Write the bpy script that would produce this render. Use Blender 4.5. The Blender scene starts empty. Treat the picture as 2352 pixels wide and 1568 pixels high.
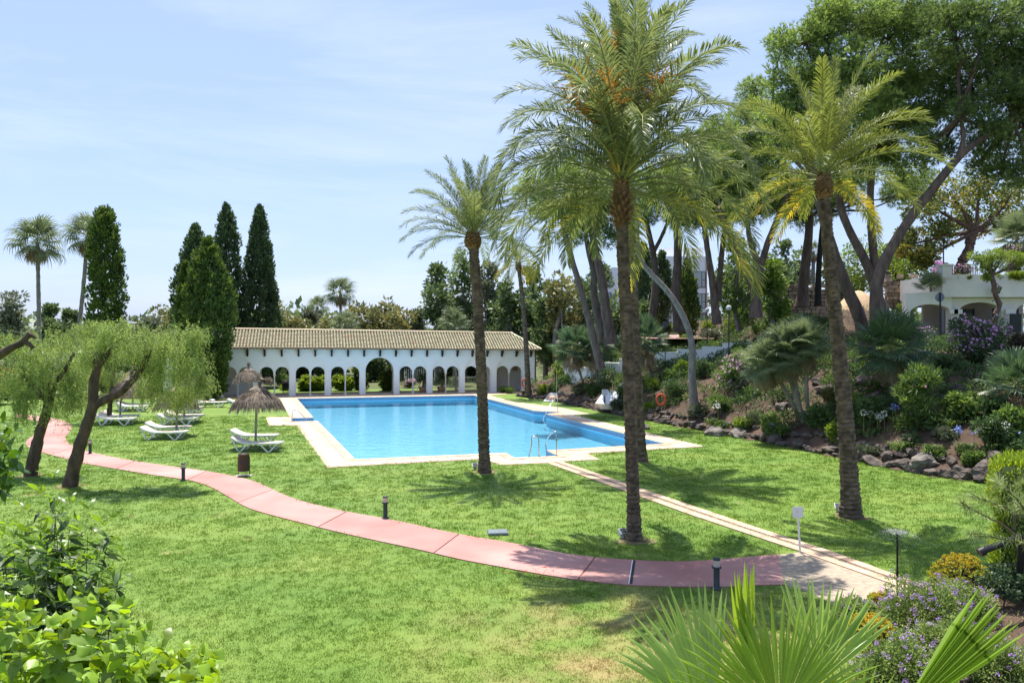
import bpy, bmesh, math, random
import numpy as np
from mathutils import Vector, Matrix, noise as mnoise
R = math.radians
PI = math.pi
C = bpy.context.scene.collection
S = bpy.context.scene
random.seed(7)
rng = np.random.default_rng(7)

# ---------------------------------------------------------------- camera, sky, sun, exposure
FPX, CX, HZ, EYE = 1740.0, 1176.0, 778.0, 4.5
cam = bpy.data.cameras.new('camera')
cam_o = bpy.data.objects.new('camera', cam); C.objects.link(cam_o)
cam_o.location = (0, 0, EYE); cam_o.rotation_euler = (R(90), 0, 0)
cam.sensor_width = 36; cam.lens = 36*FPX/2352; cam.shift_y = -(784-HZ)/2352
cam.clip_start = 0.05; cam.clip_end = 3000
S.camera = cam_o

SUN = Vector((-0.65, 2.55, 8.0)).normalized()
w = bpy.data.worlds.new('World'); S.world = w; w.use_nodes = True
nt = w.node_tree; nt.nodes.clear()
def wn(t, **k):
    n = nt.nodes.new(t)
    for a, b in k.items(): setattr(n, a, b)
    return n
sky = wn('ShaderNodeTexSky', sky_type='NISHITA', sun_disc=False)
sky.sun_elevation = math.asin(SUN.z); sky.sun_rotation = math.atan2(SUN.x, SUN.y)
sky.air_density = 1.0; sky.dust_density = 1.2; sky.ozone_density = 1.0; sky.altitude = 0
bg = wn('ShaderNodeBackground'); bg.inputs[1].default_value = 0.115
wo = wn('ShaderNodeOutputWorld')
# thin cirrus: a stretched noise on the view direction lightens the sky
tc = wn('ShaderNodeTexCoord'); mp = wn('ShaderNodeMapping'); mp.inputs['Scale'].default_value = (1.2, 1.2, 9.0)
mp.inputs['Rotation'].default_value = (R(6), R(-9), 0)
nz = wn('ShaderNodeTexNoise'); nz.inputs['Scale'].default_value = 1.6; nz.inputs['Detail'].default_value = 7; nz.inputs['Roughness'].default_value = .62
nz.inputs['Distortion'].default_value = .5
cr = wn('ShaderNodeMapRange'); cr.inputs[1].default_value = .46; cr.inputs[2].default_value = .8; cr.inputs[3].default_value = 0; cr.inputs[4].default_value = .38
mx = wn('ShaderNodeMixRGB'); mx.inputs[2].default_value = (4.8, 5.2, 6.0, 1)
pale = wn('ShaderNodeMixRGB'); pale.inputs[0].default_value = .62; pale.inputs[2].default_value = (2.2, 2.9, 4.9, 1)
nt.links.new(tc.outputs['Generated'], mp.inputs[0]); nt.links.new(mp.outputs[0], nz.inputs[0]); nt.links.new(nz.outputs[0], cr.inputs[0])
nt.links.new(sky.outputs[0], pale.inputs[1]); nt.links.new(pale.outputs[0], mx.inputs[1]); nt.links.new(cr.outputs[0], mx.inputs[0])
nt.links.new(mx.outputs[0], bg.inputs[0]); nt.links.new(bg.outputs[0], wo.inputs[0])
sl = bpy.data.lights.new('sun', 'SUN'); sl.energy = 4.4; sl.angle = R(.53); sl.color = (1, .955, .88)
so = bpy.data.objects.new('sun', sl); C.objects.link(so); so.rotation_euler = SUN.to_track_quat('Z', 'Y').to_euler()
so.location = SUN*60
S.view_settings.view_transform = 'Standard'; S.view_settings.look = 'None'; S.view_settings.exposure = 0.95; S.view_settings.gamma = 1
S.view_settings.use_curve_mapping = False
S.render.engine = 'CYCLES'
S.cycles.use_denoising = True
S.cycles.max_bounces = 8; S.cycles.diffuse_bounces = 3; S.cycles.glossy_bounces = 3; S.cycles.transmission_bounces = 4; S.cycles.transparent_max_bounces = 8
S.cycles.caustics_reflective = False; S.cycles.caustics_refractive = False
S.cycles.sample_clamp_indirect = 3; S.cycles.use_adaptive_sampling = False

def G(px, py, z=0.0):
    """world point at height z that the picture shows at (px, py)"""
    d = FPX*(EYE-z)/(py-HZ)
    return np.array(((px-CX)*d/FPX, d, z))
def P(px, py, d):
    return np.array(((px-CX)*d/FPX, d, EYE-(py-HZ)*d/FPX))
def PL(l, z=0.0): return [G(a, b, z) for a, b in l]

# ---------------------------------------------------------------- materials
MATS = {}
def pm(name, c1, c2=None, scale=6, rough=.7, bump=0, bscale=40, spec=.3, metal=0, rnd=0, c3=None, transl=0, detail=4, world=False, stretch=None, emis=None, coat=0, hue=0):
    m = bpy.data.materials.new(name); m.use_nodes = True
    n = m.node_tree; n.nodes.clear(); L = n.links.new
    out = n.nodes.new('ShaderNodeOutputMaterial'); b = n.nodes.new('ShaderNodeBsdfPrincipled')
    b.inputs['Roughness'].default_value = rough; b.inputs['Specular IOR Level'].default_value = spec; b.inputs['Metallic'].default_value = metal
    if coat: b.inputs['Coat Weight'].default_value = coat
    if world: co = n.nodes.new('ShaderNodeNewGeometry').outputs['Position']
    else: co = n.nodes.new('ShaderNodeTexCoord').outputs['Object']
    if stretch:
        mpn = n.nodes.new('ShaderNodeMapping'); mpn.inputs['Scale'].default_value = stretch; L(co, mpn.inputs[0]); co = mpn.outputs[0]
    c2 = c2 or tuple(x*.7 for x in c1)
    nz = n.nodes.new('ShaderNodeTexNoise'); nz.inputs['Scale'].default_value = scale; nz.inputs['Detail'].default_value = detail; L(co, nz.inputs[0])
    mr = n.nodes.new('ShaderNodeMapRange'); mr.inputs[1].default_value = .34; mr.inputs[2].default_value = .66; L(nz.outputs[0], mr.inputs[0])
    mix = n.nodes.new('ShaderNodeMixRGB'); mix.inputs[1].default_value = (*c1, 1); mix.inputs[2].default_value = (*c2, 1); L(mr.outputs[0], mix.inputs[0])
    col = mix.outputs[0]
    if rnd:
        at = n.nodes.new('ShaderNodeAttribute'); at.attribute_name = 'rnd'
        if c3:
            m3 = n.nodes.new('ShaderNodeMixRGB'); m3.inputs[2].default_value = (*c3, 1); L(col, m3.inputs[1])
            r3 = n.nodes.new('ShaderNodeMapRange'); r3.inputs[1].default_value = .55; r3.inputs[2].default_value = 1; L(at.outputs['Fac'], r3.inputs[0]); L(r3.outputs[0], m3.inputs[0])
            col = m3.outputs[0]
        hs = n.nodes.new('ShaderNodeHueSaturation'); L(col, hs.inputs['Color'])
        rr = n.nodes.new('ShaderNodeMapRange'); rr.inputs[3].default_value = 1-rnd; rr.inputs[4].default_value = 1+rnd; L(at.outputs['Fac'], rr.inputs[0]); L(rr.outputs[0], hs.inputs['Value'])
        col = hs.outputs[0]
    if bump:
        n2 = n.nodes.new('ShaderNodeTexNoise'); n2.inputs['Scale'].default_value = bscale; n2.inputs['Detail'].default_value = 5; L(co, n2.inputs[0])
        bp = n.nodes.new('ShaderNodeBump'); bp.inputs['Strength'].default_value = min(1, bump); bp.inputs['Distance'].default_value = .02; L(n2.outputs[0], bp.inputs['Height']); L(bp.outputs[0], b.inputs['Normal'])
    L(col, b.inputs['Base Color'])
    if emis: b.inputs['Emission Color'].default_value = (*emis, 1); b.inputs['Emission Strength'].default_value = 1
    if transl:
        t = n.nodes.new('ShaderNodeBsdfTranslucent'); ms = n.nodes.new('ShaderNodeMixShader'); ms.inputs[0].default_value = transl
        g = n.nodes.new('ShaderNodeHueSaturation'); g.inputs['Hue'].default_value = .485; g.inputs['Value'].default_value = 1.7; g.inputs['Saturation'].default_value = 1.1; L(col, g.inputs['Color']); L(g.outputs[0], t.inputs[0])
        L(b.outputs[0], ms.inputs[1]); L(t.outputs[0], ms.inputs[2]); L(ms.outputs[0], out.inputs[0])
    else: L(b.outputs[0], out.inputs[0])
    m['_col'] = 0
    MATS[name] = m
    return m
def leafm(name, c1, c2, c3=None, rnd=.35, transl=.35, rough=.5, spec=.35, scale=1.2):
    return pm(name, c1, c2, scale=scale, rough=rough, spec=spec, rnd=rnd, c3=c3, transl=transl, detail=2, world=True)

# lawn: greens, dry patches; the same world-space pattern colours the sheet and the blades
def lawn_mat(name, blades):
    m = bpy.data.materials.new(name); m.use_nodes = True
    n = m.node_tree; n.nodes.clear(); L = n.links.new
    out = n.nodes.new('ShaderNodeOutputMaterial'); b = n.nodes.new('ShaderNodeBsdfPrincipled'); b.inputs['Roughness'].default_value = .6; b.inputs['Specular IOR Level'].default_value = .25
    co = n.nodes.new('ShaderNodeNewGeometry').outputs['Position']
    def noise(sc, a, c, d=4, st=None):
        src = co
        if st:
            q = n.nodes.new('ShaderNodeMapping'); q.inputs['Scale'].default_value = st; q.inputs['Rotation'].default_value = (0, 0, R(20)); L(co, q.inputs[0]); src = q.outputs[0]
        z = n.nodes.new('ShaderNodeTexNoise'); z.inputs['Scale'].default_value = sc; z.inputs['Detail'].default_value = d; L(src, z.inputs[0])
        r = n.nodes.new('ShaderNodeMapRange'); r.inputs[1].default_value = a; r.inputs[2].default_value = c; L(z.outputs[0], r.inputs[0]); return r.outputs[0]
    def mix(f, a, c):
        q = n.nodes.new('ShaderNodeMixRGB')
        if f is not None: L(f, q.inputs[0])
        for i, v in ((1, a), (2, c)):
            if isinstance(v, tuple): q.inputs[i].default_value = (*v, 1)
            else: L(v, q.inputs[i])
        return q.outputs[0]
    k = 1.0
    c = mix(noise(.35, .4, .62), (.115*k, .205*k, .024*k), (.165*k, .25*k, .034*k))
    c = mix(noise(2.2, .5, .85, 6), c, (.10*k, .185*k, .022*k))
    c = mix(noise(14, .58, .9, 3), c, (.20*k, .28*k, .05*k))
    # the dry brown area near the front and small dry spots
    v = n.nodes.new('ShaderNodeVectorMath'); v.operation = 'DISTANCE'; L(co, v.inputs[0]); v.inputs[1].default_value = (2.3, 10.4, 0)
    vr = n.nodes.new('ShaderNodeMapRange'); vr.inputs[1].default_value = 4.4; vr.inputs[2].default_value = .8; vr.inputs[3].default_value = 0; vr.inputs[4].default_value = 1; L(v.outputs['Value'], vr.inputs[0])
    mu = n.nodes.new('ShaderNodeMath'); mu.operation = 'MULTIPLY'; L(vr.outputs[0], mu.inputs[0]); L(noise(1.1, .36, .62, 6), mu.inputs[1])
    c = mix(mu.outputs[0], c, (.36, .27, .11))
    c = mix(noise(.9, .66, .8, 6), c, (.34, .31, .12))
    c = mix(noise(.28, .52, .72, 5, (1, 2.2, 1)), c, (.19, .265, .045))
    if blades:
        at = n.nodes.new('ShaderNodeAttribute'); at.attribute_name = 'rnd'
        hs = n.nodes.new('ShaderNodeHueSaturation'); L(c, hs.inputs['Color'])
        rr = n.nodes.new('ShaderNodeMapRange'); rr.inputs[3].default_value = .8; rr.inputs[4].default_value = 1.6; L(at.outputs['Fac'], rr.inputs[0]); L(rr.outputs[0], hs.inputs['Value'])
        t = n.nodes.new('ShaderNodeBsdfTranslucent'); L(hs.outputs[0], t.inputs[0]); L(hs.outputs[0], b.inputs['Base Color'])
        ms = n.nodes.new('ShaderNodeMixShader'); ms.inputs[0].default_value = .45; L(b.outputs[0], ms.inputs[1]); L(t.outputs[0], ms.inputs[2]); L(ms.outputs[0], out.inputs[0])
    else:
        bn = n.nodes.new('ShaderNodeTexNoise'); bn.inputs['Scale'].default_value = 30; bn.inputs['Detail'].default_value = 6; L(co, bn.inputs[0])
        bp = n.nodes.new('ShaderNodeBump'); bp.inputs['Distance'].default_value = .05; bp.inputs['Strength'].default_value = .8; L(bn.outputs[0], bp.inputs['Height']); L(bp.outputs[0], b.inputs['Normal'])
        L(c, b.inputs['Base Color']); L(b.outputs[0], out.inputs[0])
    return m

# ---------------------------------------------------------------- mesh builder
def unit(a):
    a = np.asarray(a, float); n = np.linalg.norm(a, axis=-1, keepdims=True); return a/np.maximum(n, 1e-9)
class MB:
    def __init__(s): s.v = []; s.f = []; s.n = 0
    def add(s, v, f, mat=0, rnd=None, smooth=False):
        v = np.asarray(v, float).reshape(-1, 3); f = np.asarray(f, int)
        if rnd is None: rnd = np.full(len(f), random.random())
        rnd = np.broadcast_to(np.asarray(rnd, float), (len(f),))
        s.v.append(v); s.f.append((f+s.n, mat, rnd, smooth)); s.n += len(v); return s
    def mesh(s, name, mats, origin=(0, 0, 0)):
        me = bpy.data.meshes.new(name)
        v = np.concatenate(s.v)-np.asarray(origin, float)
        me.vertices.add(len(v)); me.vertices.foreach_set('co', v.astype(np.float32).ravel())
        loops = np.concatenate([f.ravel() for f, *_ in s.f]); tot = np.concatenate([np.full(len(f), f.shape[1]) for f, *_ in s.f])
        me.loops.add(len(loops)); me.loops.foreach_set('vertex_index', loops.astype(np.int32))
        me.polygons.add(len(tot)); st = np.concatenate([[0], np.cumsum(tot)[:-1]])
        me.polygons.foreach_set('loop_start', st.astype(np.int32)); me.polygons.foreach_set('loop_total', tot.astype(np.int32))
        me.polygons.foreach_set('material_index', np.concatenate([np.full(len(f), m) for f, m, *_ in s.f]).astype(np.int32))
        me.polygons.foreach_set('use_smooth', np.concatenate([np.full(len(f), sm) for f, _, _, sm in s.f]))
        at = me.attributes.new('rnd', 'FLOAT', 'FACE'); at.data.foreach_set('value', np.concatenate([r for _, _, r, _ in s.f]).astype(np.float32))
        me.update(calc_edges=True)
        for m in (mats if isinstance(mats, (list, tuple)) else [mats]): me.materials.append(m)
        return me
    def build(s, name, mats, parent=None, loc=None, origin=(0, 0, 0), **k):
        o = bpy.data.objects.new(name, s.mesh(name, mats, origin)); C.objects.link(o)
        if parent is not None: o.parent = parent
        if loc is not None: o.location = loc
        return tag(o, **k)
    # ---- shapes
    def box(s, c, size, rz=0, mat=0, taper=1, rx=0, ry=0, rnd=None):
        x, y, z = [q/2 for q in size]
        v = np.array([[-x, -y, -z], [x, -y, -z], [x, y, -z], [-x, y, -z], [-x*taper, -y*taper, z], [x*taper, -y*taper, z], [x*taper, y*taper, z], [-x*taper, y*taper, z]])
        M = np.array(Matrix.Rotation(rz, 3, 'Z') @ Matrix.Rotation(ry, 3, 'Y') @ Matrix.Rotation(rx, 3, 'X'))
        return s.add(v@M.T+np.asarray(c), [[0, 3, 2, 1], [4, 5, 6, 7], [0, 1, 5, 4], [1, 2, 6, 5], [2, 3, 7, 6], [3, 0, 4, 7]], mat, rnd)
    def bar(s, a, b, wd, th=None, mat=0, up=(0, 0, 1)):
        a = np.asarray(a, float); b = np.asarray(b, float); th = th or wd; d = unit(b-a); u = np.asarray(up, float)
        if abs(np.dot(d, u)) > .98: u = np.array((1., 0, 0))
        x = unit(np.cross(d, u)); y = np.cross(x, d)
        v = [p+i*x*wd/2+j*y*th/2 for p in (a, b) for i, j in ((-1, -1), (1, -1), (1, 1), (-1, 1))]
        return s.add(v, [[0, 3, 2, 1], [4, 5, 6, 7], [0, 1, 5, 4], [1, 2, 6, 5], [2, 3, 7, 6], [3, 0, 4, 7]], mat)
    def tube(s, pts, rad, sides=8, mat=0, cap=True, smooth=True, jit=0, rnd=None):
        pts = np.asarray(pts, float); n = len(pts); rad = np.broadcast_to(np.asarray(rad, float), (n,))
        t = unit(np.gradient(pts, axis=0)) if n > 2 else np.tile(unit(pts[1]-pts[0]), (2, 1))
        ref = np.array((0., 0, 1)) if abs(t[0][2]) < .9 else np.array((1., 0, 0))
        x = unit(np.cross(t[0], ref)); vs = []
        for i in range(n):
            x = unit(x-np.dot(x, t[i])*t[i]); y = np.cross(t[i], x)
            a = np.arange(sides)*2*PI/sides
            r = rad[i]*(1+jit*rng.uniform(-1, 1, sides))
            vs.append(pts[i]+(np.cos(a)*r)[:, None]*x+(np.sin(a)*r)[:, None]*y)
        v = np.concatenate(vs); f = []
        i = np.arange(n-1)[:, None]*sides; j = np.arange(sides)[None]; k = (j+1) % sides
        f = np.stack([i+j, i+k, i+sides+k, i+sides+j], -1).reshape(-1, 4)
        s.add(v, f, mat, rnd, smooth)
        if cap:
            c0 = len(v); 
            a = np.arange(sides); 
            s.add(np.concatenate([vs[0], [pts[0]], vs[-1], [pts[-1]]]), np.concatenate([np.stack([(a+1) % sides, a, np.full(sides, sides)], -1), np.stack([a+sides+1, (a+1) % sides+sides+1, np.full(sides, 2*sides+1)], -1)]), mat, float(np.mean(rnd)) if rnd is not None else None)
        return s
    def lathe(s, prof, c=(0, 0, 0), sides=16, mat=0, smooth=True, rnd=None, jit=0):
        c = np.asarray(c, float); a = np.arange(sides)*2*PI/sides; n = len(prof)
        v = np.concatenate([np.stack([np.cos(a)*r*(1+jit*rng.uniform(-1, 1, sides)), np.sin(a)*r, np.full(sides, z)], -1) for r, z in prof])+c
        i = np.arange(n-1)[:, None]*sides; j = np.arange(sides)[None]; k = (j+1) % sides
        return s.add(v, np.stack([i+j, i+k, i+sides+k, i+sides+j], -1).reshape(-1, 4), mat, rnd, smooth)
    def prism(s, poly, z0, z1, mat=0, sides=True, rnd=None):
        """flat polygon (list of xy) extruded from z0 to z1"""
        p = np.asarray(poly, float)[:, :2]
        if sum(p[i-1][0]*p[i][1]-p[i][0]*p[i-1][1] for i in range(len(p))) < 0: p = p[::-1]
        n = len(p); s.add(np.c_[p, np.full(n, z1)], tri_fill([p]), mat, rnd)
        if sides:
            v = np.r_[np.c_[p, np.full(n, z0)], np.c_[p, np.full(n, z1)]]; a = np.arange(n); b = (a+1) % n
            s.add(v, np.stack([a, b, b+n, a+n], -1), mat, rnd)
        return s
def tri_fill(loops):
    from mathutils.geometry import tessellate_polygon
    t = tessellate_polygon([[Vector((x, y, 0)) for x, y in np.asarray(l)[:, :2]] for l in loops])
    pts = np.concatenate([np.asarray(l)[:, :2] for l in loops]); out = []
    for a, b, c in t:
        A, B, D = pts[a], pts[b], pts[c]
        cr = (B[0]-A[0])*(D[1]-A[1])-(B[1]-A[1])*(D[0]-A[0])
        out.append((a, b, c) if cr > 0 else (a, c, b))
    return np.array(out)
def tag(o, label=None, cat=None, group=None, kind=None):
    if label: o['label'] = label
    if cat: o['category'] = cat
    if group: o['group'] = group
    if kind: o['kind'] = kind
    return o
def thing(name, label, cat, loc=(0, 0, 0), rz=0, group=None):
    o = bpy.data.objects.new(name, None); C.objects.link(o); o.location = tuple(loc); o.rotation_euler = (0, 0, rz); o.empty_display_size = .2
    return tag(o, label, cat, group)
def dup(o, loc, rz=0, label=None, group=None, scale=None):
    """copy of a thing with its parts and sub-parts"""
    r = o.copy(); C.objects.link(r); r.location = tuple(loc); r.rotation_euler = (0, 0, rz)
    if label: r['label'] = label
    if group: r['group'] = group
    if scale: r.scale = (scale,)*3
    def rec(a, b):
        for ch in a.children:
            c = ch.copy(); C.objects.link(c); c.parent = b; rec(ch, c)
    rec(o, r); return r
def inside(poly, x, y):
    p = np.asarray(poly)[:, :2]; x = np.asarray(x); y = np.asarray(y); r = np.zeros(x.shape, bool); j = len(p)-1
    for i in range(len(p)):
        c = ((p[i][1] > y) != (p[j][1] > y)) & (x < (p[j][0]-p[i][0])*(y-p[i][1])/(p[j][1]-p[i][1]+1e-12)+p[i][0]); r ^= c; j = i
    return r
def segdist(poly, X, Y, closed=False):
    p = np.asarray(poly)[:, :2]; best = np.full(X.shape, 1e9); side = np.zeros(X.shape)
    for i in range(len(p)-(0 if closed else 1)):
        a = p[i]; b = p[(i+1) % len(p)]; d = b-a; t = np.clip(((X-a[0])*d[0]+(Y-a[1])*d[1])/(d@d), 0, 1)
        qx = X-a[0]-t*d[0]; qy = Y-a[1]-t*d[1]; q = np.hypot(qx, qy); m = q < best
        best = np.where(m, q, best); side = np.where(m, np.sign(d[0]*qy-d[1]*qx), side)
    return best, side
# ---- foliage
def frame(D):
    D = unit(D); u = np.where(np.abs(D[:, 2:3]) < .9, [[0, 0, 1.]], [[1., 0, 0]]); X = unit(np.cross(D, u)); return D, X, np.cross(X, D)
def rhomb(mb, Cn, D, L, W, mat=0, rnd=None, fold=0, roll=None, droop=0):
    """N leaves: rhombus quads from base point along D"""
    Cn = np.asarray(Cn, float); N = len(Cn); D, X, Y = frame(np.asarray(D, float)); L = np.broadcast_to(L, (N,))[:, None]; W = np.broadcast_to(W, (N,))[:, None]
    a = rng.uniform(0, 2*PI, N)[:, None] if roll is None else np.broadcast_to(roll, (N,))[:, None]
    S_ = X*np.cos(a)+Y*np.sin(a); U = np.cross(S_, D)
    mid = Cn+D*L*.45
    tip = Cn+D*L-np.array((0, 0, 1.))*droop*L
    v = np.stack([Cn, mid+S_*W/2+U*W*fold, tip, mid-S_*W/2+U*W*fold], 1)
    if rnd is None: rnd = rng.random(N)
    f = np.arange(N)[:, None]*4+np.arange(4)
    if fold or droop: f = np.concatenate([f[:, [0, 1, 2]], f[:, [0, 2, 3]]]); rnd = np.concatenate([rnd, rnd])
    return mb.add(v.reshape(-1, 3), f, mat, rnd)
def tufts(mb, Cn, D, L, n, spread, W, mat=0, rnd=None):
    """N tufts of n needle triangles"""
    N = len(Cn); Cn = np.repeat(Cn, n, 0); D = unit(np.repeat(unit(D), n, 0)+rng.normal(0, spread, (N*n, 3)))
    L = np.repeat(np.broadcast_to(L, (N,)), n)[:, None]*rng.uniform(.7, 1.15, (N*n, 1))
    S_ = unit(np.cross(D, rng.normal(size=(N*n, 3))))*W/2
    v = np.stack([Cn-S_, Cn+S_, Cn+D*L], 1).reshape(-1, 3)
    if rnd is None: rnd = rng.random(N)
    return mb.add(v, np.arange(N*n)[:, None]*3+np.arange(3), mat, np.clip(np.repeat(rnd, n)+rng.uniform(-.15, .15, N*n), 0, 1))
def sph(n): return unit(rng.normal(size=(n, 3)))
def shell(c, r, n, inner=.6):
    """n points in the outer part of an ellipsoid and their outward directions"""
    d = sph(n); k = rng.uniform(inner**3, 1, n)**(1/3); return np.asarray(c)+d*np.asarray(r)*k[:, None], d
def ss(x, a, b): t = np.clip((x-a)/(b-a), 0, 1); return t*t*(3-2*t)
# ---------------------------------------------------------------- materials used below
M_lawn = lawn_mat('lawn_soil', False); M_blade = lawn_mat('grass_blade', True)
M_earth = pm('earth', (.12, .075, .05), (.06, .04, .026), 1.5, .95, 1, 9, world=True, c3=None)
M_far = pm('far_ground', (.07, .1, .03), (.12, .12, .05), .05, .95, world=True)
M_pink = pm('pink_concrete', (.38, .175, .15), (.48, .27, .235), .5, .75, .3, 60, detail=8, rnd=.10, world=True)
M_joint = pm('joint', (.30, .16, .13), None, 5, .9)
M_deck = pm('deck_stone', (.54, .39, .27), (.62, .48, .36), 3.2, .7, .3, 30, detail=7, world=True, rnd=.12)
M_deckbase = pm('deck_bed', (.46, .33, .22), (.52, .4, .29), 4, .8, world=True)
M_coping = pm('coping_stone', (.52, .33, .21), (.62, .45, .32), 2.5, .65, .2, 30, rnd=.14, world=True)
M_white_strip = pm('white_strip', (.66, .57, .48), (.6, .5, .4), 4, .7, world=True)
M_terra = pm('terracotta', (.42, .24, .15), (.52, .34, .22), 4, .75, .3, 40, rnd=.16, world=True)
M_flag = pm('flagstone', (.60, .49, .33), (.70, .62, .46), 3, .75, .4, 25, rnd=.14, world=True)
M_mortar = pm('mortar', (.42, .34, .25), None, 9, .9, world=True)
M_pebble = pm('pebble', (.30, .24, .16), (.42, .34, .24), 9, .7, rnd=.45, world=True)
M_basin = pm('pool_mosaic', (.22, .58, .78), (.28, .64, .83), 7, .35, world=True)
M_band = pm('blue_band', (.03, .13, .34), (.05, .18, .42), 20, .3)
M_key = pm('white_mosaic', (.62, .66, .62), None, 20, .3)
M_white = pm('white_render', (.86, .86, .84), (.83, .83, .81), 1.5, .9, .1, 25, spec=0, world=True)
M_white2 = pm('cream_render', (.80, .77, .70), (.74, .71, .64), 1.5, .9, .1, 25, spec=0, world=True)  # creamier, slightly darker tone than the white render
M_villa = pm('villa_render', (.76, .73, .68), (.66, .635, .59), .8, .9, .15, 20, spec=0, world=True, detail=7)
M_column = pm('column_stone', (.56, .50, .38), (.66, .62, .50), 5, .7)
M_beam = pm('dark_wood', (.035, .022, .016), None, 9, .6)
M_tile = pm('roof_tile', (.55, .54, .33), (.68, .63, .41), 2.2, .5, rnd=.28, c3=(.46, .33, .2), world=True, spec=.5)
M_roofbase = pm('roof_base', (.11, .085, .055), None, 5, .9)
M_metal = pm('steel', (.62, .62, .62), None, 9, .22, metal=1)
M_dark = pm('dark_metal', (.025, .028, .03), None, 9, .45)
M_plastic = pm('white_plastic', (.78, .78, .78), (.74, .74, .74), 3, .35, spec=.5)
M_canvas = pm('canvas', (.66, .58, .47), (.58, .5, .4), 6, .8)
M_rock = pm('rock', (.15, .12, .10), (.055, .045, .04), 3.5, .9, 1, 14, detail=8, rnd=.2, world=True)
M_rockwhite = pm('pale_rock', (.24, .21, .18), (.08, .068, .06), 4, .9, 1, 14, detail=8, world=True)
M_bark = pm('palm_bark', (.17, .125, .085), (.075, .055, .04), 5, .95, 1, 18, detail=8, rnd=.35, world=True)
M_pinebark = pm('pine_bark', (.16, .115, .09), (.08, .055, .045), 5, .95, 1, 12, detail=7, rnd=.15, world=True, stretch=(1, 1, .3))
M_greybark = pm('grey_bark', (.27, .24, .22), (.16, .14, .125), 6, .95, 1, 12, detail=7, world=True, stretch=(1, 1, .4))
M_darkbark = pm('pepper_bark', (.13, .09, .065), (.055, .038, .03), 6, .95, 1, 14, detail=8, world=True, stretch=(1, 1, .35))
M_boot = pm('palm_boot', (.28, .16, .07), (.14, .085, .045), 9, .9, rnd=.4)
M_rachis = pm('rachis', (.28, .30, .10), (.22, .26, .08), 3, .5)
M_frond = leafm('date_frond', (.145, .19, .07), (.19, .235, .09), (.34, .32, .06), .35, .4, rough=.42)
M_frondy = leafm('date_frond_light', (.165, .21, .05), (.21, .255, .07), (.42, .33, .05), .35, .38, rough=.45)
M_flower_or = pm('date_stalk', (.70, .50, .09), (.72, .42, .07), 4, .6, rnd=.2, transl=.35)
M_pine = leafm('pine_needles', (.145, .22, .055), (.18, .26, .07), (.27, .35, .10), .45, .4)
M_pine2 = leafm('pine_needles_dark', (.11, .175, .055), (.145, .21, .065), (.21, .28, .08), .45, .36)
M_cyp = leafm('cypress_leaf', (.065, .115, .025), (.085, .145, .03), (.17, .21, .035), .45, .2)
M_cypd = leafm('cypress_leaf_dark', (.068, .11, .045), (.088, .138, .055), (.13, .18, .065), .45, .22)
M_pep = leafm('pepper_leaf', (.18, .26, .075), (.23, .31, .10), (.35, .41, .12), .4, .45)
M_shr = leafm('shrub_leaf', (.08, .14, .035), (.11, .18, .045), (.17, .24, .06), .45, .33)
M_shrd = leafm('shrub_leaf_dark', (.05, .095, .032), (.07, .125, .04), (.12, .175, .05), .45, .28)
M_shry = leafm('shrub_leaf_bright', (.12, .19, .03), (.17, .25, .04), (.26, .32, .06), .4, .4)
M_far1 = leafm('far_leaf_olive', (.15, .17, .055), (.20, .20, .07), (.28, .24, .09), .35, .25)
M_far2 = leafm('far_leaf_green', (.085, .135, .05), (.115, .17, .06), (.17, .22, .085), .35, .28)
M_far3 = leafm('far_leaf_grey', (.10, .125, .07), (.13, .15, .085), (.18, .19, .11), .35, .22)
M_fan = leafm('fan_leaf', (.12, .17, .08), (.16, .20, .10), (.22, .25, .13), .35, .3, rough=.4)
M_fand = leafm('fan_leaf_dark', (.06, .11, .05), (.08, .135, .06), (.12, .17, .08), .35, .25, rough=.4)
M_dead = leafm('dead_leaf', (.30, .24, .15), (.22, .17, .10), None, .3, .3)
M_pinkf = leafm('pink_flower', (.62, .22, .40), (.70, .32, .50), None, .3, .3)
M_palepink = leafm('pale_pink_flower', (.70, .42, .60), (.74, .5, .66), None, .25, .3)
M_purplef = leafm('purple_flower', (.60, .28, .54), (.68, .40, .62), None, .3, .3)
M_violet = leafm('violet_flower', (.36, .22, .66), (.44, .28, .74), None, .3, .3)
M_whitef = leafm('white_flower', (.78, .78, .72), (.7, .7, .66), None, .15, .3)
M_yellowf = leafm('yellow_flower', (.72, .55, .05), (.7, .4, .04), None, .2, .3)
M_bluef = leafm('blue_flower', (.24, .28, .66), (.3, .34, .75), None, .2, .3)
M_redf = leafm('red_flower', (.6, .05, .03), None, None, .2, .2)
M_thatch = pm('thatch', (.30, .245, .185), (.20, .16, .125), 6, .95, rnd=.4, transl=.1)
M_pole = pm('weathered_pole', (.40, .36, .29), (.3, .26, .2), 8, .85)
M_cord = pm('black_rubber', (.02, .02, .022), None, 5, .5)
M_glass = pm('window_glass', (.10, .12, .13), None, 3, .08, spec=.8)
M_curtain = pm('curtain', (.46, .50, .46), (.38, .42, .39), 9, .7, stretch=(6, 6, .2))
M_orange = pm('orange_ring', (.72, .12, .05), None, 5, .5)

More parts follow.
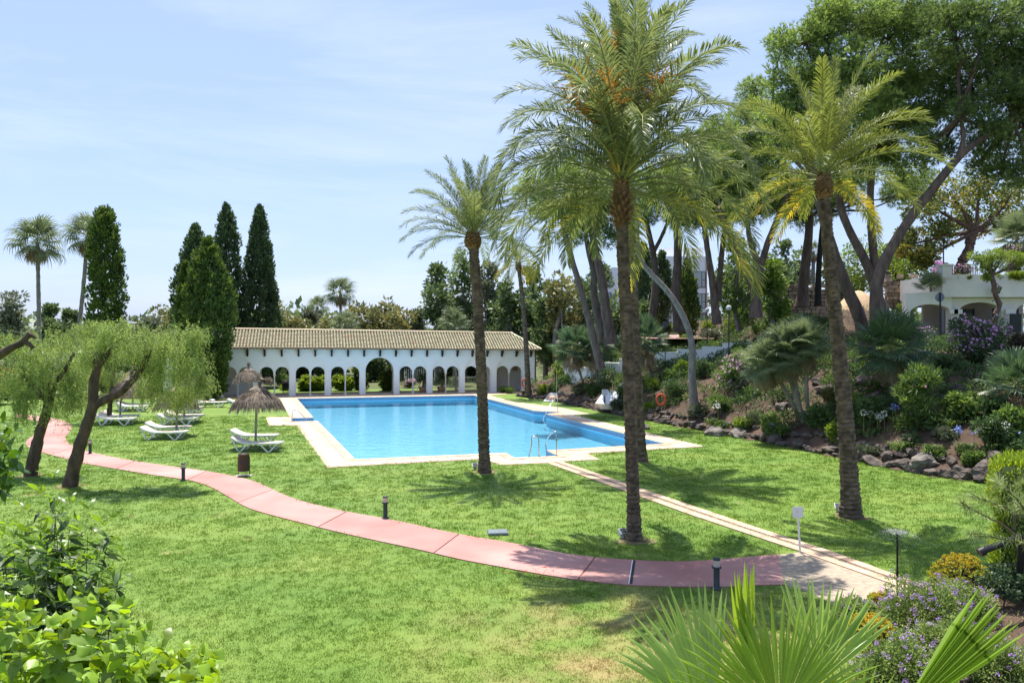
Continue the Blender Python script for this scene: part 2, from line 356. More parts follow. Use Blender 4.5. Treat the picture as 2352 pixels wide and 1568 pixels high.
# ---------------------------------------------------------------- layout of the ground (all at z = 0 unless said)
pool = PL([(682.5, 915.7), (1087, 908), (1185, 933), (1227, 944), (1290, 947.5), (1254.5, 951.5), (1527, 1020), (1435, 1025), (1254, 1035.5), (1281, 1048), (1182.6, 1052.5), (1162, 1041), (816, 1056), (730, 967.8), (669, 968.8), (669, 961), (720, 960.2)])
deck = PL([(500, 916.5), (643, 915), (665.5, 958.3), (611, 958.3), (616.6, 978), (681, 977), (752, 1074.4), (1104, 1055), (1151, 1068), (1256, 1064), (1291, 1060.7), (1379, 1055.6), (1349.7, 1042), (1620, 1026), (1478, 991.7), (1317.5, 953), (1356, 951), (1293, 936.8), (1185, 923.6), (1125, 908), (1225, 900.5), (1225, 897), (500, 907)])
up = [(35, 951), (113, 958), (160, 970), (167, 985), (146, 1007), (164, 1024), (195, 1036), (273, 1053), (371, 1069), (441, 1077), (503, 1087), (578, 1102), (624, 1124), (671, 1145), (714, 1157), (784, 1174), (901, 1194), (1057, 1229), (1174, 1247), (1272, 1268), (1342, 1279), (1459, 1288), (1568, 1292), (1701, 1282), (1788, 1274)]
lo = [(35, 958), (85, 966), (100, 975), (98, 990), (62, 1008), (57, 1024), (90, 1038), (148, 1053), (183, 1063), (242, 1073), (336, 1089), (414, 1100), (449, 1106), (488, 1120), (527, 1143), (566, 1167), (624, 1184), (687, 1200), (784, 1225), (901, 1250), (971, 1265), (1057, 1286), (1131, 1299), (1213, 1315), (1311, 1331), (1408, 1342), (1502, 1348), (1678, 1349), (1735, 1345), (1801, 1343)]
def resample(p, n):
    p = np.asarray(p); d = np.r_[0, np.cumsum(np.linalg.norm(np.diff(p, axis=0), axis=1))]; t = np.linspace(0, d[-1], n)
    return np.stack([np.interp(t, d, p[:, k]) for k in range(p.shape[1])], 1)
def smooth(p, it=2):
    p = np.asarray(p, float)
    for _ in range(it):
        q = np.empty((2*len(p)-2, p.shape[1])); q[0::2] = .75*p[:-1]+.25*p[1:]; q[1::2] = .25*p[:-1]+.75*p[1:]; p = np.r_[[p[0]], q, [p[-1]]]
    return p
U_ = smooth(PL(up)); L_ = smooth(PL(lo))
path_poly = np.r_[U_, L_[::-1]]
tiA = PL([(1256, 1064), (1440, 1130), (1568, 1177), (1701, 1222), (1838, 1268), (1985, 1320), (2110, 1365)])
tiB = PL([(1291, 1060.7), (1440, 1112), (1568, 1155), (1735, 1212), (1901, 1265), (2058, 1322), (2200, 1372)])
tA = resample(tiA, 200); tB = resample(tiB, 200)
brick_poly = np.r_[tA, tB[::-1]]
apron = np.array(PL([(1788, 1274), (1772, 1290), (1776, 1312), (1790, 1330), (1801, 1343), (1850, 1357), (1905, 1383), (1960, 1440), (2080, 1440), (2200, 1390), (2110, 1365), (1985, 1320), (1838, 1268)]))
base = np.array(PL([(1130, 903), (1190, 911), (1255, 918), (1330, 934), (1430, 955), (1560, 980), (1690, 1003), (1800, 1025), (1900, 1046), (2000, 1066), (2150, 1094), (2280, 1110)])+[np.array((17.5, 22.6, 0)), np.array((24, 19, 0)), np.array((40, 12, 0))])
base = np.r_[[np.array((5.2, 110, 0)), np.array((4.6, 80, 0)), np.array((3.6, 68, 0)), np.array((2.6, 62.3, 0))], base[0:1]*0+np.array((.2, 60.6, 0)), base[1:]]
def terr(X, Y):
    X = np.asarray(X, float); Y = np.asarray(Y, float)
    s, sd = segdist(base, X, Y); s = np.where(sd > 0, s, -s)
    z = 4.45*(1-np.exp(-np.maximum(s, 0)/5.6))
    z += 2.3*ss(Y, 49, 56)*ss(X, 15, 20)*(1-ss(X, 26.6, 28.5))
    z += .16*np.sin(X*1.9+Y*.7)*np.cos(Y*1.6-X*.4)*np.clip(s/2, 0, 1)*(1-ss(s, 10, 13))
    return np.where(s > 0, z, 0), s
def hit(px, py, far=90):
    """where the view ray through (px, py) meets the terrain"""
    d = np.linspace(4, far, 1800); X = (px-CX)*d/FPX; Z = EYE-(py-HZ)*d/FPX
    t, _ = terr(X, d); k = np.argmax(Z <= t) if (Z <= t).any() else len(d)-1
    return np.array((X[k], d[k], t[k]))

# ---------------------------------------------------------------- structure
m = MB(); out = [(-900, -60), (900, -60), (900, 1800), (-900, 1800)]
poolxy = np.asarray(pool)[:, :2]
m.add(np.c_[np.r_[np.array(out, float), poolxy], np.full(4+len(poolxy), -.03)], tri_fill([np.array(out, float), poolxy]))
m.build('ground', M_far, kind='structure')
lawn_out = np.array([(-70, -3), (40, -3), (40, 12), (24, 19), (17.5, 22.6)]+[tuple(p[:2]) for p in base[::-1][3:]][:-2]+[(3.6, 68), (-30, 68), (-70, 68)])
m = MB(); m.add(np.c_[np.r_[lawn_out, poolxy], np.zeros(len(lawn_out)+len(poolxy))], tri_fill([lawn_out, poolxy])); m.build('lawn', M_lawn, kind='structure')
# hillside
gx, gy = np.meshgrid(np.linspace(-4, 75, 150), np.linspace(8, 115, 170)); gz, gs = terr(gx, gy)
rough = np.vectorize(lambda a, b: mnoise.noise(Vector((a*.9, b*.9, 0))))(gx, gy)
gz = gz+rough*.22*ss(gs, .3, 2)*(1-ss(gs, 12, 15)); gz = np.where(gs < .25, -.06, gz)
idx = np.arange(gx.size).reshape(gx.shape); f = np.stack([idx[:-1, :-1], idx[:-1, 1:], idx[1:, 1:], idx[1:, :-1]], -1).reshape(-1, 4)
keep = (gs.ravel()[f] > -.9).any(1)
m = MB(); m.add(np.stack([gx, gy, gz], -1).reshape(-1, 3), f[keep], smooth=True); m.build('hillside', M_earth, kind='structure')

# pool
m = MB(); n = len(poolxy); a = np.arange(n); b = (a+1) % n
if sum(poolxy[i-1][0]*poolxy[i][1]-poolxy[i][0]*poolxy[i-1][1] for i in range(n)) < 0: poolxy = poolxy[::-1].copy()
m.add(np.r_[np.c_[poolxy, np.full(n, .01)], np.c_[poolxy, np.full(n, -.72)]], np.stack([b, a, a+n, b+n], -1))
m.add(np.c_[poolxy, np.full(n, -.72)], tri_fill([poolxy]))
basin = m.build('pool_basin', M_basin, kind='structure')
# mosaic frieze with the key pattern, set just proud of the pool wall
bandm = MB(); keym = MB(); cm = []
cen = poolxy.mean(0)
for i in range(n):
    p, q = poolxy[i], poolxy[(i+1) % n]; Ld = np.linalg.norm(q-p); d = (q-p)/Ld; inn = np.array((-d[1], d[0]))
    if Ld < .2: continue
    o1 = p+inn*.006; o2 = q+inn*.006
    bandm.add([[*o1, -.02], [*o2, -.02], [*o2, -.2], [*o1, -.2]], [[0, 1, 2, 3]])
    k = max(1, int(Ld/.24)); st = Ld/k
    for j in range(k):
        u0 = j*st
        for (ua, ub, za, zb) in ((0, 1, .93, .82), (0, .12, .82, .2), (.12, .75, .31, .2), (.63, .75, .62, .31), (.34, .63, .62, .52)):
            A = p+d*(u0+ua*st)+inn*.012; B = p+d*(u0+ub*st)+inn*.012
            z0, z1 = -.02-.18*(1-za), -.02-.18*(1-zb)
            keym.add([[*A, z0], [*B, z0], [*B, z1], [*A, z1]], [[0, 1, 2, 3]])
bandm.build('mosaic_band', M_band, basin); keym.build('key_pattern', M_key, basin, kind='stuff')
# pool steps in the three alcoves
m = MB()
for (c0, c1, c2) in (((1283, 1050), (1190, 1053), (1254, 1037)),):
    A = G(1281, 1048)[:2]; B = G(1182.6, 1052.5)[:2]; inn = unit(np.array((B-A)[::-1])*np.array((1, -1)))
    if (cen-A)@inn < 0: inn = -inn
    for k in range(4): m.prism([A+inn*.01, B+inn*.01, B+inn*(.35+.35*k), A+inn*(.35+.35*k)], -.71, -.33-.09*k)
A = G(669, 968.8)[:2]; B = G(669, 961)[:2]
for k in range(3): m.prism([A+(.01, .05), B+(.01, -.05), B+(.4+.35*k, -.05), A+(.4+.35*k, .05)], -.71, -.33-.1*k)
m.build('pool_step', M_basin, basin)
# water
mw = bpy.data.materials.new('pool_water'); mw.use_nodes = True; nn = mw.node_tree; nn.nodes.clear(); L = nn.links.new
ow = nn.nodes.new('ShaderNodeOutputMaterial'); tr = nn.nodes.new('ShaderNodeBsdfTransparent'); tr.inputs[0].default_value = (.80, .94, 1, 1)
gl = nn.nodes.new('ShaderNodeBsdfGlossy'); gl.inputs['Roughness'].default_value = .04; ms = nn.nodes.new('ShaderNodeMixShader'); fr = nn.nodes.new('ShaderNodeFresnel'); fr.inputs[0].default_value = 1.5
ge = nn.nodes.new('ShaderNodeNewGeometry'); mpw = nn.nodes.new('ShaderNodeMapping'); mpw.inputs['Scale'].default_value = (1, 1.6, 1); L(ge.outputs['Position'], mpw.inputs[0])
n1 = nn.nodes.new('ShaderNodeTexNoise'); n1.inputs['Scale'].default_value = 1.8; n1.inputs['Detail'].default_value = 5; n1.inputs['Distortion'].default_value = .8; L(mpw.outputs[0], n1.inputs[0])
bw = nn.nodes.new('ShaderNodeBump'); bw.inputs['Strength'].default_value = .55; bw.inputs['Distance'].default_value = .05; L(n1.outputs[0], bw.inputs['Height'])
L(bw.outputs[0], gl.inputs['Normal']); L(bw.outputs[0], fr.inputs['Normal']); L(fr.outputs[0], ms.inputs[0]); L(tr.outputs[0], ms.inputs[1]); L(gl.outputs[0], ms.inputs[2]); L(ms.outputs[0], ow.inputs[0])
m = MB(); m.add(np.c_[poolxy, np.full(n, -.27)], tri_fill([poolxy])); m.build('pool_water', mw, kind='structure')

# deck with a hole, coping stones as pieces
dk = np.asarray(deck)[:, :2]
m = MB(); m.add(np.c_[np.r_[dk, poolxy], np.full(len(dk)+n, .014)], tri_fill([dk, poolxy]))
for loop in (dk,):
    a = np.arange(len(loop)); b = (a+1) % len(loop); m.add(np.r_[np.c_[loop, np.full(len(loop), .014)], np.c_[loop, np.full(len(loop), -.02)]], np.stack([a, b, b+len(loop), a+len(loop)], -1))
deck_o = m.build('pool_deck', M_deckbase, kind='structure')
def pieces(name, polys, mt, parent, z0, z1, limit=300):
    """each polygon an object of its own; beyond the limit the farthest are joined"""
    polys = sorted(polys, key=lambda p: np.linalg.norm(np.mean(p, 0)))
    for p in polys[:limit]:
        p = np.asarray(p)[:, :2]; c = p.mean(0); dz = random.uniform(-.002, .002)
        MB().prism(p-c, z0, z1+dz).build(name, mt, parent, loc=(*c, 0))
    if len(polys) > limit:
        mm = MB()
        for p in polys[limit:]: mm.prism(p, z0, z1+random.uniform(-.002, .002), rnd=random.random())
        mm.build(name, mt, parent, kind='stuff')
def offset_pt(p, i, dist):
    a, b, c = p[i-1], p[i], p[(i+1) % len(p)]; d1 = unit(b-a); d2 = unit(c-b); n1 = np.array((d1[1], -d1[0])); n2 = np.array((d2[1], -d2[0])); h = unit(n1+n2)
    return b+h*dist/max(.4, h@n1)
cps = []
for w0, w1, ln in ((0, .34, .5),):
    outp = np.array([offset_pt(poolxy, i, w1) for i in range(n)])
    for i in range(n):
        p, q = poolxy[i], poolxy[(i+1) % n]; P1, Q1 = outp[i], outp[(i+1) % n]; k = max(1, round(np.linalg.norm(q-p)/ln))
        for j in range(k):
            t0 = j/k+.008/max(.3, np.linalg.norm(q-p)); t1 = (j+1)/k-.008/max(.3, np.linalg.norm(q-p))
            cps.append(np.array([p+(q-p)*t0, p+(q-p)*t1, P1+(Q1-P1)*t1, P1+(Q1-P1)*t0]))
pieces('coping_stone', cps, M_coping, deck_o, .014, .034)
# deck paving: slabs in the pool's own grid, whole ones, each with its own edge
ax = unit(poolxy[np.argmax(poolxy[:, 0])]*0+(G(1527, 1020)-G(816, 1056))[:2]); ay = np.array((-ax[1], ax[0])); o0 = G(816, 1056)[:2]
slabs = []; sz = .42
def clip(poly, a, b):
    d = b-a; out = []
    for i in range(len(poly)):
        p, q = poly[i-1], poly[i]; sp = d[0]*(p-a)[1]-d[1]*(p-a)[0]; sq = d[0]*(q-a)[1]-d[1]*(q-a)[0]
        if sp*sq < 0: out.append(p+(q-p)*sp/(sp-sq))
        if sq >= 0: out.append(q)
    return out
for i in range(-30, 80):
    for j in range(-12, 90):
        cpt = o0+ax*(i+.5)*sz+ay*(j+.5)*sz
        if not (-32 < cpt[0] < 18): continue
        q = np.array([o0+ax*(i+a_)*sz+ay*(j+b_)*sz for a_, b_ in ((.02, .02), (.98, .02), (.98, .98), (.02, .98))])
        if segdist(dk, cpt[0:1], cpt[1:2], True)[0][0] > .9 and not inside(dk, cpt[0:1], cpt[1:2])[0]: continue
        ins = inside(dk, q[:, 0], q[:, 1])
        if not ins.any(): continue
        po = segdist(poolxy, q[:, 0], q[:, 1], True)[0]; inp = inside(poolxy, q[:, 0], q[:, 1])
        if (inp | (po < .345)).all(): continue
        if (inp | (po < .345)).any() or not ins.all():
            # move offending corners onto the coping's outer line / deck edge
            g = []
            for c_, bad1, bad2 in zip(q, inp | (po < .35), ~ins):
                c_ = c_.copy(); ctr = q[~(inp | (po < .35)) & ins].mean(0) if (~(inp | (po < .35)) & ins).any() else None
                if (bad1 or bad2) and ctr is not None:
                    for t in np.linspace(0, 1, 9)[1:]:
                        z = c_+(ctr-c_)*t
                        if inside(dk, z[:1], z[1:])[0] and not inside(poolxy, z[:1], z[1:])[0] and segdist(poolxy, z[:1], z[1:], True)[0][0] >= .35: c_ = z; break
                elif ctr is None: c_ = None
                if c_ is not None: g.append(c_)
            if len(g) < 3: continue
            q = np.array(g)
            area = abs(sum(q[k-1][0]*q[k][1]-q[k][0]*q[k-1][1] for k in range(len(q))))/2
            if area < .015: continue
        slabs.append(q)
pieces('paving_slab', slabs, M_deck, deck_o, .014, .026)
# white inlay strip along the left side and front
m = MB(); A = np.array([G(645, 915)[:2]+0, G(668, 958)[:2]]);
def strip(a, b, wd, z=.033): 
    a = np.asarray(a)[:2]; b = np.asarray(b)[:2]; d = unit(b-a); nn_ = np.array((-d[1], d[0]))*wd/2; m.prism([a-nn_, b-nn_, b+nn_, a+nn_], .0145, z)
strip(G(651, 917), G(686, 960), .2); strip(G(692, 969), G(772, 1070), .2); strip(G(772, 1070), G(1101, 1053.2), .14)
strip(G(1300, 953.2), G(1545, 1016), .12); strip(G(622, 961), G(628, 976), .15)
m.build('white_strip', M_white_strip, deck_o)

# pink path: slabs between joints
jo = [0, .205, .29, .385, .50, .585, .68, .765, .845, .918, 1.0]
UU = resample(U_, 401); LL = resample(L_, 401)
m = MB(); m.prism(path_poly, -.02, .006); path_o = m.build('garden_path', M_joint, kind='structure')
for k in range(len(jo)-1):
    a, b = int(jo[k]*400), int(jo[k+1]*400); g0 = .0013 if k else 0
    ia = np.arange(a, b+1); u = UU[ia].copy(); l = LL[ia].copy()
    if k: u[0] += (u[1]-u[0])*.35; l[0] += (l[1]-l[0])*.35
    poly = np.r_[u, l[::-1]][:, :2]; c = poly.mean(0)
    MB().prism(poly-c, 0, .022).build('path_slab', M_pink, path_o, loc=(*c, 0))
drain = MB(); a = G(1457, 1289)[:2]; b = G(1449, 1343)[:2]; d = unit(b-a); nn_ = np.array((-d[1], d[0]))
drain.prism([a-nn_*.025, b-nn_*.025, b+nn_*.025, a+nn_*.025], .02, .027); drain.prism([a-nn_*.045, b-nn_*.045, b-nn_*.03, a-nn_*.03], .02, .029, 1)
drain.build('drain_slot', [M_dark, M_white], path_o)
# stone channel: two rows of tiles and pebbles between
m = MB(); m.prism(brick_poly, -.02, .007); ch = m.build('tiled_channel', M_mortar, kind='structure')
Wd = (tB-tA); rows = []
nt_ = 72
for k in range(nt_):
    for (s0, s1) in ((0.0, .39), (.61, 1.0)):
        t0 = k/nt_*199; t1 = (k+.955)/nt_*199
        def at(t, s): i = min(198, int(t)); fr_ = t-i; A = tA[i]+(tA[i+1]-tA[i])*fr_; B = tB[i]+(tB[i+1]-tB[i])*fr_; return (A+(B-A)*s)[:2]
        rows.append(np.array([at(t0, s0), at(t1, s0), at(t1, s1), at(t0, s1)]))
pieces('terracotta_tile', rows, M_coping, ch, .007, .03)
m = MB()
t = rng.uniform(0, 199, 3500); s_ = rng.uniform(.42, .58, 3500)
i = np.minimum(198, t.astype(int)); A = tA[i]+(tA[i+1]-tA[i])*(t-i)[:, None]; B = tB[i]+(tB[i+1]-tB[i])*(t-i)[:, None]; cc = A+(B-A)*s_[:, None]; r = rng.uniform(.012, .026, 3500)
oc = np.array([[1, 0, 0], [0, 1, 0], [-1, 0, 0], [0, -1, 0], [0, 0, .7]]); v = cc[:, None]+oc*r[:, None, None]+(0, 0, .008)
f = (np.arange(3500)[:, None, None]*5+np.array([[0, 1, 4], [1, 2, 4], [2, 3, 4], [3, 0, 4]])).reshape(-1, 3)
m.add(v.reshape(-1, 3), f, rnd=np.repeat(rng.random(3500), 4)); m.build('pebble', M_pebble, ch, kind='stuff')
# apron of crazy paving: clipped Voronoi cells
ap = apron[:, :2]
m = MB(); m.prism(ap, -.02, .008); apr = m.build('stone_apron', M_mortar, kind='structure')
mn, mxx = ap.min(0), ap.max(0); seeds = []
while len(seeds) < 150:
    p = rng.uniform(mn-.3, mxx+.3)
    if all(np.linalg.norm(p-q) > .19 for q in seeds): seeds.append(p)
    elif rng.random() < .002: break
seeds = np.array(seeds); stones = []
for i, p in enumerate(seeds):
    if not inside(ap, p[:1], p[1:])[0]: continue
    cell = [p+np.array(q)*1.0 for q in ((-1, -1), (1, -1), (1, 1), (-1, 1))]
    for j, q in enumerate(seeds):
        if i == j or np.linalg.norm(p-q) > 1.5: continue
        mid = (p+q)/2; nrm = unit(q-p); mid = mid-nrm*.012; d = np.array((nrm[1], -nrm[0])); cell = clip(cell, mid+d*-1, mid+d*1) if True else cell
        # keep the side of p
        if len(cell) < 3: break
    if len(cell) < 3: continue
    cell = np.array(cell)
    ok = []
    for c_ in cell:
        for t_ in np.linspace(0, 1, 12):
            z = c_+(p-c_)*t_
            if inside(ap, z[:1], z[1:])[0] and not inside(brick_poly, z[:1], z[1:])[0]: ok.append(z); break
    if len(ok) >= 3: stones.append(np.array(ok))
pieces('flagstone', stones, M_flag, apr, .008, .026)
# sheet under the planting bed at the front right
bed = np.array([(4.2, 6.0), (5.0, 9.0), (6.6, 12.6), (8.2, 13.6), (10.5, 14.5), (17, 15.5), (20, 6), (12, 3)])
MB().prism(bed, -.05, .012).build('planting_bed', M_earth, kind='structure')

# ---------------------------------------------------------------- grass blades (instanced tufts of one object)
feet = [G(1113, 1084), G(1457, 1240), G(1472, 1058), G(1955, 1187), G(160, 1117), G(70, 1092)]
m = MB()
for q in feet:
    a = np.arange(26)*2*PI/26; r_ = .42+.07*np.sin(a*3+q[0])+rng.uniform(-.04, .04, 26); m.prism(np.c_[q[0]+np.cos(a)*r_, q[1]+np.sin(a)*r_], 0, .006, sides=False)
m.build('bare_soil', pm('dry_soil', (.26, .20, .11), (.16, .15, .06), 7, .95, 1, 30, world=True), kind='stuff')
m = MB()
for k in range(60):
    q = G(1235+random.gauss(0, 35), 1313+random.gauss(0, 6)); a = random.uniform(0, 6.28); l = random.uniform(.02, .045); m.add([q+(0, 0, .024), q+(math.cos(a)*l, math.sin(a)*l, .03), q+(math.cos(a+1)*l, math.sin(a+1)*l, .026)], [[0, 1, 2]])
m.build('fallen_petal', pm('petal_red', (.55, .05, .04), (.6, .1, .08), 9, .6), kind='stuff')
def blocked(x, y, marg=0.0):
    return inside(path_poly, x, y) | inside(brick_poly, x, y) | inside(apron, x, y) | inside(dk, x, y) | inside(bed, x, y) | np.any([np.hypot(x-q[0], y-q[1]) < .27+.05*np.sin(6*np.arctan2(y-q[1], x-q[0])) for q in feet], 0)
pts = []
for (d0, d1, dens, sc) in ((6.0, 11, 150, .8), (11, 17, 85, 1.0), (17, 27, 34, 1.4), (27, 44, 12, 2.1)):
    N = int(dens*(d1-d0)*(d1*1.6)); y = rng.uniform(d0, d1, N); x = rng.uniform(-.8*d1, .8*d1, N)
    k = (np.abs(x) < y*.72+1.2) & ~blocked(x, y) & inside(lawn_out, x, y); pts.append(np.c_[x[k], y[k], np.zeros(k.sum()), np.full(k.sum(), sc)])
pts = np.concatenate(pts)
def grass(name, pts, mt):
    mb = MB(); nb = 26; r = .11
    p = np.c_[rng.normal(0, r*.6, (nb, 2)), np.zeros(nb)]; D = unit(np.c_[rng.normal(0, .45, (nb, 2)), np.ones(nb)])
    S_ = unit(np.c_[rng.normal(size=(nb, 2)), np.zeros(nb)])*.0045; L = rng.uniform(.018, .04, nb)[:, None]
    mb.add(np.stack([p-S_, p+S_, p+D*L], 1).reshape(-1, 3), np.arange(nb)[:, None]*3+np.arange(3), rnd=rng.random(nb))
    me = mb.mesh(name, mt); nv = len(me.vertices)
    bmm = bmesh.new(); bmm.from_mesh(me)
    for q in pts: bmm.verts.new(q[:3])
    bmm.to_mesh(me); bmm.free()
    a1 = me.attributes.new('is_point', 'FLOAT', 'POINT'); a1.data.foreach_set('value', np.r_[np.zeros(nv), np.ones(len(pts))].astype(np.float32))
    a2 = me.attributes.new('tuft_scale', 'FLOAT', 'POINT'); a2.data.foreach_set('value', np.r_[np.ones(nv), pts[:, 3]*rng.uniform(.8, 1.25, len(pts))].astype(np.float32))
    o = bpy.data.objects.new(name, me); C.objects.link(o); tag(o, kind='stuff')
    g = bpy.data.node_groups.new('grass_tufts', 'GeometryNodeTree'); g.interface.new_socket('Geometry', in_out='INPUT', socket_type='NodeSocketGeometry'); g.interface.new_socket('Geometry', in_out='OUTPUT', socket_type='NodeSocketGeometry')
    A = g.nodes.new; gi = A('NodeGroupInput'); go = A('NodeGroupOutput'); sep = A('GeometryNodeSeparateGeometry'); at = A('GeometryNodeInputNamedAttribute'); at.data_type = 'FLOAT'; at.inputs[0].default_value = 'is_point'
    cmp_ = A('FunctionNodeCompare'); cmp_.data_type = 'FLOAT'; cmp_.operation = 'GREATER_THAN'; cmp_.inputs[1].default_value = .5
    ip = A('GeometryNodeInstanceOnPoints'); rv = A('FunctionNodeRandomValue'); rv.data_type = 'FLOAT_VECTOR'; rv.inputs[1].default_value = (.15, .15, 6.283)
    sc = A('GeometryNodeInputNamedAttribute'); sc.data_type = 'FLOAT'; sc.inputs[0].default_value = 'tuft_scale'
    l = g.links.new; l(gi.outputs[0], sep.inputs[0]); l(at.outputs[0], cmp_.inputs[0]); l(cmp_.outputs[0], sep.inputs[1]); l(sep.outputs[0], ip.inputs['Points']); l(sep.outputs[1], ip.inputs['Instance'])
    l(rv.outputs[0], ip.inputs['Rotation']); l(sc.outputs[0], ip.inputs['Scale']); l(ip.outputs[0], go.inputs[0])
    md = o.modifiers.new('tufts', 'NODES'); md.node_group = g
    return o
grass('grass', pts, M_blade)
# ---------------------------------------------------------------- arcade building
BL = G(588, 911); BR = G(1206, 899.5); AU = unit(BR-BL); AV = np.array((-AU[1], AU[0], 0)); AL = np.linalg.norm(BR-BL); PB = AL/8
def A3(u, v, w): u = np.asarray(u, float); return BL+u[..., None]*AU+np.asarray(v, float)[..., None]*AV+(np.asarray(w, float)*(1-.05*u/AL))[..., None]*np.array((0, 0, 1.))
WT = 3.72
arc = thing('arcade_pavilion', 'long white arcade with round arches under a green tiled roof behind the pool', 'pavilion')
def profile_wall(mb, us, hs, top, v0, v1, mat=0):
    """wall whose underside follows hs(us); us may repeat to step"""
    us = np.asarray(us, float); hs = np.asarray(hs, float); n = len(us)
    F0 = A3(us, np.full(n, v0), hs); F1 = A3(us, np.full(n, v0), np.full(n, top)); B0 = A3(us, np.full(n, v1), hs); B1 = A3(us, np.full(n, v1), np.full(n, top))
    a = np.arange(n-1); ok = us[1:]-us[:-1] > 1e-6; q = a[ok]
    mb.add(np.r_[F0, F1], np.stack([q, q+1, q+1+n, q+n], -1), mat); mb.add(np.r_[B0, B1], np.stack([q+1, q, q+n, q+1+n], -1), mat)
    under = a[(hs[1:] > .001) | (hs[:-1] > .001)]
    mb.add(np.r_[F0, B0], np.stack([under+n, under+1+n, under+1, under], -1), mat)
    mb.add(np.r_[F1, B1], np.stack([a, a+1, a+1+n, a+n], -1), mat)
    mb.add([F0[0], F1[0], B1[0], B0[0], F0[-1], F1[-1], B1[-1], B0[-1]], [[0, 1, 2, 3], [7, 6, 5, 4]], mat)
def arch_profile(u0, u1, ops, seg=18):
    us, hs = [u0], [0]
    for (a, b, sp) in ops:
        r = (b-a)/2; c = (a+b)/2; us += [a, a]; hs += [0, sp]
        for k in range(1, seg): t = PI-PI*k/seg; us.append(c+r*math.cos(t)); hs.append(sp+r*math.sin(t))
        us += [b, b]; hs += [sp, 0]
    us.append(u1); hs.append(0); return us, hs
big = [(i*PB+.22, (i+1)*PB-.22, 1.93) for i in range(-1, 8)]
m = MB(); us, hs = arch_profile(-1.12*PB, 8*PB+.85, big); profile_wall(m, us, hs, WT, 0, .14); m.build('front_wall', M_white, arc)
m = MB()
for i in range(-1, 8):
    a, b = i*PB+.2, (i+1)*PB-.2; c = (a+b)/2
    if i == 3: ops = [(a+.04, b-.04, 1.93)]
    else: ops = [(a+.06, c-.07, 1.80), (c+.07, b-.06, 1.80)]
    us, hs = arch_profile(a-.19, b+.19, ops)
    if i != 3:
        # centre support is a slim column: lift the wall between the two arches
        us2, hs2 = [], []
        for x, h in zip(us, hs): us2.append(x); hs2.append(1.70 if (abs(x-c) < .0701 and h == 0) else h)
        us, hs = us2, hs2
    profile_wall(m, us, hs, 3.35, .14, .38)
m.build('arch_panel', M_white, arc)
def column(mb, u, v, h, r=.07, mat=0):
    c = A3(u, v, 0.); mb.lathe([(r*1.9, 0), (r*1.9, .07), (r*1.5, .09), (r*1.2, .14), (r, .17), (r*.88, h-.24), (r*1.05, h-.22), (r*1.05, h-.19), (r*.95, h-.17), (r*1.7, h-.06), (r*1.9, h-.05), (r*1.9, h)], c, 14, mat)
for i in range(-1, 8):
    if i == 3: continue
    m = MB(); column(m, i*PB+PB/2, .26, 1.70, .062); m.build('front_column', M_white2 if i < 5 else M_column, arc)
for i in range(0, 9):
    m = MB(); column(m, i*PB, 2.75, 1.90, .10); m.build('rear_column', M_column, arc)
m = MB(); us, hs = [], []
for i in range(0, 8):
    a, b = i*PB+.13, (i+1)*PB-.13; c = (a+b)/2; r = (b-a)/2
    us += [i*PB, a]; hs += [1.9, 1.9]
    for k in range(1, 16): t = PI-PI*k/16; us.append(c+r*math.cos(t)); hs.append(1.9+r*math.sin(t)*.98)
    us += [b]; hs += [1.9]
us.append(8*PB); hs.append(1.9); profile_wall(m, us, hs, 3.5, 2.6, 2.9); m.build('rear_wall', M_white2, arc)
# end rooms and end wall
m = MB()
def abox(mb, u0, u1, v0, v1, w0, w1, mat=0):
    q = [A3(np.array(u), np.array(v), np.array(w_)) for w_ in (w0, w1) for u, v in ((u0, v0), (u1, v0), (u1, v1), (u0, v1))]
    mb.add(q, [[0, 3, 2, 1], [4, 5, 6, 7], [0, 1, 5, 4], [1, 2, 6, 5], [2, 3, 7, 6], [3, 0, 4, 7]], mat)
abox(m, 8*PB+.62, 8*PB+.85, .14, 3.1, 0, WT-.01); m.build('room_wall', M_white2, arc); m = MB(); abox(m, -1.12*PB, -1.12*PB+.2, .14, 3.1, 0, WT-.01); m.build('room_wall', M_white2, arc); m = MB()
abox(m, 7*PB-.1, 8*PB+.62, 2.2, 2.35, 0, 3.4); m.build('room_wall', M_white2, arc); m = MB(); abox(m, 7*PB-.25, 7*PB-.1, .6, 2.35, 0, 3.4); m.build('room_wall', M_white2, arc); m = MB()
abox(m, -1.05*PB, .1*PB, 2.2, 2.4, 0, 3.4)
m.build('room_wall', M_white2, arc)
m = MB(); abox(m, -.62*PB, -.2*PB, 2.17, 2.2, 0, 1.75); m.build('door', M_white, arc)
m = MB(); abox(m, 7*PB+.1, 7*PB+.6, 2.17, 2.2, 0, 1.5); m.build('doorway', M_dark, arc)
m = MB(); abox(m, 8*PB-.55, 8*PB-.05, 2.16, 2.2, 1.75, 2.4); fw = m.build('window_frame', M_column, arc)
m = MB(); abox(m, 8*PB-.5, 8*PB-.32, 2.14, 2.16, 1.8, 2.35); abox(m, 8*PB-.28, 8*PB-.1, 2.14, 2.16, 1.8, 2.35); m.build('shutter', M_terra, fw)
m = MB(); abox(m, -1.6*PB, 8*PB+.85, .15, 3.3, -.02, .02); m.build('floor', M_terra, arc)
# lower wing at the left
m = MB(); us, hs = arch_profile(-2.0*PB, -1.13*PB, [(-1.78*PB, -1.3*PB, 1.5)]); profile_wall(m, us, hs, 2.9, .3, .55); abox(m, -2.6*PB, -1.12*PB, 2.4, 2.6, 0, 2.9); m.build('side_wing', M_white, arc)
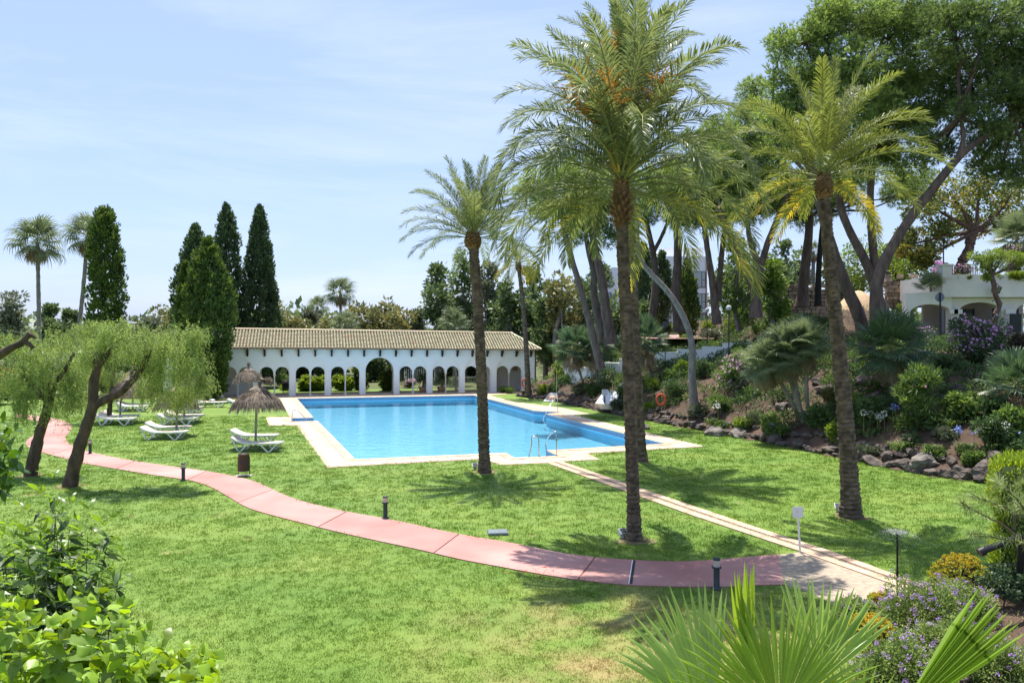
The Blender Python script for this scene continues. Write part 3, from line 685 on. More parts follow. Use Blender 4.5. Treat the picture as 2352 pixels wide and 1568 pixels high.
# brackets
for k in range(19):
    u = -.62+k*(8*PB+1.1)/18; m = MB()
    q = [A3(np.array(u+a_), np.array(v_), np.array(w_)) for a_ in (-.07, .07) for v_, w_ in ((0, 3.66), (0, 3.14), (-.16, 3.14), (-.2, 3.3), (-.44, 3.52), (-.44, 3.68))]
    m.add(q, [[0, 1, 2, 3], [0, 3, 4, 5], [9, 8, 7, 6], [11, 10, 9, 6]]); 
    m.add(q, [[1, 0, 6, 7], [2, 1, 7, 8], [3, 2, 8, 9], [4, 3, 9, 10], [5, 4, 10, 11], [0, 5, 11, 6]]); m.build('eave_bracket', M_beam, arc)
# roof
RU0, RU1 = -1.12*PB-.25, 8*PB+1.3; RW, EW = 5.28, 3.84; RV = 2.35; HP = 1.9
m = MB(); q = [A3(np.array(u), np.array(v), np.array(w_)) for u, v, w_ in ((RU0, -.5, EW-.1), (RU1, -.5, EW-.1), (RU1, 5.1, EW-.1), (RU0, 5.1, EW-.1), (RU0+.5, RV, RW-.08), (RU1-HP, RV, RW-.08))]
m.add(q, [[0, 1, 5, 4], [2, 3, 4, 5]]); m.add(q, [[1, 2, 5], [3, 0, 4], [0, 3, 1], [1, 3, 2]]); m.build('roof', M_roofbase, arc)
def tile_run(mb, P0, P1, Uv, Nv, wd, nrow):
    """a column of overlapping barrel tiles from eave point P0 to ridge point P1"""
    d = (P1-P0)/nrow; seg = 6
    for r in range(nrow):
        a = np.linspace(0, PI, seg+1); rr = random.random()
        if rr > .93: rr = 1
        else: rr *= .6
        for_ = []
        rx = wd*.5*random.uniform(.92, 1.04); off = Uv*random.uniform(-.008, .008)
        for t, lift in ((0, .055), (1.1, .0)):
            for_ += [P0+off+d*(r+t)+Uv*math.cos(x)*rx*(1 if t == 0 else .86)+Nv*(math.sin(x)*rx*.95*(1 if t == 0 else .86)+lift) for x in a]
        k = np.arange(seg); mb.add(for_, np.stack([k, k+seg+1, k+seg+2, k+1], -1), 0, rr, True)
m = MB(); sp = .236; nu = int((RU1-RU0)/sp)
for k in range(nu):
    u = RU0+.1+k*sp; t = 1.0
    if u > RU1-HP: t = (RU1-u)/HP
    if u < RU0+.5: t = max(.1, (u-RU0)/.5)
    if t < .06: continue
    P0 = A3(np.array(u), np.array(-.52), np.array(EW-.07)); P1 = A3(np.array(u), np.array(-.5+(RV+.5)*t), np.array(EW-.07+(RW-EW)*t))
    Nv = unit(np.cross(AU, P1-P0)); tile_run(m, P0, P1, AU, Nv, .15, max(1, round(13*t)))
for k in range(int(5.4/sp)):
    v = -.45+k*sp; t = 1-abs(v-RV)/(RV+.5)
    if t < .06: continue
    P0 = A3(np.array(RU1+.02), np.array(v), np.array(EW-.07)); P1 = A3(np.array(RU1-HP*t), np.array(v), np.array(EW-.07+(RW-EW)*t)); tile_run(m, P0, P1, AV, unit(np.cross(AV, P1-P0)), .15, max(1, round(11*t)))
m.build('roof_tile', M_tile, arc, kind='stuff')
m = MB(); m.tube([A3(np.array(RU0+.4), np.array(RV), np.array(RW)), A3(np.array(RU1-HP+.1), np.array(RV), np.array(RW))], .09, 8)
m.tube([A3(np.array(RU1-HP), np.array(RV), np.array(RW)), A3(np.array(RU1), np.array(-.5), np.array(EW))], .075, 8); m.build('ridge_tile', M_tile, arc)

# ---------------------------------------------------------------- white apartment block beyond the pines
bd = thing('white_building', 'flat roofed white apartment block glimpsed between the pine trunks', 'building', (0, 0, 0))
def pbox(mb, x0, x1, y0, y1, d, dep, mat=0):
    a = P(x0, y1, d); b = P(x1, y0, d); mb.box(((a[0]+b[0])/2, d+dep/2, (a[2]+b[2])/2), (b[0]-a[0], dep, b[2]-a[2]), mat=mat)
m = MB(); pbox(m, 1500, 1624, 589, 790, 90, 14); pbox(m, 1385, 1420, 614, 790, 93, 14); pbox(m, 1330, 1386, 700, 790, 95, 12); pbox(m, 1420, 1500, 610, 790, 96, 9); m.build('wall', M_white, bd)
m = MB(); pbox(m, 1524, 1616, 569, 588.5, 92, 9); m.build('roof_storey', M_white, bd)
m = MB(); pbox(m, 1552, 1583, 577, 588, 91.9, .1); m.build('shutter', M_plastic, bd); m = MB(); pbox(m, 1590, 1607, 577, 588, 91.9, .1); m.build('shutter', M_plastic, bd)
for (x0, x1, y0, y1, d) in ((1590, 1620.5, 623, 660, 90), (1590, 1620.5, 674, 708, 90), (1590, 1621, 722, 760, 90), (1392, 1405, 624, 660, 93), (1392, 1405, 672, 706, 93), (1345, 1360, 712, 740, 95), (1540, 1556, 640, 700, 90)):
    m = MB(); pbox(m, x0, x1, y0, y1, d-.12, .1); f_ = m.build('window', M_dark, bd)
    cut = (x0+.72*(x1-x0)); m = MB(); pbox(m, x0+1.2, cut-.7, y0+1.2, y1-1.2, d-.15, .04); pbox(m, cut+.7, x1-1.2, y0+1.2, (y0+y1)/2+1, d-.15, .04); pbox(m, cut+.7, x1-1.2, (y0+y1)/2+2.2, y1-1.2, d-.15, .04); m.build('pane', M_curtain, f_)
m = MB(); pbox(m, 1590, 1622, 712, 717, 89.5, .5); m.build('trim', [M_white, M_terra], bd); m = MB(); pbox(m, 1621.5, 1624.3, 590, 790, 89.9, .1, 1); m.build('trim', [M_white, M_terra], bd)
# fence at its foot
fn = thing('wooden_fence', 'dark brown plank fence at the foot of the white apartment block', 'fence')
for k in range(22):
    m = MB(); x = 1600+k*2.6; pbox(m, x, x+2.3, 738-random.uniform(0, 1), 764, 80, .05); m.build('board', M_beam, fn)

# ---------------------------------------------------------------- villa with terrace at the right
D0 = 50.0
vi = thing('villa', 'pale villa with arched ground floor and planted roof terrace at the right edge', 'house')
def VX(px): return (px-CX)*D0/FPX
def VZ(py): return EYE-(py-HZ)*D0/FPX
def vwall(mb, x0, x1, ops, ztop, z0, y0, th, mat=0, n=20):
    us, hs = [x0], [z0]
    for (a, b, sp, ap_) in ops:
        us += [a, a]; hs += [z0, sp]
        for k in range(1, n): t = PI-PI*k/n; us.append((a+b)/2+(b-a)/2*math.cos(t)); hs.append(sp+(ap_-sp)*math.sin(t))
        us += [b, b]; hs += [sp, z0]
    us.append(x1); hs.append(z0); us = np.array(us); hs = np.array(hs); n_ = len(us)
    tp = np.full(n_, ztop) if np.isscalar(ztop) else np.interp(us, [x0, x1], ztop)
    F0 = np.c_[us, np.full(n_, y0), hs]; F1 = np.c_[us, np.full(n_, y0), tp]; B0 = F0+(0, th, 0); B1 = F1+(0, th, 0); a = np.arange(n_-1); q = a[us[1:]-us[:-1] > 1e-6]
    mb.add(np.r_[F0, F1], np.stack([q, q+1, q+1+n_, q+n_], -1), mat); mb.add(np.r_[B0, B1], np.stack([q+1, q, q+n_, q+1+n_], -1), mat)
    u_ = a[(hs[1:] > z0+.01) | (hs[:-1] > z0+.01)]; mb.add(np.r_[F0, B0], np.stack([u_+n_, u_+1+n_, u_+1, u_], -1), mat); mb.add(np.r_[F1, B1], np.stack([a, a+1, a+1+n_, a+n_], -1), mat)
    mb.add([F0[0], F1[0], B1[0], B0[0], F0[-1], F1[-1], B1[-1], B0[-1]], [[0, 1, 2, 3], [7, 6, 5, 4]], mat)
ZG = 4.2
m = MB(); vwall(m, VX(2076), VX(2181), [(VX(2086), VX(2180), VZ(719), VZ(699))], (VZ(674), VZ(668)), ZG, D0-.25, .5)
vwall(m, VX(2181.5), VX(2480), [(VX(2203), VX(2300), VZ(715), VZ(694)), (VX(2334), VX(2430), VZ(715), VZ(694))], VZ(684), ZG, D0, .5); m.build('arcade_wall', M_villa, vi)
m = MB(); z0, z1 = VZ(683), VZ(632); m.box(((VX(2155)+VX(2480))/2, D0+2.2, (z0+z1)/2), (VX(2480)-VX(2155), 5.4, z1-z0)); m.build('terrace_block', M_villa, vi)
m = MB(); m.box((VX(2165), D0-.2, (VZ(611)+VZ(640))/2), (.62, .7, VZ(611)-VZ(640))); m.box((VX(2165), D0-.2, VZ(610)), (.75, .82, .1)); m.build('pillar', M_villa, vi)
for px in (2182, 2192, 2310): 
    m = MB(); m.box((VX(px), D0-.36, VZ(716)), (.55, .2, .3)); m.build('capital', M_villa, vi)
m = MB(); m.box((VX(2330), D0+4.6, (VZ(684)+ZG)/2), (7.2, .2, VZ(684)-ZG)); m.build('rear_wall', M_villa, vi)
gw = None
for (a, b) in ((2212, 2222), (2224, 2250), (2252, 2290), (2338, 2352), (2355, 2400)):
    m = MB(); m.box(((VX(a)+VX(b))/2, D0+2.6, (VZ(706)+VZ(764))/2), (VX(b)-VX(a), .06, VZ(706)-VZ(764))); gw = m.build('window', M_glass, vi)
for a in (2211, 2223, 2251, 2291, 2337, 2353.5): m = MB(); m.box((VX(a), D0+2.55, (VZ(704)+VZ(766))/2), (.06, .08, VZ(704)-VZ(766))); m.build('window_bar', M_dark, vi)
m = MB(); m.box(((VX(2304)+VX(2329))/2, D0-.7, (VZ(721)+VZ(764))/2), (VX(2329)-VX(2304), .1, VZ(721)-VZ(764))); m.build('screen_panel', M_dark, vi)
m = MB(); m.box((VX(2345), D0-.05, VZ(773)), (1.6, .3, .5)); m.box((VX(2345), D0-.06, VZ(766)), (1.7, .36, .06), mat=1); m.box((VX(2347), D0+2.5, VZ(724)), (.35, .03, .25), mat=0); m.build('low_wall', [M_villa, M_terra], vi)
rail = thing('terrace_railing', 'black iron railing on the villa terrace edge right of the white pillar', 'railing', (0, 0, 0))
for k in range(17):
    x = VX(2178)+k*(VX(2238)-VX(2178))/16; m = MB(); m.bar((x, D0-.3, VZ(638)), (x, D0-.3, VZ(611)), .035); m.build('baluster', M_dark, rail)
m = MB(); m.bar((VX(2176), D0-.3, VZ(611)), (VX(2240), D0-.3, VZ(608)), .05); m.bar((VX(2176), D0-.3, VZ(636)), (VX(2240), D0-.3, VZ(634)), .04); m.build('rail', M_dark, rail)
# lantern
ln = thing('wall_lantern', 'black iron lantern on a scrolled bracket fixed to the villa wall', 'lantern', (VX(2268), D0-1.0, VZ(675)))
m = MB(); m.lathe([(.0, .62), (.05, .6), (.03, .55), (.12, .5), (.30, .36), (.33, .34), (.30, .33)], sides=6, smooth=False); m.lathe([(.16, -.04), (.17, 0), (.15, .0)], sides=6, smooth=False)
for k in range(6): a = k*PI/3; m.bar((.15*math.cos(a), .15*math.sin(a), 0), (.29*math.cos(a), .29*math.sin(a), .34), .025)
m.build('frame', M_dark, ln); m = MB(); m.lathe([(0, 0), (.14, 0), (.27, .33), (0, .33)], sides=6, smooth=False); m.build('glass', M_glass, ln)
m = MB(); m.tube([(0, 0, -.04), (0, .1, -.12), (.1, .2, -.1), (.2, .45, -.3), (.3, .95, -.5)], .025, 6); m.tube([(0.02, .05, -.1), (.12, .12, -.22), (.22, .2, -.12), (.14, .24, -.04)], .018, 6); m.build('bracket', M_dark, ln)

# retaining wall of dry stone, each stone a piece
rw = thing('stone_retaining_wall', 'dry stone retaining wall of rough ochre blocks behind the pines', 'wall')
cnt = 0
for (xa, xb, ya, yb, yt, d) in ((1776, 1905, 712, 712, 655, 54), (2040, 2152, 690, 674, 634, 55.5)):
    X0, X1 = P(xa, 0, d)[0], P(xb, 0, d)[0]; Zb = P(0, max(ya, yb), d)[2]-.5; Zt = P(0, yt, d)[2]
    m = MB(); m.box(((X0+X1)/2, d+.35, (Zb+Zt)/2-.15), (X1-X0-.1, .5, Zt-Zb-.3)); m.build('backing', M_earth, rw)
    rowh = .27; r = 0; z = Zb
    while z < Zt-.05:
        x = X0-random.uniform(0, .3); zt = z+rowh*random.uniform(.85, 1.15)
        while x < X1:
            w_ = random.uniform(.3, .75)
            if cnt < 300 and not (zt > Zt-.3 and random.random() < .25):
                mm = MB(); hh = (zt-z)*random.uniform(.82, .98); mm.box((0, 0, 0), (w_*.95, .34, hh), rz=random.uniform(-.05, .05), ry=random.uniform(-.05, .05), taper=random.uniform(.86, .98), rnd=random.random())
                mm.build('stone', MATS.get('wallstone') or pm('wallstone', (.42, .30, .19), (.22, .17, .13), 4, .9, .8, 14, rnd=.3, world=True), rw, loc=(x+w_/2, d+random.uniform(-.04, .04), (z+zt)/2)); cnt += 1
            x += w_
        z = zt
# sand heap
def rockmesh(seed, sub=4, k=.35, flat=.75):
    bmm = bmesh.new(); bmesh.ops.create_icosphere(bmm, subdivisions=sub, radius=1)
    rs = random.Random(seed); pl = [(Vector((rs.gauss(0, 1), rs.gauss(0, 1), rs.gauss(0, 1))).normalized(), rs.uniform(.55, .88)) for _ in range(20)]
    for v in bmm.verts:
        p = v.co.copy()
        for nrm, d in pl:
            t = p.dot(nrm)
            if t > d: p -= nrm*(t-d)*.95
        p *= 1+k*.35*mnoise.noise(p*2.2+Vector((seed*3.1, 0, 0)))+.10*mnoise.noise(p*4.5+Vector((seed, 2, 0)))+.06*mnoise.noise(p*10+Vector((seed, 5, 0)))
        p.z *= flat; v.co = p
    me = bpy.data.meshes.new('rock'); bmm.to_mesh(me); bmm.free()
    at = me.attributes.new('rnd', 'FLOAT', 'FACE'); at.data.foreach_set('value', np.full(len(me.polygons), .5, np.float32))
    return me
RK = [rockmesh(s) for s in range(9)]
for i, r_ in enumerate(RK): r_.materials.append(M_rockwhite if i in (2, 6) else M_rock)
def place_rock(k, loc, sx, sy, sz, rz, label, group=None):
    o = bpy.data.objects.new('rock', RK[k]); C.objects.link(o); o.location = tuple(loc); o.scale = (sx, sy, sz); o.rotation_euler = (random.uniform(-.2, .2), random.uniform(-.2, .2), rz); tag(o, label, 'rock', group); return o
q = P(1972, 676, 57)
M_sand = pm('sand', (.50, .34, .20), (.58, .42, .26), 3, .95, .8, 12, world=True)
m = MB(); m.lathe([(2.2, -2.0), (1.6, -1), (1.0, -.3), (.5, .1), (.2, .25), (0, .3)], sides=24, jit=.06); m.build('sand_heap', M_sand, loc=q, label='heap of ochre sand behind the pine trunks beside the dry stone wall', cat='sand heap')
# ---------------------------------------------------------------- palms
def palm_trunk(mb, pts, r0, r1, mat=0, rings=None, sides=12):
    pts = resample(smooth(np.asarray(pts), 3), rings or 150); n = len(pts); t = np.linspace(0, 1, n)
    r = r0+(r1-r0)*t+r0*.35*np.exp(-t*22); r = r*(1+.05*((np.arange(n) % 2)*2-1)+rng.uniform(-.04, .04, n))
    f_ = rng.random(n*sides); mb.tube(pts, r, sides, mat, jit=.07, smooth=False, rnd=rng.random((n-1)*sides))
    return pts
def frond_mesh(name, e0, L, bend, mats, wl=.54, npair=112, seed=0, droop=.35, lw=.027, yellow=.0):
    """pinnate frond leaving the origin towards +X at elevation e0, bending down"""
    rs = np.random.default_rng(seed); mb = MB(); n = 22; ds = L/(n-1); p = np.zeros(3); e = e0; pts = [p.copy()]; side = rs.uniform(-.12, .12)
    for i in range(n-1):
        t = i/(n-1); e -= bend*(.12+1.76*t)/(n-1); p = p+ds*np.array((math.cos(e), side*t, math.sin(e))); pts.append(p.copy())
    pts = np.array(pts); mb.tube(pts, np.linspace(.026, .005, n), 4, 0, cap=False, rnd=.5)
    t = np.linspace(.13, .995, npair); base_ = np.stack([np.interp(t, np.linspace(0, 1, n), pts[:, k]) for k in range(3)], 1)
    tan = unit(np.stack([np.interp(t, np.linspace(0, 1, n), np.gradient(pts[:, k])) for k in range(3)], 1)); sx = unit(np.cross(tan, (0, 0, 1))); upv = np.cross(sx, tan)
    ln = wl*np.interp(t, [.1, .25, .6, .9, 1], [.45, .9, 1, .72, .45])
    for sgn in (-1, 1):
        ang = np.interp(t, [0, 1], [1.05, .5])[:, None]+rs.normal(0, .07, (npair, 1)); lift = rs.normal(.28, .22, (npair, 1))
        D = unit(tan*np.cos(ang)+sgn*sx*np.sin(ang)+upv*lift); B = base_+rs.normal(0, .004, (npair, 3)); l = (ln*rs.uniform(.88, 1.1, npair))[:, None]
        wd = unit(np.cross(D, upv+sx*rs.normal(0, .4, (npair, 1))))*lw/2; mid = B+D*l*.4; m2 = B+D*l*.78-np.array((0, 0, 1))*l*droop*.25; tip = B+D*l-np.array((0, 0, 1))*l*droop*.7
        v = np.stack([B, mid+wd, mid-wd, m2+wd*.7, m2-wd*.7, tip], 1).reshape(-1, 3); k = np.arange(npair)[:, None]*6
        r_ = np.clip(rs.uniform(0, .6, npair)+yellow*(rs.random(npair) < .5), 0, 1)
        mb.add(v, np.concatenate([k+[0, 1, 2], k+[3, 5, 4]]), 1, np.tile(r_, 2)); mb.add(v, k+[1, 3, 4, 2], 1, r_)
    return mb.mesh(name, mats)
FR = {}
for key, mats in (('a', [M_rachis, M_frond]), ('b', [M_rachis, M_frondy])):
    FR[key] = [frond_mesh('frond', R(e), 3.6, R(b), mats, seed=i, yellow=(.02 if key == 'a' else .12)+(.5 if e < 10 else 0)*(i % 2)) for i, (e, b) in enumerate(((88, 26), (82, 48), (74, 75), (64, 98), (54, 115), (44, 122), (34, 120), (22, 110), (8, 95), (-8, 82), (-30, 58), (-48, 38)))]
FR['c'] = [frond_mesh('frond', R(e), 3.6, R(b), [M_rachis, M_frond], seed=i+30, yellow=.05, droop=.25) for i, (e, b) in enumerate(((88, 14), (82, 26), (74, 40), (64, 52), (54, 62), (44, 68), (34, 70), (22, 70), (8, 62), (-8, 55), (-30, 45), (-48, 35)))]
FR['d'] = [frond_mesh('frond', R(e), 3.6, R(b), [M_rachis, M_frondy], seed=i+50, yellow=.12+(.5 if e < 10 else 0)*(i % 2), droop=.25) for i, (e, b) in enumerate(((88, 18), (82, 32), (74, 48), (64, 62), (54, 74), (44, 80), (34, 82), (22, 80), (8, 72), (-8, 60), (-30, 45), (-48, 35)))]
def date_palm(label, pts, r0, r1, Rr, nf, key='a', emin=-35, emax=88, stalks=0, bulb=.5, rise=.0, seed=1, yaw=0, stalkcol=0, gap=None, floodname=None):
    pts = [np.asarray(p) for p in pts]; b0 = pts[0].copy(); rs = random.Random(seed)
    t = thing('date_palm', label, 'palm tree', b0, group='date palms on the lawn')
    m = MB(); pp = palm_trunk(m, [p-b0 for p in pts], r0, r1); m.build('trunk', M_bark, t)
    top = pts[-1]-b0
    m = MB()      # the pineapple of cut frond bases under the crown
    nb = 90
    for k in range(nb):
        h = k/nb; a = k*2.39996; rr = r1*(1.0+bulb*math.sin(PI*min(1, h*1.15+.12)))*1.1; z = (h-.55)*bulb*1.6
        c = top+np.array((math.cos(a)*rr*.75, math.sin(a)*rr*.75, z)); d = np.array((math.cos(a)*.8, math.sin(a)*.8, .75)); m.bar(c-d*.05, c+d*rr*.55, r1*.42, r1*.22)
    m.lathe([(r1, -bulb), (r1*1.35, -bulb*.3), (r1*1.35, bulb*.5), (r1*.5, bulb*.9)], top, 10); m.build('frond_base', M_boot, t, kind='stuff')
    es = [88, 82, 74, 64, 54, 44, 34, 22, 8, -8, -30, -48]
    for k in range(nf):
        f = (k+.5)/nf; front = math.sin(k*2.39996+yaw) < -.45
        if front and f > .68: continue
        e = emax+(emin-emax)*f**1.1; a = k*2.39996+rs.uniform(-.2, .2)+yaw; i = min(range(12), key=lambda q: abs(es[q]-e+rs.uniform(-4, 4)))
        o = bpy.data.objects.new('frond', FR[key][i]); C.objects.link(o); o.parent = t; o.location = tuple(top+np.array((math.cos(a)*.08, math.sin(a)*.08, bulb*(.75-.5*f)+rise*(1-f))))
        o.rotation_euler = (rs.uniform(-.25, .25), R(-(e-es[i])*.6), a); s = Rr/3.6*rs.uniform(.88, 1.08); o.scale = (s, s, s)
    for k in range(stalks):
        a = rs.uniform(0, 2*PI) if k > 2 else (PI*1.1, -.5, PI*1.35)[k]; m = MB(); s0 = np.array((math.cos(a)*.15, math.sin(a)*.15, bulb)); tipc = s0+np.array((math.cos(a)*.75, math.sin(a)*.55, 1.75*Rr/3.6+rs.uniform(-.3, .35)))
        m.tube([s0, (s0+tipc)/2+(0, 0, .12), tipc], [.03, .025, .015], 5)
        for q in range(60):
            d = unit(np.array((rs.gauss(0, .55)+math.cos(a)*.35, rs.gauss(0, .55)+math.sin(a)*.35, rs.uniform(.0, 1.0)))); l = rs.uniform(.35, .75)
            st = s0+(tipc-s0)*rs.uniform(.6, 1); m.tube([st, st+d*l*.5, st+d*l-(0, 0, .12*l)], [.015, .017, .012], 3, cap=False, rnd=rs.random())
        m.build('fruit_stalk', M_flower_or, t, loc=tuple(top))
    return t
d1 = FPX*EYE/(1084-HZ); d2 = FPX*EYE/(1240-HZ); d3 = FPX*EYE/(1058-HZ); d4 = FPX*EYE/(1187-HZ)
date_palm('slender date palm beside the near edge of the pool, dark curved trunk', [P(1113, 1084, d1), P(1108, 900, d1-.1), P(1098, 700, d1-.15), P(1086, 552, d1-.1)], .185, .17, 2.55, 50, key='c', emin=-8, seed=3, bulb=.32)
date_palm('tallest looking date palm in front, full crown with orange flower stalks', [P(1457, 1240, d2), P(1450, 1000, d2), P(1440, 750, d2), P(1431, 600, d2), P(1427, 462, d2)], .148, .132, 3.65, 70, emin=-12, stalks=6, bulb=.62, rise=.5, seed=5)
date_palm('very tall date palm behind the front one, crown reaching the top of the photo', [P(1472, 1058, d3), P(1462, 850, d3), P(1450, 600, d3), P(1444, 420, d3), P(1440, 235, d3)], .2, .18, 3.4, 62, key='c', emin=-4, stalks=3, bulb=.5, rise=.4, seed=8)
date_palm('leaning date palm on the right of the lawn with a thick ringed trunk', [P(1955, 1187, d4), P(1946, 1000, d4), P(1925, 780, d4), P(1905, 600, d4), P(1892, 425, d4)], .23, .13, 2.75, 44, key='d', emin=-18, bulb=.36, rise=.15, seed=12)
date_palm('small yellowing palm with a thin grey trunk at the right end of the arcade', [P(1214, 905, 58.5), P(1209, 800, 58.5), P(1202, 700, 58.5), P(1191, 612, 58.5)], .22, .14, 2.4, 34, key='b', emin=-48, bulb=.4, seed=17)

def fan_mesh(name, mats, rad=.75, nseg=30, spread=290, pet=.9, seed=0, split=.5, droop=.25, fold=.25, lw=1.0):
    """palmate leaf: petiole from the origin along +X, blade of folded segments"""
    rs = np.random.default_rng(seed); mb = MB(); mb.tube([(0, 0, 0), (pet*.5, 0, .04*pet), (pet, 0, 0)], [.02, .014, .01], 4, 0, cap=False, rnd=.5)
    hub = np.array((pet, 0, 0.)); ang = np.radians(np.linspace(-spread/2, spread/2, nseg)); da = np.radians(spread/nseg)
    for k, a in enumerate(ang):
        L = rad*(1-.22*(abs(a)/PI)**1.5)*rs.uniform(.93, 1.04); d = np.array((math.cos(a), math.sin(a), .12*math.cos(a*2))); s_ = np.array((-math.sin(a), math.cos(a), 0)); up = np.array((0, 0, 1.))
        wd = L*split*math.tan(da/2)*1.0*lw; m1 = hub+d*L*split; bent = rs.uniform(.5, 1.3)*droop
        m2 = hub+d*L*.8-up*L*bent*.25; tip = hub+d*L-up*L*bent*.8; ridge = m1+up*wd*fold*2; r2 = m2+up*wd*fold
        v = [hub, m1-s_*wd, ridge, m1+s_*wd, m2-s_*wd*.55, r2, m2+s_*wd*.55, tip]; r_ = rs.uniform(.1, .8)
        mb.add(v, [[0, 1, 2], [0, 2, 3], [4, 7, 5], [5, 7, 6]], 1, r_); mb.add(v, [[1, 4, 5, 2], [2, 5, 6, 3]], 1, r_*.9+.05)
    return mb.mesh(name, mats)
FANS = {'g': [fan_mesh('frond', [M_rachis, M_fan], seed=i) for i in range(3)], 'd': [fan_mesh('frond', [M_rachis, M_fand], seed=i+5) for i in range(3)], 'x': [fan_mesh('frond', [M_dead, M_dead], seed=i+9, droop=.8) for i in range(2)], 'w': [fan_mesh('frond', [M_rachis, M_fan], seed=i+12, rad=.95, pet=1.1, split=.42, droop=.9, nseg=24) for i in range(3)]}
def fan_palm(label, pts, r, size, nf, kind='g', emin=-40, dead=0, cat='fan palm', group=None, seed=0, name='fan_palm', mat=None, heads=None):
    b0 = np.asarray(pts[0][0] if heads else pts[0]).copy(); rs = random.Random(seed); t = thing(name, label, cat, b0, group=group)
    for path in (pts if heads else [pts]):
        path = [np.asarray(p)-b0 for p in path]; m = MB(); palm_trunk(m, path, r, r*.85, rings=34, sides=9); m.build('trunk', mat or M_greybark, t); top = path[-1]
        for k in range(nf+dead):
            if k < nf: f = k/nf; e = 85+(emin-85)*f; me = FANS[kind][k % len(FANS[kind])]
            else: e = rs.uniform(-80, -60); me = FANS['x'][k % 2]
            a = k*2.39996+rs.uniform(-.3, .3); o = bpy.data.objects.new('frond', me); C.objects.link(o); o.parent = t; o.location = tuple(top)
            o.rotation_euler = (rs.uniform(-.4, .4), -R(e), a); s = size*rs.uniform(.85, 1.12); o.scale = (s, s, s)
    return t
# ---------------------------------------------------------------- other trees
def limb(mb, a, b, r0, r1, wob=.08, n=6, mat=0, sides=7):
    a = np.asarray(a, float); b = np.asarray(b, float); L = np.linalg.norm(b-a); t = np.linspace(0, 1, n)[:, None]
    p = a+(b-a)*t+np.sin(t*PI)*rng.normal(0, wob*L, 3)*.6+rng.normal(0, wob*L*.15, (n, 3))*np.sin(t*PI); mb.tube(p, np.linspace(r0, r1, n), sides, mat, jit=.06); return p
def pine_crown(mb, mbw, blobs, seed, dens=1.0, needle=.2, attach=None, flat=.75, mat=0):
    """blobs: (centre, radius) big masses; each gets clumps, each clump gets needle tufts"""
    for c, r in blobs:
        c = np.asarray(c, float); n = int(max(7, 21*dens*(r/1.0)**2)); q, d = shell(c, (r, r, r*flat), n, .35)
        for k in range(n):
            cr = rng.uniform(.38, .62)*min(1, r/1.2+.3); nt_ = int((34 if mat == 0 and dens > 1 else 27)*(cr/.5)**2); tq, td = shell(q[k], (cr, cr, cr*.7), nt_, .45)
            td = unit(td+(0, 0, .45)+d[k]*.3); tufts(mb, tq, td, needle*1.1, 8, .42, .03, mat, np.clip(rng.random()*.5+rng.random(nt_)*.5, 0, 1))
            if attach is not None and rng.random() < .5: limb(mbw, attach(c), q[k], .035, .012, .06, 4, sides=4)
def pine(label, trunks, blobs, d, mats=(None, None), r=.2, seed=0, dens=1.0, needle=.2, name='pine_tree', cat='pine tree', limbs=True, base_z=None):
    """trunks: list of (pixel path bottom->top, radius px->m, depth); blobs: (px, py, rpx, ddepth)"""
    tr0 = trunks[0]; b0 = P(*tr0[0][0], d) if base_z is None else base_z
    t = thing(name, label, cat, b0, group='stone pines on the bank')
    mt = MB(); ends = []
    for path, r0, r1 in trunks:
        pts = resample(smooth(np.array([P(p[0], p[1], d+(p[2] if len(p) > 2 else 0)) for p in path]), 3), 22)-b0
        mt.tube(pts, np.linspace(r0, r1, 22)*(1+.25*np.exp(-np.linspace(0, 1, 22)*14)), 10, 0, jit=.07); ends.append(pts[-1]); mids = pts
    bl = [(P(x, y, d+dd)-b0, rp*(d+dd)/FPX) for x, y, rp, dd in blobs]
    mw = MB(); ends = np.array(ends)
    for c, rr in bl:
        e = ends[np.argmin(np.linalg.norm(ends-c, axis=1))]; limb(mt, e, c, .09, .03, .1, 7, sides=6)
    mt.build('trunk', mats[1] or M_pinebark, t)
    mc = MB(); wd = MB(); pine_crown(mc, wd, bl, seed, dens, needle, attach=lambda c: c)
    mc.build('crown', mats[0] or M_pine, t)
    if wd.v: wd.build('twig', mats[1] or M_pinebark, t, kind='stuff')
    return t
def terr_at(px, d):
    X = (px-CX)*d/FPX; return np.array((X, d, float(terr(np.array([X]), np.array([d]))[0][0])))
# big umbrella pines, upper right (left to right by crown)
pine('leaning grey pine trunk nearest the arcade, left of the tall palms', [([(1381, 846), (1357, 753), (1336, 670), (1319, 614), (1298, 549), (1290, 470)], .24, .15)], [(1270, 455, 42, 0), (1225, 430, 40, -1), (1300, 410, 45, .5), (1340, 450, 45, 1.5), (1250, 480, 36, 1.5), (1310, 500, 36, 0)], 46, needle=.26)
pine('dark pine with its trunk just left of the tall palm trunks, upright', [([(1405, 790), (1389, 701), (1382, 630), (1363, 563), (1358, 500)], .36, .2)], [(1360, 430, 50, 0), (1400, 390, 48, 1), (1330, 390, 42, 2), (1400, 470, 45, 0), (1345, 500, 42, 1), (1310, 545, 30, 0), (1400, 540, 36, 1)], 47, needle=.26, mats=(M_pine2, None))
pine('bent pine with two kinks standing between the leaning grey pine and its dark neighbour', [([(1386, 785), (1360, 668), (1367, 630), (1355, 591), (1345, 540)], .3, .16)], [(1345, 470, 40, 0), (1300, 490, 34, -1), (1375, 500, 36, 1)], 49, needle=.28, mats=(M_pine2, None))
hb = hit(1596, 940)
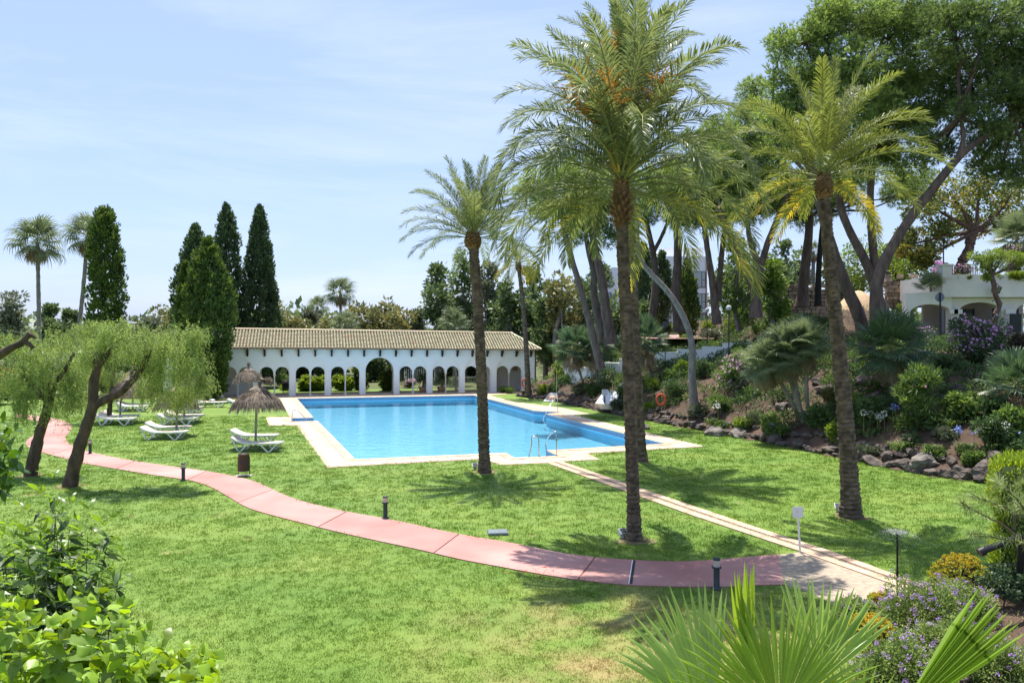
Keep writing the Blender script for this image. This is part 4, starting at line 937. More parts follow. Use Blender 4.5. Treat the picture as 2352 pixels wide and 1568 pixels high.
pine('bare silver grey pine trunk curving from the rockery up behind the front palm', [([(1596, 935), (1588, 860), (1592, 790), (1570, 722), (1531, 663), (1478, 614), (1462, 572), (1465, 500), (1450, 440)], .2, .1)], [(1450, 395, 40, 0), (1500, 420, 38, 1), (1420, 430, 30, 0), (1480, 470, 30, .5)], hb[1], mats=(None, M_greybark), base_z=hb-(0, 0, .1))
pine('forked pine trunk right of the tall palms in front of the white building', [([(1493, 768), (1504, 680), (1507, 629), (1500, 575), (1482, 500)], .3, .16), ([(1500, 580), (1512, 560), (1530, 520), (1545, 480)], .14, .1)], [(1500, 440, 48, 0), (1545, 440, 42, 1), (1480, 490, 34, 0), (1560, 490, 36, 1), (1530, 395, 40, 0)], 52, needle=.27, mats=(M_pine2, None))
pine('straight dark pine trunk crossing in front of the white building', [([(1560, 762), (1551, 660), (1558, 598), (1556, 535), (1548, 470)], .36, .2)], [(1560, 420, 50, 0), (1600, 390, 50, 1), (1610, 450, 46, 1), (1575, 500, 36, 0), (1640, 480, 40, 0), (1600, 330, 45, 2), (1650, 310, 50, 2)], 50, needle=.27)
pine('slim twin stemmed pine at the right corner of the white building', [([(1647, 745), (1634, 629), (1622, 556), (1615, 500)], .27, .14), ([(1649, 690), (1655, 610), (1664, 520), (1672, 470)], .2, .12)], [(1640, 430, 45, 0), (1680, 430, 45, 1), (1650, 380, 48, 1), (1700, 480, 36, 0), (1620, 500, 30, 0)], 49, needle=.27, mats=(M_pine2, None))
pine('thick pine forking in a Y left of the leaning right hand palm', [([(1736, 730), (1736, 664), (1713, 618), (1672, 535), (1655, 480)], .33, .17), ([(1738, 668), (1750, 598), (1771, 535), (1800, 470), (1815, 420)], .22, .13), ([(1745, 610), (1722, 560), (1715, 490)], .2, .12)],
     [(1740, 380, 60, 0), (1700, 330, 56, 0), (1770, 330, 55, 1), (1720, 270, 50, 1), (1760, 420, 45, 0), (1700, 420, 48, 1), (1730, 210, 40, 2), (1790, 260, 48, 1), (1690, 480, 30, 0), (1720, 480, 40, 1), (1780, 470, 40, 1), (1830, 430, 42, 1), (1680, 380, 44, 2), (1660, 440, 36, 2)], 46, needle=.27)
pine('dark pine trunk rising behind the ochre stone wall', [([(1840, 705), (1846, 640), (1856, 560), (1860, 500)], .38, .26)], [(1850, 440, 45, 0), (1800, 460, 40, 1), (1880, 480, 38, 1), (1830, 500, 34, 1), (1910, 440, 40, 1)], 52, needle=.28, mats=(M_pine2, None))
def M_blackbark(): return MATS.get('black_bark') or pm('black_bark', (.025, .022, .02), None, 5, .95)  # near-black bark for one thin trunk
pine('thin black pine trunk directly behind the leaning palm', [([(1878, 702), (1880, 620), (1886, 545), (1892, 480)], .2, .13)], [(1900, 440, 36, 0), (1930, 460, 34, 1), (1960, 430, 38, 1), (2060, 450, 36, 2), (2110, 420, 36, 1)], 50, needle=.28, mats=(M_pine2, M_blackbark()))
pine('great reddish pine leaning left behind the leaning palm, crown filling the sky', [([(1994, 812), (1975, 726), (1953, 682), (1917, 590), (1890, 500), (1872, 420)], .3, .18)],
     [(1850, 100, 62, 0), (1920, 60, 70, 0), (1890, 180, 66, 0), (1820, 180, 54, 0), (1860, 270, 60, 0), (1960, 150, 70, -1), (1930, 250, 62, -1), (1990, 230, 60, 0), (1800, 100, 38, 1), (1830, 330, 50, 1), (1900, 340, 48, 1), (1985, 40, 66, 1), (1905, 20, 44, 0), (1830, 250, 50, 0), (1780, 290, 46, 2), (1940, 330, 50, 0), (1880, 400, 40, 2), (1970, 380, 44, 1)], 34, dens=1.15, needle=.2)
pine('rust barked pine of the triple trunk group standing right of the leaning palm', [([(2038, 735), (2019, 693), (1994, 609), (1953, 535), (1925, 470), (1930, 380)], .25, .15), ([(2012, 760), (2006, 700), (2012, 627), (2001, 535), (1998, 430), (2010, 330)], .22, .14)],
     [(2040, 90, 70, 0), (2110, 60, 72, 0), (2060, 190, 70, 0), (2140, 160, 72, 1), (2010, 300, 52, 0), (2080, 280, 62, 0), (2040, 350, 42, 1), (2160, 250, 58, 0), (2060, 10, 50, 0), (1990, 360, 50, 1), (2030, 240, 60, 0), (2080, 400, 40, 2)], 36, dens=1.15, needle=.2)
pine('long pine limb reaching up to the right over the villa, dark heavy crown', [([(2016, 740), (2010, 650), (2040, 580), (2090, 500), (2150, 425), (2200, 360), (2262, 310), (2330, 285)], .27, .12), ([(2205, 356), (2215, 310), (2205, 270)], .12, .07)],
     [(2200, 90, 72, 0), (2270, 60, 74, 0), (2330, 120, 76, 0), (2230, 190, 72, 1), (2300, 220, 72, 0), (2360, 40, 70, 0), (2350, 290, 62, 1), (2290, 330, 52, 1), (2190, 20, 52, 0), (2350, 380, 52, 0), (2380, 200, 70, -1), (2250, 290, 46, 0), (2300, 400, 38, 1), (2220, 260, 40, 0), (2300, 160, 60, 1), (2160, 340, 44, 2), (2120, 330, 40, 1), (2100, 380, 34, 1), (2250, 370, 40, 2)], 33, dens=1.05, needle=.2, mats=(M_pine2, None))

def leafy(label, name, cat, b0, blobs, leafmat, trunkmat=None, trunk=None, L=.12, W=.05, per=500, d=None, flowers=None, group=None, hang=0, sub=7, up=.2, fold=0, size=(.35, .55), tw=.05, flat=.85):
    """blobs in metres relative to b0: (x, y, z, r)"""
    t = thing(name, label, cat, b0, group=group); mt = MB(); tk = trunk or [((0, 0, 0), (0, 0, max(.2, min(b[2] for b in blobs))))]
    for a, b in tk: limb(mt, a, b, tw*1.3, tw, .06, 7)
    e = np.asarray(tk[-1][1], float)
    for x, y, z, r in blobs: limb(mt, e, (x, y, z), tw*.6, tw*.25, .08, 5, sides=5)
    mt.build('trunk' if 'tree' in name else 'stem', trunkmat or M_greybark, t)
    mc = MB(); mf = MB()
    for x, y, z, r in blobs:
        c = np.array((x, y, z)); q, dd = shell(c, (r, r, r*flat), sub, .3)
        for k in range(sub):
            cr = r*rng.uniform(*size); n = int(per/sub*rng.uniform(.7, 1.3)); p, dl = shell(q[k], (cr, cr, cr*(.85 if not hang else 1.2)), n, .4)
            D = unit(dl+rng.normal(0, .5, (n, 3))+(0, 0, up)-(0, 0, hang)); rr = np.clip(rng.random()*.45+rng.random(n)*.55, 0, 1)
            rhomb(mc, p, D, L*rng.uniform(.7, 1.25, n), W*rng.uniform(.8, 1.2, n), 0, rr, fold=fold)
            if flowers:
                nf_ = int(n*flowers[1]); 
                if nf_ and rng.random() < .8: fp, fd = shell(q[k], (cr*1.04,)*3, nf_, .85); ok = fd[:, 2] > -.3; rhomb(mf, fp[ok], unit(fd[ok]+rng.normal(0, .6, (ok.sum(), 3))), flowers[2], flowers[2]*.9)
    mc.build('crown' if 'tree' in name else 'foliage', leafmat, t)
    if mf.v: mf.build('flower', flowers[0], t, kind='stuff')
    return t
def px_tree(label, name, cat, ground, d, blobs, leafmat, trunkpx=None, **k):
    b0 = np.asarray(ground); bl = [tuple(P(x, y, d+dd)-b0)+(rp*(d+dd)/FPX,) for x, y, rp, dd in blobs]
    tk = None
    if trunkpx: q = [P(x, y, d)-b0 for x, y in trunkpx]; tk = [(q[i], q[i+1]) for i in range(len(q)-1)]
    return leafy(label, name, cat, b0, bl, leafmat, trunk=tk, **k)
# cypresses: lumps of upright sprays on a spindle
def cypress(label, px, ytop, ybase, wpx, d, mat, seed, shape=None, dens=1.0, z0=0.0):
    b0 = np.array(((px-CX)*d/FPX, d, z0)); H = P(px, ytop, d)[2]-z0; Rm = wpx/2*d/FPX*.86; t = thing('cypress_tree', label, 'cypress', b0, group='cypresses around the arcade')
    m = MB(); m.tube([(0, 0, 0), (0, 0, H*.5), (0, 0, H*.9)], [.2, .12, .03], 8); m.build('trunk', M_pinebark, t); m = MB()
    sh = shape or [(0, .55), (.12, .95), (.35, 1), (.6, .8), (.8, .5), (.93, .24), (1, .03)]
    zs = np.array([q[0] for q in sh]); rs_ = np.array([q[1] for q in sh]); area = 2*PI*Rm*.7*H; nl = int(area*6.0*dens)
    h = rng.random(nl*2); h = h[rng.random(nl*2) < np.interp(h, zs, rs_)+.22][:nl]; a = rng.uniform(0, 2*PI, len(h)); bulge = 1+.06*np.sin(a*3+h*9+seed)+.05*np.sin(a*5-h*17)
    rr = np.interp(h, zs, rs_)*Rm*bulge*rng.uniform(.76, 1.08, len(h)); c = np.c_[np.cos(a)*rr, np.sin(a)*rr, .35+h*(H-.4)]
    for k in range(len(h)):
        cr = rng.uniform(.2, .34)*min(1, .45+rr[k]); n = 27; q, dl = shell(c[k], (cr*.8, cr*.8, cr*1.35), n, .5)
        D = unit(dl*.7+np.array((math.cos(a[k])*.35, math.sin(a[k])*.35, .95))); base_r = rng.random()*.5; rhomb(m, q, D, rng.uniform(.18, .32, n), .13, 0, np.clip(base_r+rng.random(n)*.35+(dl[:, 2] > .4)*.15, 0, 1))  # upward side of each lump lighter: light from above put into the leaf colour
    n = int(area*14); h = rng.random(n); a = rng.uniform(0, 2*PI, n); rr = np.interp(h, zs, rs_)*Rm*rng.uniform(.45, .8, n); rhomb(m, np.c_[np.cos(a)*rr, np.sin(a)*rr, .3+h*(H-.6)], unit(rng.normal(0, .4, (n, 3))+(0, 0, 1)), .5, .3, 0, rng.random(n)*.3)  # core leaves keep the dark values: shade in the gaps put into the colour
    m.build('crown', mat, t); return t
cypress('tall rounded cypress column standing alone on the left beside the slim fan palm', 242, 478, 908, 84, 60, M_cyp, 1, [(0, .6), (.25, 1), (.5, 1.02), (.75, .92), (.9, .68), (.97, .42), (1, .12)], 1.1)
cypress('broad bright green cypress covering the left end of the arcade', 478, 545, 905, 128, 55.5, M_cyp, 2, [(0, .5), (.2, .75), (.45, 1), (.62, .92), (.8, .6), (.92, .3), (1, .03)], 1.15)
cypress('dark cypress at the left edge of the cypress group', 448, 515, 905, 122, 64, M_cypd, 3, dens=1.0)
cypress('narrow dark cypress behind the middle of the cypress group', 521, 470, 905, 76, 70, M_cypd, 4, [(0, .8), (.3, 1), (.6, .95), (.8, .75), (.93, .4), (1, .05)], 1.0)
cypress('dark pointed cypress rising behind the left part of the tiled roof', 596, 470, 905, 108, 71, M_cypd, 5, [(0, .7), (.2, 1), (.42, .95), (.6, .66), (.8, .42), (.93, .2), (1, .02)], 1.0)
cypress('slim side spire of the cypress group, yellow green, lowest of the left spires', 428, 600, 905, 60, 57, M_cyp, 6, dens=1.0)
cypress('small pointed cypress right of the crossing pine in front of the white building', 1578, 593, 760, 56, 60, M_cyp, 7, [(0, .5), (.15, .95), (.35, 1), (.6, .7), (.8, .42), (1, .03)], 1.0, z0=4.4)
cypress('narrow cypress just left of the crossing pine in front of the white building', 1520, 575, 770, 48, 62, M_cypd, 8, [(0, .6), (.25, 1), (.6, .9), (.85, .5), (1, .03)], 1.0, z0=4.4)
cypress('wide dark cypress mass immediately right of the tall palm trunks', 1478, 560, 770, 62, 66, M_cypd, 9, [(0, .9), (.3, 1), (.6, .98), (.85, .7), (1, .1)], 1.0, z0=4.4)
# slim fan palms on the left skyline
def sky_palm(label, path, rpx, d, nf, seed, ground=0):
    pts = [P(x, y, d) for x, y in path]; pts[0][2] = ground; return fan_palm(label, pts, .2, rpx*d/FPX/1.95, int(nf*.62), 'w', -48, 9, 'fan palm', 'tall fan palms on the skyline', seed, 'washingtonia_palm', M_greybark)
sky_palm('tall fan palm at the far left skyline with a straight trunk', [(92, 905), (90, 740), (86, 556)], 66, 72, 46, 1)
sky_palm('tall fan palm with a leaning trunk just left of the lone cypress column', [(160, 905), (178, 785), (192, 660), (201, 543)], 58, 72, 44, 2)
sky_palm('distant fan palm on the skyline left of the arcade centre', [(786, 880), (784, 760), (781, 672)], 42, 98, 38, 3)
sky_palm('low distant fan palm left of the skyline palm over the arcade roof', [(731, 880), (730, 760), (729, 706)], 30, 98, 34, 4)
sky_palm('bushy pale fan palm behind the right part of the tiled roof', [(1044, 880), (1044, 800), (1044, 748)], 44, 74, 44, 5)
sky_palm('shaggy fan palm head just above the roof ridge', [(792, 880), (792, 800), (792, 748)], 38, 76, 40, 6)
sky_palm('distant fan palm between the pine trunks over the stone wall', [(1868, 700), (1868, 640), (1868, 578)], 30, 78, 30, 7, 4.5)
# background trees
BT = [
 ('grey green gum tree at the far left edge', 28, 700, 46, 85, M_far3, 3), ('low dark tree under the first skyline palm', 118, 735, 30, 88, M_far2, 2), ('round tree right of the skyline palms', 160, 750, 30, 90, M_far2, 2),
 ('pale grey tree between the lone cypress and the cypress group', 335, 745, 40, 84, M_far3, 2), ('yellow green tree left behind the cypress group', 383, 725, 40, 88, M_far1, 3),
 ('ochre green tree right after the pointed cypress', 668, 735, 42, 84, M_far1, 3), ('thin airy tree over the left part of the ridge', 705, 722, 28, 90, M_far3, 2), ('olive tree behind the ridge left of the skyline palm', 755, 742, 34, 86, M_far1, 2),
 ('bronze tipped tree right of the skyline palm', 822, 722, 36, 88, M_far1, 3), ('tall yellow green tree behind the central arch', 878, 715, 44, 86, M_far1, 4), ('bright olive tree right of the central arch', 922, 735, 38, 84, M_far1, 3),
 ('brownish thin tree before the dark conifers', 962, 745, 26, 90, M_far3, 2),
 ('dark feathery conifer left of the slender palm', 1006, 660, 42, 80, M_far2, 6), ('tallest feathery conifer behind the slender palm', 1066, 650, 56, 84, M_far2, 7), ('grey green conifer right of the slender palm', 1128, 660, 46, 82, M_far3, 6),
 ('deep green conifer behind the right end of the roof', 1165, 690, 40, 78, M_far2, 6), ('shadowy conifer behind the small yellowing palm', 1225, 670, 46, 80, M_far2, 6), ('olive pine behind the leaning grey pine', 1290, 660, 44, 70, M_far1, 5),
 ('thin pine like tree left of the bent pine', 1255, 730, 36, 72, M_far2, 4)]
for lab, x, y, rp, d, mt, nb in BT:
    rs = random.Random(hash(lab) % 9999 if False else x); bl = [(x, y, rp*.75, 0)]
    tall = 860-y
    for k in range(nb+3):
        fy = (k+.6)/(nb+3); bl.append((x+rs.uniform(-.55, .55)*rp*(.6+.6*fy), y+tall*fy*.75, rp*rs.uniform(.5, .85), rs.uniform(-2, 2)))
    if mt is M_far2 or 'conifer' in lab: bl[0] = (x, y-rp*.9, rp*.42, 0); bl.append((x+rs.uniform(-10, 10), y-rp*.3, rp*.6, 0))
    px_tree(lab, 'background_tree', 'tree', (P(x, 0, d)[0], d, 0), d, bl, mt, trunkpx=[(x, 890), (x, y+rp)], L=.5, W=.24, per=340, group='trees beyond the arcade', sub=9, tw=.2, size=(.28, .5))
for lab, x, y, rp, d in (('dark tree between the white building and the twin stemmed pine', 1685, 610, 34, 72), ('tree crown behind the Y shaped pine', 1735, 600, 36, 74), ('shaded tree right of the thin black trunk', 1925, 610, 34, 74), ('dark tree behind the ochre stone wall', 1830, 600, 34, 80), ('tree left of the tall palm trunks behind the bent pine', 1400, 690, 34, 70), ('dark tree behind the paired palm trunks', 1455, 640, 32, 76), ('green tree behind the leaning grey pine', 1335, 660, 34, 74), ('low leafy tree filling the gap right of the front palm trunk', 1500, 700, 28, 64), ('broad green tree between the Y shaped pine and the straight dark pine', 1615, 690, 26, 100), ('leafy tree under the Y shaped pine crown', 1790, 620, 32, 66), ('green tree between the leaning palm and the triple pine trunks', 1930, 650, 28, 66), ('dense tree behind the vine covered villa pillar', 2070, 570, 34, 70), ('green tree behind the bent pine trunks, left of the white building', 1370, 620, 30, 82)):
    rs = random.Random(x); px_tree(lab, 'background_tree', 'tree', (P(x, 0, d)[0], d, 4.4), d, [(x+rs.uniform(-.6, .6)*rp, y+(k+.3)*20, rp*rs.uniform(.6, .9), rs.uniform(-1, 1)) for k in range(7)], M_far2, trunkpx=[(x, 770), (x, y+40)], L=.5, W=.26, per=250, group='trees behind the pines', sub=8, tw=.15)
# far wood closing the horizon
m = MB(); N = 15000; a = rng.uniform(-.95, .95, N); dd = rng.uniform(125, 175, N); x = np.sin(a)*dd*1.25; y = np.cos(a)*dd; top = 7.6+1.8*np.sin(x*.11)+1.2*np.sin(x*.31+1)+.8*np.sin(x*.9); z = top*rng.uniform(.0, 1, N)**.6
rhomb(m, np.c_[x, y, z], sph(N), rng.uniform(1.1, 2.0, N), 1.1); m.build('distant_wood', M_far2, kind='stuff')
# broadleaf trees at the right
px_tree('spreading broadleaf tree with yellowing leaves over the villa terrace', 'broadleaf_tree', 'tree', P(2205, 640, 58), 58, [(2120, 470, 42, 0), (2180, 440, 50, 0), (2250, 430, 50, 0), (2320, 450, 50, 0), (2150, 530, 44, 1), (2230, 500, 42, 2), (2300, 510, 40, 2), (2095, 560, 36, 0), (2360, 520, 46, 0), (2130, 590, 30, 0)], leafm('ficus_leaf', (.10, .15, .035), (.15, .19, .05), (.36, .26, .05), .4, .35), trunkpx=[(2205, 650), (2210, 600), (2228, 560), (2240, 530)], trunkmat=M_darkbark, L=.26, W=.15, per=1500, sub=14, tw=.3)
px_tree('light green broadleaf tree behind the three pine trunks above the stone wall', 'broadleaf_tree', 'tree', P(1975, 690, 62), 62, [(1945, 590, 36, 0), (1990, 580, 40, 0), (2050, 610, 40, 0), (2080, 640, 34, 0), (1960, 640, 34, 0), (2020, 650, 34, 0), (2100, 600, 30, 0)], M_shry, trunkpx=[(1980, 700), (1985, 640)], L=.24, W=.12, per=750, sub=10, tw=.15)
px_tree('ivy covered tree behind the twin stemmed pine', 'ivy_tree', 'tree', P(1700, 745, 52), 53, [(1690, 600, 30, 0), (1700, 650, 34, 0), (1680, 690, 32, 0), (1705, 720, 30, 0), (1665, 640, 22, 0), (1690, 560, 24, 0)], M_shr, trunkpx=[(1698, 760), (1696, 620)], L=.2, W=.12, per=750, sub=9, tw=.15)
px_tree('bright ivy mound on the right of the Y shaped pine', 'ivy_tree', 'tree', P(1775, 735, 50), 50, [(1770, 625, 26, 0), (1785, 660, 30, 0), (1770, 700, 32, 0), (1755, 650, 22, 0), (1790, 705, 24, 0)], leafm('ivy_leaf', (.08, .15, .025), (.12, .2, .03), (.2, .28, .05), .4, .35), trunkpx=[(1775, 745), (1775, 650)], L=.2, W=.12, per=800, sub=9, tw=.12)
px_tree('dark pine like tree between the Y shaped pine and the stone wall', 'background_tree', 'tree', P(1812, 700, 70), 70, [(1812, 610, 26, 0), (1808, 650, 30, 0), (1820, 685, 28, 0), (1800, 570, 18, 0)], M_far2, trunkpx=[(1812, 720), (1812, 620)], L=.32, W=.14, per=500, tw=.12)
px_tree('small flat topped tree with lime green canopy and a crooked bare trunk before the villa', 'villa_tree', 'tree', P(2285, 770, 46.5), 46.5, [(2240, 590, 16, 0), (2270, 588, 20, 0), (2305, 585, 20, 0), (2335, 590, 18, 0), (2262, 615, 16, 0), (2290, 612, 16, 0), (2355, 600, 18, 0), (2268, 635, 10, 0), (2275, 600, 14, .4)], M_shry, trunkpx=[(2288, 775), (2287, 722), (2297, 700), (2284, 670), (2278, 632)], trunkmat=M_pinebark, L=.16, W=.05, per=620, sub=9, tw=.13, flat=.6, hang=.1)
# pepper trees at the left
def pepper(label, trunks, blobs, d, ground, tw, per=2600, L=.1):
    b0 = np.asarray(ground, float); t = thing('pepper_tree', label, 'pepper tree', b0, group='pepper trees on the left lawn'); m = MB()
    for path, r0, r1 in trunks:
        pts = resample(smooth(np.array([P(x, y, d+(q[0] if q else 0)) for x, y, *q in path]), 3), 26)-b0; n = 26
        m.tube(pts, np.linspace(r0, r1, n)*(1+.06*np.sin(np.arange(n)*1.7)), 12, 0, jit=.08)
    m.build('trunk', M_darkbark, t); mc = MB(); tw_ = MB()
    for x, y, rp, dd in blobs:
        c = P(x, y, d+dd)-b0; r = rp*(d+dd)/FPX; ns = int(10+16*r*r)
        q, dl = shell(c, (r, r, r*.8), ns, .3)
        for k in range(ns):
            # hanging sprays: a short arching twig with pendent leaflets
            nsp = 11; s0 = q[k]+rng.normal(0, .12, (nsp, 3)); ang = rng.uniform(0, 2*PI, nsp)
            out_ = np.c_[np.cos(ang), np.sin(ang), np.zeros(nsp)]*rng.uniform(.05, .22, (nsp, 1)); ln = rng.uniform(.25, .6, (nsp, 1)); base_r = rng.random()*.45
            nl = 15; tt = np.tile(np.linspace(.05, 1, nl), nsp)[:, None]; S0 = np.repeat(s0, nl, 0); O = np.repeat(out_, nl, 0); Ln = np.repeat(ln, nl, 0)
            p = S0+O*np.sqrt(tt)*1.4-np.array((0, 0, 1.))*Ln*tt**1.4+rng.normal(0, .012, (nsp*nl, 3)); D = unit(rng.normal(0, .6, (nsp*nl, 3))+(0, 0, -.75)+O)
            rhomb(mc, p, D, L*rng.uniform(.7, 1.2, nsp*nl), .02, 0, np.clip(base_r+rng.random(nsp*nl)*.5, 0, 1))
    mc.build('crown', M_pep, t); return t
dt1 = FPX*EYE/(1117-HZ); dt2 = FPX*EYE/(1092-HZ)
pepper('pepper tree with a thick leaning forked trunk and a weeping crown above the pink path', [([(160, 1117), (180, 1030), (203, 965), (215, 930), (213, 880), (225, 840), (233, 810)], .21, .11), ([(212, 935), (240, 918), (275, 905), (300, 878), (325, 850), (345, 800)], .13, .07), ([(228, 838), (250, 810), (262, 795)], .09, .05), ([(222, 850), (218, 830), (222, 808)], .09, .075)],
       [(400, 790, 48, 0), (445, 830, 36, 0), (350, 800, 42, 0), (310, 780, 38, -.5), (370, 860, 42, .3), (430, 880, 34, .3), (340, 890, 26, .5), (380, 770, 36, .6), (470, 870, 12, 0), (265, 775, 36, .4), (300, 750, 26, 0), (400, 905, 28, .5), (450, 760, 16, 0), (225, 790, 30, 0), (255, 755, 24, 0), (200, 815, 22, .2)], dt1, G(160, 1117), .2)
pepper('pepper tree with a short stout trunk at the far left of the pink path', [([(70, 1092), (86, 1010), (104, 955), (115, 915), (120, 880)], .2, .12), ([(112, 925), (80, 890), (50, 860)], .1, .05), ([(118, 890), (150, 850), (170, 810)], .09, .05)],
       [(120, 840, 42, 0), (160, 880, 36, 0), (90, 890, 38, 0), (60, 830, 44, 0), (140, 800, 40, 0), (185, 830, 34, .4), (130, 925, 32, 0), (175, 910, 22, 0), (20, 870, 40, 0), (90, 780, 36, .5), (60, 920, 28, 0), (30, 780, 34, 0)], dt2, G(70, 1092), .16)
pepper('pepper tree behind the forked one with light foliage hanging to the loungers', [([(250, 962), (255, 900), (262, 850)], .14, .08)], [(235, 800, 40, 0), (215, 860, 34, 0), (260, 850, 34, 0), (200, 790, 30, 0), (250, 770, 30, 0), (245, 905, 22, 0), (180, 760, 22, 0), (215, 745, 22, 0)], 41, (P(250, 0, 41)[0], 41, 0), .1)
m = MB(); pts = resample(smooth(np.array([P(x, y, 14) for x, y in ((-60, 850), (0, 815), (30, 795), (52, 788), (62, 772), (70, 765))]), 2), 18); m.tube(pts, np.linspace(.10, .05, 18), 9, jit=.12); m.tube(np.array([P(x, y, 14) for x, y in ((55, 784), (66, 790), (76, 798), (70, 802))]), [.05, .045, .04, .02], 8, jit=.1); m.tube(np.array([P(x, y, 14) for x, y in ((62, 772), (74, 770), (82, 776))]), [.05, .04, .025], 8, jit=.1)
m.tube(np.array([P(-60, 850, 14), P(-120, 950, 14), (P(-130, 0, 14)[0], 14, 0)]), [.1, .14, .18], 9, jit=.1)
m.build('gnarled_branch', M_darkbark, label='gnarled bare branch reaching in from the left edge over the shrubs', cat='branch')
# ---------------------------------------------------------------- rocks along the lawn edge and on the slope
bl_ = base[:, :2]; seg = np.r_[0, np.cumsum(np.linalg.norm(np.diff(bl_, axis=0), axis=1))]
tpos = seg[5]; k = 0
while tpos < seg[-2]+3:
    x = np.interp(tpos, seg, bl_[:, 0]); y = np.interp(tpos, seg, bl_[:, 1]); sz = random.uniform(.14, .3)*(1+.55*ss(22-y+8, 0, 8))
    for row in range(2):
        off = .12+row*.55+random.uniform(-.1, .1); d = unit(np.array((np.interp(tpos+.5, seg, bl_[:, 0])-x, np.interp(tpos+.5, seg, bl_[:, 1])-y))); q = np.array((x, y))+np.array((-d[1], d[0]))*off
        if terr(q[:1], q[1:])[1][0] < 0: q = np.array((x, y))-np.array((-d[1], d[0]))*off
        z = float(terr(q[:1], q[1:])[0][0]); s_ = sz*(1 if row == 0 else random.uniform(.6, 1.1))
        place_rock(random.choice((0, 1, 3, 4, 5, 7, 8)), (*q, max(0, z)+s_*.18), s_*random.uniform(.9, 1.5), s_*random.uniform(.8, 1.1), s_*random.uniform(.75, 1.15), random.uniform(0, 6), ('rough edging stone in the %s row, ' % ('front' if row == 0 else 'back'))+next(l for a_, l in ((1180, 'at the arcade end of the lawn'), (1300, 'near the small white foot basin'), (1420, 'beside the large white chute'), (1540, 'between the paired palm trunks and the lifebuoy'), (1680, 'at the foot of the curved grey pine'), (1800, 'left of the fan palm cluster along the lawn'), (1930, 'just left of the leaning palm trunk'), (2080, 'just right of the leaning palm trunk'), (9999, 'toward the right edge of the lawn')) if CX+q[0]*FPX/q[1] < a_), 'edging stones of the rockery')
    tpos += sz*1.75; k += 1
for px, py, rp, kk, lab in ((2260, 1092, 42, 1, 'largest dark boulder of the lawn edging, near the thuja hedge'), (2205, 1090, 26, 0, 'brown boulder left of the largest edging boulder'), (2120, 1070, 34, 2, 'pale grey pitted boulder flat at the lawn edge'), (2040, 1050, 20, 3, 'squarish grey boulder at the lawn edge below the strap leaves'), (2070, 1048, 16, 4, 'small rounded grey boulder right of the squarish one'), (1640, 1000, 24, 2, 'slanting pale slab of rock below the bare curved pine trunk'), (1665, 1000, 20, 5, 'upright dark rock wedged right of the slanting pale slab'), (1700, 1003, 26, 6, 'broad pale rock half covered by lavender plants'), (1780, 1015, 24, 7, 'brown rock at the foot of the multi trunk fan palm slope'),
    (1900, 900, 26, 4, 'dark boulder on the slope just left of the leaning palm trunk'), (1880, 880, 20, 8, 'flat brown rock high on the slope behind the fan palm trunks'), (1990, 880, 24, 1, 'rust brown boulder right of the leaning palm trunk halfway up'), (2010, 920, 26, 0, 'low brown boulder below the pink flowering spray'), (2250, 870, 24, 3, 'tall pointed rock under the purple shrub'), (2200, 900, 30, 5, 'wide shaded boulder midway up the right slope'), (2150, 880, 20, 7, 'rounded shaded rock left of the wide one on the right slope'), (1800, 940, 20, 2, 'grey rock left of the fan palm trunks'), (2000, 1000, 18, 6, 'dark rock among the low shrubs right of the leaning palm'), (2090, 1010, 20, 8, 'brown rock between strap leaf clumps'), (2150, 1000, 16, 0, 'small ochre rock under the orange flowered shrub'), (1740, 960, 14, 3, 'small grey rock below the pale pink oleander'), (1480, 985, 18, 4, 'grey rock just right of the two palm trunks at the lawn edge'), (1530, 965, 16, 5, 'brown rock under the orange lifebuoy'), (1290, 905, 12, 6, 'small rock left of the first white basin'), (1350, 920, 12, 7, 'small rock between the two white basins')):
    h_ = hit(px, py); s_ = rp*h_[1]/FPX; place_rock(kk, h_+(0, 0, s_*.15), s_*1.1, s_, s_*.95, random.uniform(0, 6), lab)

# ---------------------------------------------------------------- shrubs
def shrub(label, px, py, wpx, hpx, mt, L=.13, W=.055, per=330, flowers=None, name='shrub', cat='shrub', ground=None, up=.25, sub=6, n=5, fold=0, hang=0, dens=1.0):
    g = hit(px, py) if ground is None else np.asarray(ground, float); sc = g[1]/FPX; wm = wpx*sc; hm = hpx*sc; rs = random.Random(int(px*7+py)); bl = []
    r0 = min(wm, hm)*.36
    for k in range(n+int(2*max(wm, hm)/max(.3, min(wm, hm)))):
        a = rs.uniform(0, 2*PI); rr = rs.random()**.5*max(.02, wm/2-r0*.8); bl.append((math.cos(a)*rr, math.sin(a)*rr*.8, rs.uniform(r0*.7, max(r0*.8, hm-r0)), r0*rs.uniform(.75, 1.1)))
    area = max(.15, wm*hm); p_ = int(.85*per*dens*min(2.0, .5+area*.5))
    return leafy(label, name, cat, g-(0, 0, .05), bl, mt, M_greybark, L=L, W=W, per=p_, flowers=flowers, sub=sub, up=up, fold=fold, hang=hang, tw=.03)
